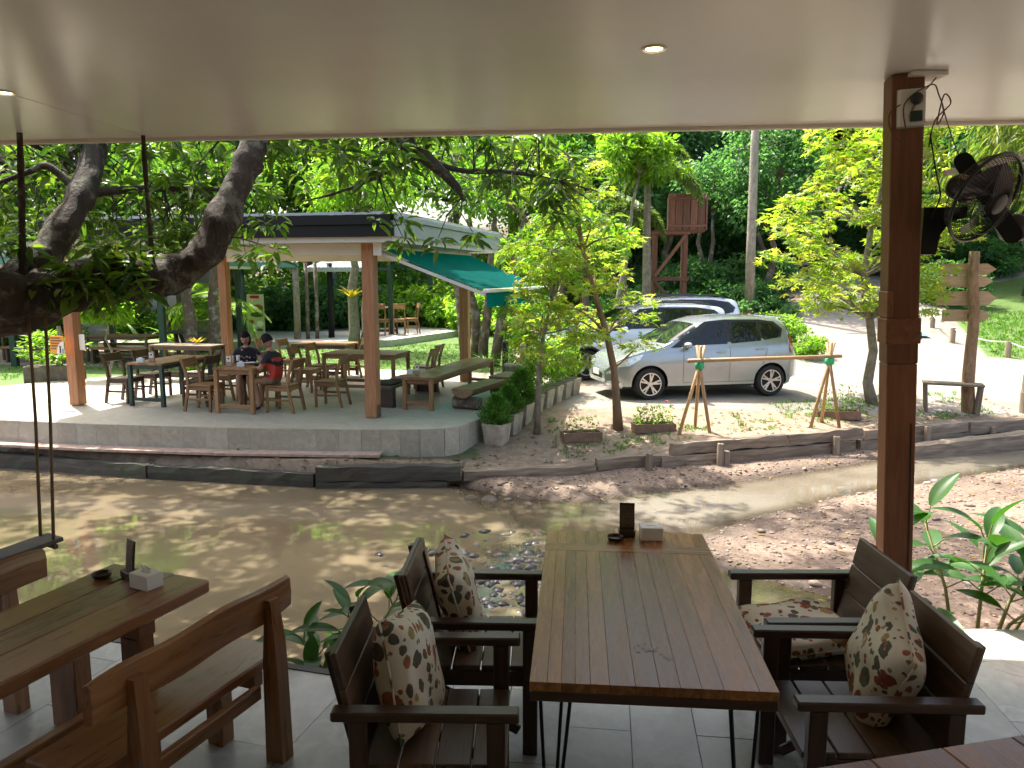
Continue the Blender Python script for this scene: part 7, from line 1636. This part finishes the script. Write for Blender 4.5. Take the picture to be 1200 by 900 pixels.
def flower_box(label, x, y, rz, w, flowers, seed, fh=.3):
    z = gz(x, y) - .02; t = thing('flower_box', label, 'planter', (x, y, z), rz, 'low flower boxes on the garden strip'); d_ = .24; h = .15
    for s in (-1, 1):
        bar('side', t, (0, s * d_ / 2, h / 2), (w, .02, h), 'terracotta_box'); bar('end', t, (s * (w / 2 - .01), 0, h / 2), (.02, d_ - .021, h), 'terracotta_box')
    MB().box((0, 0, h * .4), (w - .05, d_ - .03, h * .7)).build('soil', 'soil', t)
    r_ = np.random.default_rng(seed); n = flowers; P = np.column_stack([r_.uniform(-w / 2 + .04, w / 2 - .04, n), r_.uniform(-.08, .08, n), h * .7 + fh * r_.uniform(0, 1, n) ** 1.3]); D = r_.normal(size=(n, 3)) + np.array([0, 0, .3])
    ob('foliage', leaves('foliage', P, D, r_.normal(size=(n, 3)) * .5 + np.array([0, 0, 1.]), .07 * r_.uniform(.6, 1.2, n), .03, 'diamond'), 'leaf_light', t)
    st = MB()
    for i in range(max(4, n // 25)):
        q_ = P[i]; st.tube([(q_[0] * .9, q_[1] * .8, h * .5), tuple(q_)], .004, 4)
    st.build('stems', 'leaf_stem', t); return t
flower_box('brown flower box with sparse stems beside the small tree trunk', 1.10, 11.98, R(12), .62, 60, 1, .25); t = flower_box('brown flower box with red flowers and bright leaves in front of the hatchback wheel', 2.30, 12.28, R(4), .68, 330, 2, .32)
for (px, py, pz) in ((.22, .02, .50), (.30, -.03, .44), (-.1, .05, .45)): MB().lathe([(.001, -.012), (.022, -.004), (.026, .006), (.001, .012)], 8).build('blossom', 'petal_red', t, (px, py, pz))
flower_box('rusty flower box with thin leafy stems behind the right bamboo tripod', 5.75, 13.4, R(-6), .75, 190, 3, .5)
# bamboo rail on two tripods
br_ = thing('bamboo_rail', 'bamboo rail tied to two crossed pole tripods with green cord', 'rail', (0, 0, 0))
def pole(p, q_, r, nm='pole', par=br_): return MB().tube([p, Vector(p).lerp(Vector(q_), .5), q_], [r, r * .96, r * .9], 9).build(nm, 'bamboo_x' if abs(Vector(q_)[0] - Vector(p)[0]) > 1 else 'bamboo_z', par, smooth=True)
ta = Vector((2.98, 12.12, .74)); tb2 = Vector((5.30, 12.75, .74))
for base_, top in ((Vector((2.98, 12.1, 0)), ta), (Vector((5.30, 12.72, 0)), tb2)):
    zz = gz(base_.x, base_.y) - .05
    for dx, dy in ((-.33, -.12), (.02, .0 + .28), (.16, -.16)):
        f0 = Vector((base_.x + dx, base_.y + dy, zz)); dirn = (top - f0).normalized(); pole(f0, f0 + dirn * ((top - f0).length + .30), .028)
    MB().lathe([(.06, -.06), (.075, -.03), (.075, .03), (.06, .06)], 12, Matrix.Translation(top - Vector((0, 0, .02)))).build('cord', 'green_rope', br_, smooth=True)
rd = (tb2 - ta).normalized(); pole(ta - rd * .22 + Vector((0, -.05, .06)), tb2 + rd * .2 + Vector((0, -.05, .06)), .033, 'rail')
# sign post with four arrow boards
sp = thing('signpost', 'rough tree trunk signpost with four blank wooden arrow boards', 'signpost', (8.50, 14.06, gz(8.5, 14.06)), R(-6))
MB().tube([(0, 0, -.2), (-.07, 0, .5), (-.07, 0, 1.1), (-.05, 0, 1.8), (-.13, 0, 2.4), (-.14, 0, 2.95)], [.125, .11, .10, .09, .092, .085], 12).build('trunk', 'signpost_bark', sp, smooth=True)
for (z, x0, x1, h) in ((2.63, -.55, .42, .20), (2.41, -.52, .38, .20), (2.10, -.58, .46, .26), (1.78, -.46, .40, .21)):
    MB().prism([(x0, -h / 2), (x1 - .16, -h / 2), (x1, 0), (x1 - .16, h / 2), (x0, h / 2)], -.014, .014, Matrix.Translation((-.1, .13, z)) @ Matrix.Rotation(R(90), 4, 'X')).build('arrow_board', 'sign_wood_x', sp)
    MB().box((-.08, .095, z + .0), (.09, .05, .06)).build('cleat', 'grey_timber_z', sp)
sb_ = thing('small_bench', 'small grey plank table standing beside the signpost', 'table', (8.10, 13.98, gz(8.1, 13.98)), R(-24))
for i in range(3): bar('plank', sb_, (0, -.14 + .14 * i, .545), (.98, .136, .035), 'grey_timber')
for sx in (-1, 1):
    for sy in (-1, 1): bar('leg', sb_, (sx * .43, sy * .15, .264), (.06, .06, .53), 'grey_timber', (0, R(4 * sx), 0))
lp = thing('log_post', 'stacked log post at the right edge of the road', 'post', (9.62, 14.1, gz(9.62, 14.1)))
MB().lathe([(.15, 0), (.155, .38), (.15, .40)], 14).build('lower_log', 'grey_timber_z', lp); MB().lathe([(.14, .405), (.135, .72), (.12, .74)], 14).build('upper_log', 'grey_timber_z', lp)
# rope fence along the grass bank
random.seed(12)
stk = [(12.4, 21.6), (12.9, 19.9), (13.6, 18.3), (14.6, 17.0), (12.9, 23.6)]
for i, (x, y) in enumerate(stk):
    o = MB().tube([(0, 0, -.1), (.01, 0, .42)], [.075, .07], 10).build('fence_stake', 'grey_timber_z', None, (x, y, gz(x, y))); tag(o, ['short rope fence stake behind the signpost', 'short rope fence stake just right of the signpost', 'pale short fence stake on the grass bank', 'short fence stake at the right edge of the grass', 'farthest short fence stake by the road'][i], 'stake', 'stakes of the rope fence')
for i, (a, c) in enumerate(((stk[4], stk[0]), (stk[0], stk[1]), (stk[1], stk[2]), (stk[2], stk[3]))):
    pa = Vector((*a, gz(*a) + .40)); pc = Vector((*c, gz(*c) + .40)); o = MB().tube([pa.lerp(pc, u) - Vector((0, 0, .22 * 4 * u * (1 - u) * .5)) for u in [j / 10 for j in range(11)]], .016, 6).build('fence_rope', 'white_rope', None, smooth=True)
    tag(o, ['rope span farthest up the grass bank', 'second rope span of the bank fence from the road', 'rope span right of the signpost trunk', 'rope span at the right edge of the grass'][i], 'rope', 'ropes of the bank fence')
o = MB().add([(-.5, -.3, .02), (.5, -.35, .02), (.55, .3, .05), (-.45, .35, .04), (0, 0, .16), (-.25, .05, .10), (.28, -.05, .12)], [(0, 1, 6, 5), (1, 2, 6), (2, 3, 4), (3, 0, 5), (5, 6, 4), (6, 2, 4), (3, 5, 4)]).build('tarp', 'blue_tarp', None, (11.6, 22.5, gz(11.6, 22.5))); tag(o, 'crumpled blue tarp on the road edge behind the post', 'tarp')
# utility pole, rail fence, low planter wall
up_ = thing('utility_pole', 'tall pale utility pole rising past the ceiling edge', 'pole', (8.0, 26, gz(8, 26)))
MB().tube([(0, 0, -.2), (-.03, 0, 2.5), (-.05, 0, 5.2), (-.04, 0, 8)], [.17, .15, .135, .12], 14).build('shaft', 'pole_bark', up_, smooth=True); MB().box((0, 0, 7.6), (1.5, .09, .09), .01).build('cross_arm', 'grey_timber_x', up_)
rf = thing('rail_fence', 'grey rail fence along the forest slope', 'fence', (0, 0, 0))
fp = [(5.9, 29.6), (7.4, 30.2), (9.1, 30.9), (10.8, 31.4), (12.2, 31.9)]
for x, y in fp: bar('fence_post', rf, (x, y, gz(x, y) + .42), (.11, .11, 1.2), 'grey_timber')
for (a, c) in zip(fp[:-1], fp[1:]):
    for h in (.35, .85): strut('rail', rf, (a[0], a[1] - .07, gz(*a) + h), (c[0], c[1] - .07, gz(*c) + h), .04, .13, 'grey_timber')
o = MB().box((0, 0, .1), (1.35, .35, .75), .02).build('low_wall', 'plaster', None, (5.75, 20.9, gz(5.75, 20.9)), (0, 0, .2)); tag(o, 'low plastered wall behind the parked cars', 'wall'); MB().box((.45, -.18, .12), (.06, .02, .7)).build('yellow_stripe', 'mango_yellow', o); MB().box((0, 0, .49), (1.4, .4, .035), .008).build('coping', 'pavilion_wood_x', o)
# timber tower with plank tank
tw_ = thing('timber_tower', 'red-brown timber tower with a plank clad tank and diagonal braces', 'tower', (4.85, 24.0, gz(4.85, 24) - .1), R(-8)); H0 = 3.15
for x in (-.45, .45):
    for y in (-.4, .4): bar('leg', tw_, (x, y, H0 / 2), (.13, .13, H0), 'red_timber')
for z in (.35, 1.7, 3.08):
    for y in (-.44, .44): bar('rail', tw_, (0, y - .04 * (1 if y < 0 else -1), z), (1.15, .05, .12), 'red_timber')
for z0, z1, s in ((.4, 1.65, 1), (1.77, 3.0, -1)): strut('brace', tw_, (-.45 * s, -.53, z1 if s > 0 else z0), (.45 * s, -.53, z0 if s > 0 else z1), .04, .10, 'red_timber') if s > 0 else strut('brace', tw_, (-.45, -.53, z0), (.45, -.53, z1), .04, .10, 'red_timber')
for i in range(5): bar('tank_plank', tw_, (.0 + .22 * i, -.52, H0 + .52 + .02 * (i % 2)), (.205, .05, 1.06), 'red_timber')
for i in range(4): bar('tank_plank', tw_, (1.03, -.42 + .27 * i, H0 + .52), (.05, .255, 1.06), 'red_timber')
bar('tank_floor', tw_, (.25, 0, H0 - .02), (1.5, 1.05, .06), 'red_timber'); MB().box((.45, .02, H0 + .52), (1.05, .9, 1.0)).build('tank', 'dark_trim', tw_)
for z in (H0 + .12, H0 + .92): bar('tank_band', tw_, (.45, -.565, z), (1.12, .03, .07), 'red_timber')
# ------------------------------------------------------------------ far terrace, shelters, tables, banner, hall
ter = MB().prism([(-13.5, 25.0), (-6.3, 25.4), (-4.1, 26.0), (-1.9, 31.2), (-5, 34.5), (-14.5, 33)], -.35, .0).build('far_terrace', 'concrete'); tag(ter, kind='structure')
shl = thing('garden_shelter', 'low garden shelter with pale sheet roof and log posts behind the pavilion', 'shelter', (0, 0, 0))
def corr(x0, x1, y0, y1, z0, z1, nm, mat, par):
    k = int(abs(x1 - x0) / .05); V = []
    for i in range(k + 1):
        x = x0 + (x1 - x0) * i / k; dz = .012 * math.sin(i * 2.1); V += [(x, y0, z0 + dz), (x, y1, z1 + dz)]
    MB().add(V, [(2 * i, 2 * i + 2, 2 * i + 3, 2 * i + 1) for i in range(k)]).build(nm, mat, par)
corr(-12.2, -7.2, 26.2, 30.5, 2.62, 3.05, 'roof_sheet', 'roof_sheet', shl); corr(-7.15, -5.2, 26.8, 29.2, 2.45, 2.7, 'roof_sheet', 'fascia_grey', shl); MB().beam((-5.2, 28.6, 2.40), (-4.4, 28.6, 2.40), .08, .12).build('beam', 'green_metal', shl); MB().beam((-4.5, 28.5, 2.52), (-3.4, 32.9, 2.52), .08, .12).build('beam', 'green_metal', shl)
MB().box((-9.7, 26.17, 2.52), (5.0, .05, .18)).build('fascia', 'teal_wall', shl); MB().box((-6.2, 26.77, 2.37), (2.0, .05, .15)).build('fascia', 'fascia_grey', shl)
for (x, y, r, mt) in ((-7.35, 26.3, .12, 'bark_pale'), (-7.05, 26.5, .07, 'bark'), (-6.75, 26.6, .07, 'bark'), (-6.35, 27.0, .11, 'fascia_black'), (-9.2, 26.4, .08, 'green_metal'), (-11.9, 26.4, .10, 'bark')): MB().tube([(x, y, -.05), (x + .02, y, 1.3), (x, y, 2.6)], [r, r * .95, r * .9], 10).build('post', mt, shl, smooth=True)
for (x, y) in ((-4.5, 28.6), (-3.45, 32.8)): bar('post', shl, (x, y, 1.2), (.16, .16, 2.5), 'green_metal')
bn = thing('food_banner', 'upright printed banner showing dishes of food, beside the log posts', 'banner', (-8.38, 25.2, 0.0), R(-10))
MB().box((0, 0, .04), (.66, .22, .05), .01).build('base', 'sensor_grey', bn); MB().box((0, 0, .80), (.60, .015, 1.5)).build('sheet', 'banner_print' if 'banner_print' in MAT else plain('banner_print', (.50, .47, .33), .5), bn)
def dish(x, z, rx, rz_, mt, nm='picture'): MB().prism([(x + rx * math.cos(a), z + rz_ * math.sin(a)) for a in [2 * PI * i / 16 for i in range(16)]], 0, .003, Matrix.Translation((0, -.0085, 0)) @ Matrix.Rotation(R(90), 4, 'X')).build(nm, mt, bn)
plain('dish_brown', (.26, .10, .035), .5, var=.5, scale=30); plain('dish_green', (.05, .09, .03), .5, var=.5, scale=30)
MB().box((-.02, -.0095, 1.47), (.32, .004, .09)).build('heading', 'tail_red', bn); dish(.08, 1.12, .19, .11, 'dish_brown'); dish(.05, .90, .24, .09, 'dish_green'); dish(-.16, .66, .09, .07, 'dish_brown'); dish(-.1, .52, .13, .05, 'white_card', 'plate_picture'); dish(.14, .60, .12, .10, 'white_card', 'plate_picture'); dish(.12, .40, .12, .05, 'dish_green')
ht = frame_table('high_table', 'tall bar table on the far terrace behind the front post', (-4.95, 28.9, 0), .2, 1.3, .6, 1.0, 'teak', 'dark_wood'); ht['group'] = 'far terrace furniture'
for (x, y, a, lab) in ((-4.15, 28.3, 100, 'bar chair on the far terrace just right of the green post'), (-3.75, 28.8, 200, 'tall bar chair at the right end of the far terrace table'), (-4.75, 28.1, 80, 'dark bar chair left of the green post on the far terrace')):
    c_ = dup(base_chair, (x, y, 0), R(a) - PI / 2, lab, 'far terrace furniture', (1.0, 1.0, 1.32))
o = frame_table('picnic_table', 'brown picnic table on the far left path', (-10.9, 21.6, gz(-10.9, 21.6)), -.17, 1.9, .8, .74, 'teak', 'worn_wood'); o['group'] = 'far left tables'
def plain_bench(label, x, y, rz, L=1.7):
    t = thing('picnic_bench', label, 'bench', (x, y, gz(x, y)), rz, 'far left tables'); bar('seat', t, (0, 0, .42), (L, .28, .05), 'teak')
    for s in (-1, 1): bar('leg', t, (s * (L / 2 - .15), 0, .198), (.07, .24, .394), 'worn_wood')
    bar('stretcher', t, (0, 0, .2), (L - .38, .04, .06), 'worn_wood')
plain_bench('low bench in front of the picnic table on the far left path', -10.75, 20.85, -.17); plain_bench('low bench behind the picnic table on the far left path', -11.05, 22.3, -.17)
st_ = thing('slab_table', 'rough slab table on trestle legs beyond the far left tables', 'table', (-9.3, 22.7, gz(-9.3, 22.7)), -.1, 'far left tables'); bar('slab', st_, (0, 0, .74), (1.6, .7, .07), 'dark_timber')
for sx in (-1, 1):
    for s2 in (-1, 1): strut('leg', st_, (sx * .45, s2 * .25, 0), (sx * .62, s2 * .12, .70), .1, .1, 'dark_wood')
o = frame_table('picnic_table', 'dark table at the left edge of the far path', (-13.6, 22.0, gz(-13.6, 22)), -.17, 1.7, .8, .74, 'worn_wood', 'dark_wood'); o['group'] = 'far left tables'; plain_bench('low bench at the left edge of the far path', -13.4, 21.2, -.17, 1.5)
sm_ = thing('stump_planter', 'large mossy stump planter behind the far left tables', 'planter', (-9.9, 24.6, gz(-9.9, 24.6))); MB().lathe([(.62, 0), (.6, .4), (.66, .95), (.58, .97)], 20).build('stump', 'moss_stump' if 'moss_stump' in MAT else plain('moss_stump', (.16, .17, .06), .95, var=.5, scale=5, bmp=.6), sm_, smooth=True)
f_ = ob('shrub', lm_[0], None, sm_, (0, 0, .9)); f_.scale = (1.8, 1.8, 1.0)
lw = thing('stone_planter', 'low stone planter at the left end of the lawn', 'planter', (-9.95, 16.6, gz(-9.95, 16.6))); MB().box((0, 0, .2), (1.1, .5, .5), .02).build('wall', 'stone', lw); f_ = ob('shrub', lm_[1], None, lw, (0, 0, .4)); f_.scale = (2.0, 1.2, .9)
MB().tube([(.1, 0, .4), (.2, 0, .9), (.15, 0, 1.3)], [.07, .06, .04], 8).build('stem', 'bark_pale', lw)
sh2 = thing('side_shelter', 'flat roofed shelter with teal edge over the far left tables', 'shelter', (0, 0, 0)); MB().prism([(-17.5, 20.4), (-8.9, 19.6), (-8.2, 24.8), (-17.5, 26)], 2.36, 2.44).build('soffit', 'soffit_white', sh2); MB().prism([(-17.55, 20.35), (-8.85, 19.55), (-8.15, 24.85), (-17.55, 26.05)], 2.445, 2.60).build('roof', 'teal_wall', sh2)
for (x, y) in ((-9.1, 20.0), (-8.6, 24.3), (-13.2, 20.3), (-13, 25), (-17, 20.8)): bar('post', sh2, (x, y, 1.05), (.15, .15, 2.6), 'green_metal')
hall = thing('white_hall', 'long hall with bright white sloping roof beyond the leaning tree', 'building', (0, 0, 0)); MB().box((-20, 31, 1.3), (15, 4.5, 3.2)).build('wall', 'plaster', hall)
V = [(-28, 28.2, 2.9), (-12.0, 28.2, 2.9), (-12.0, 31, 4.5), (-28, 31, 4.5), (-28, 33.8, 2.9), (-12, 33.8, 2.9)]; MB().add(V, [(0, 1, 2, 3), (3, 2, 5, 4)]).add([(x, y, z - .05) for x, y, z in V], [(3, 2, 1, 0), (4, 5, 2, 3)]).build('roof', 'white_card', hall)
for i in range(30): MB().beam((-27.8 + .54 * i, 28.2, 2.925), (-27.8 + .54 * i, 31, 4.525), .03, .03).build('roof_seam', 'soffit_white', hall)
for i in range(5): wdw = MB().box((-26 + 2.8 * i, 28.72, 1.5), (1.3, .06, 1.2)).build('window', 'soffit_white', hall); MB().box((-26 + 2.8 * i, 28.68, 1.5), (1.15, .03, 1.05)).build('pane', 'car_glass_dark', wdw)
# bollards on the lawn edge
for (x, y, h, mt, lab) in ((-.15, 16.9, .95, 'fascia_black', 'dark round bollard beside the log bench'), (.25, 17.6, .8, 'bark_pale', 'mossy short post behind the dark bollard')):
    o = MB().lathe([(.07, -.1), (.07, h - .03), (.05, h)], 14).build('bollard', mt, None, (x, y, gz(x, y))); tag(o, lab, 'post')
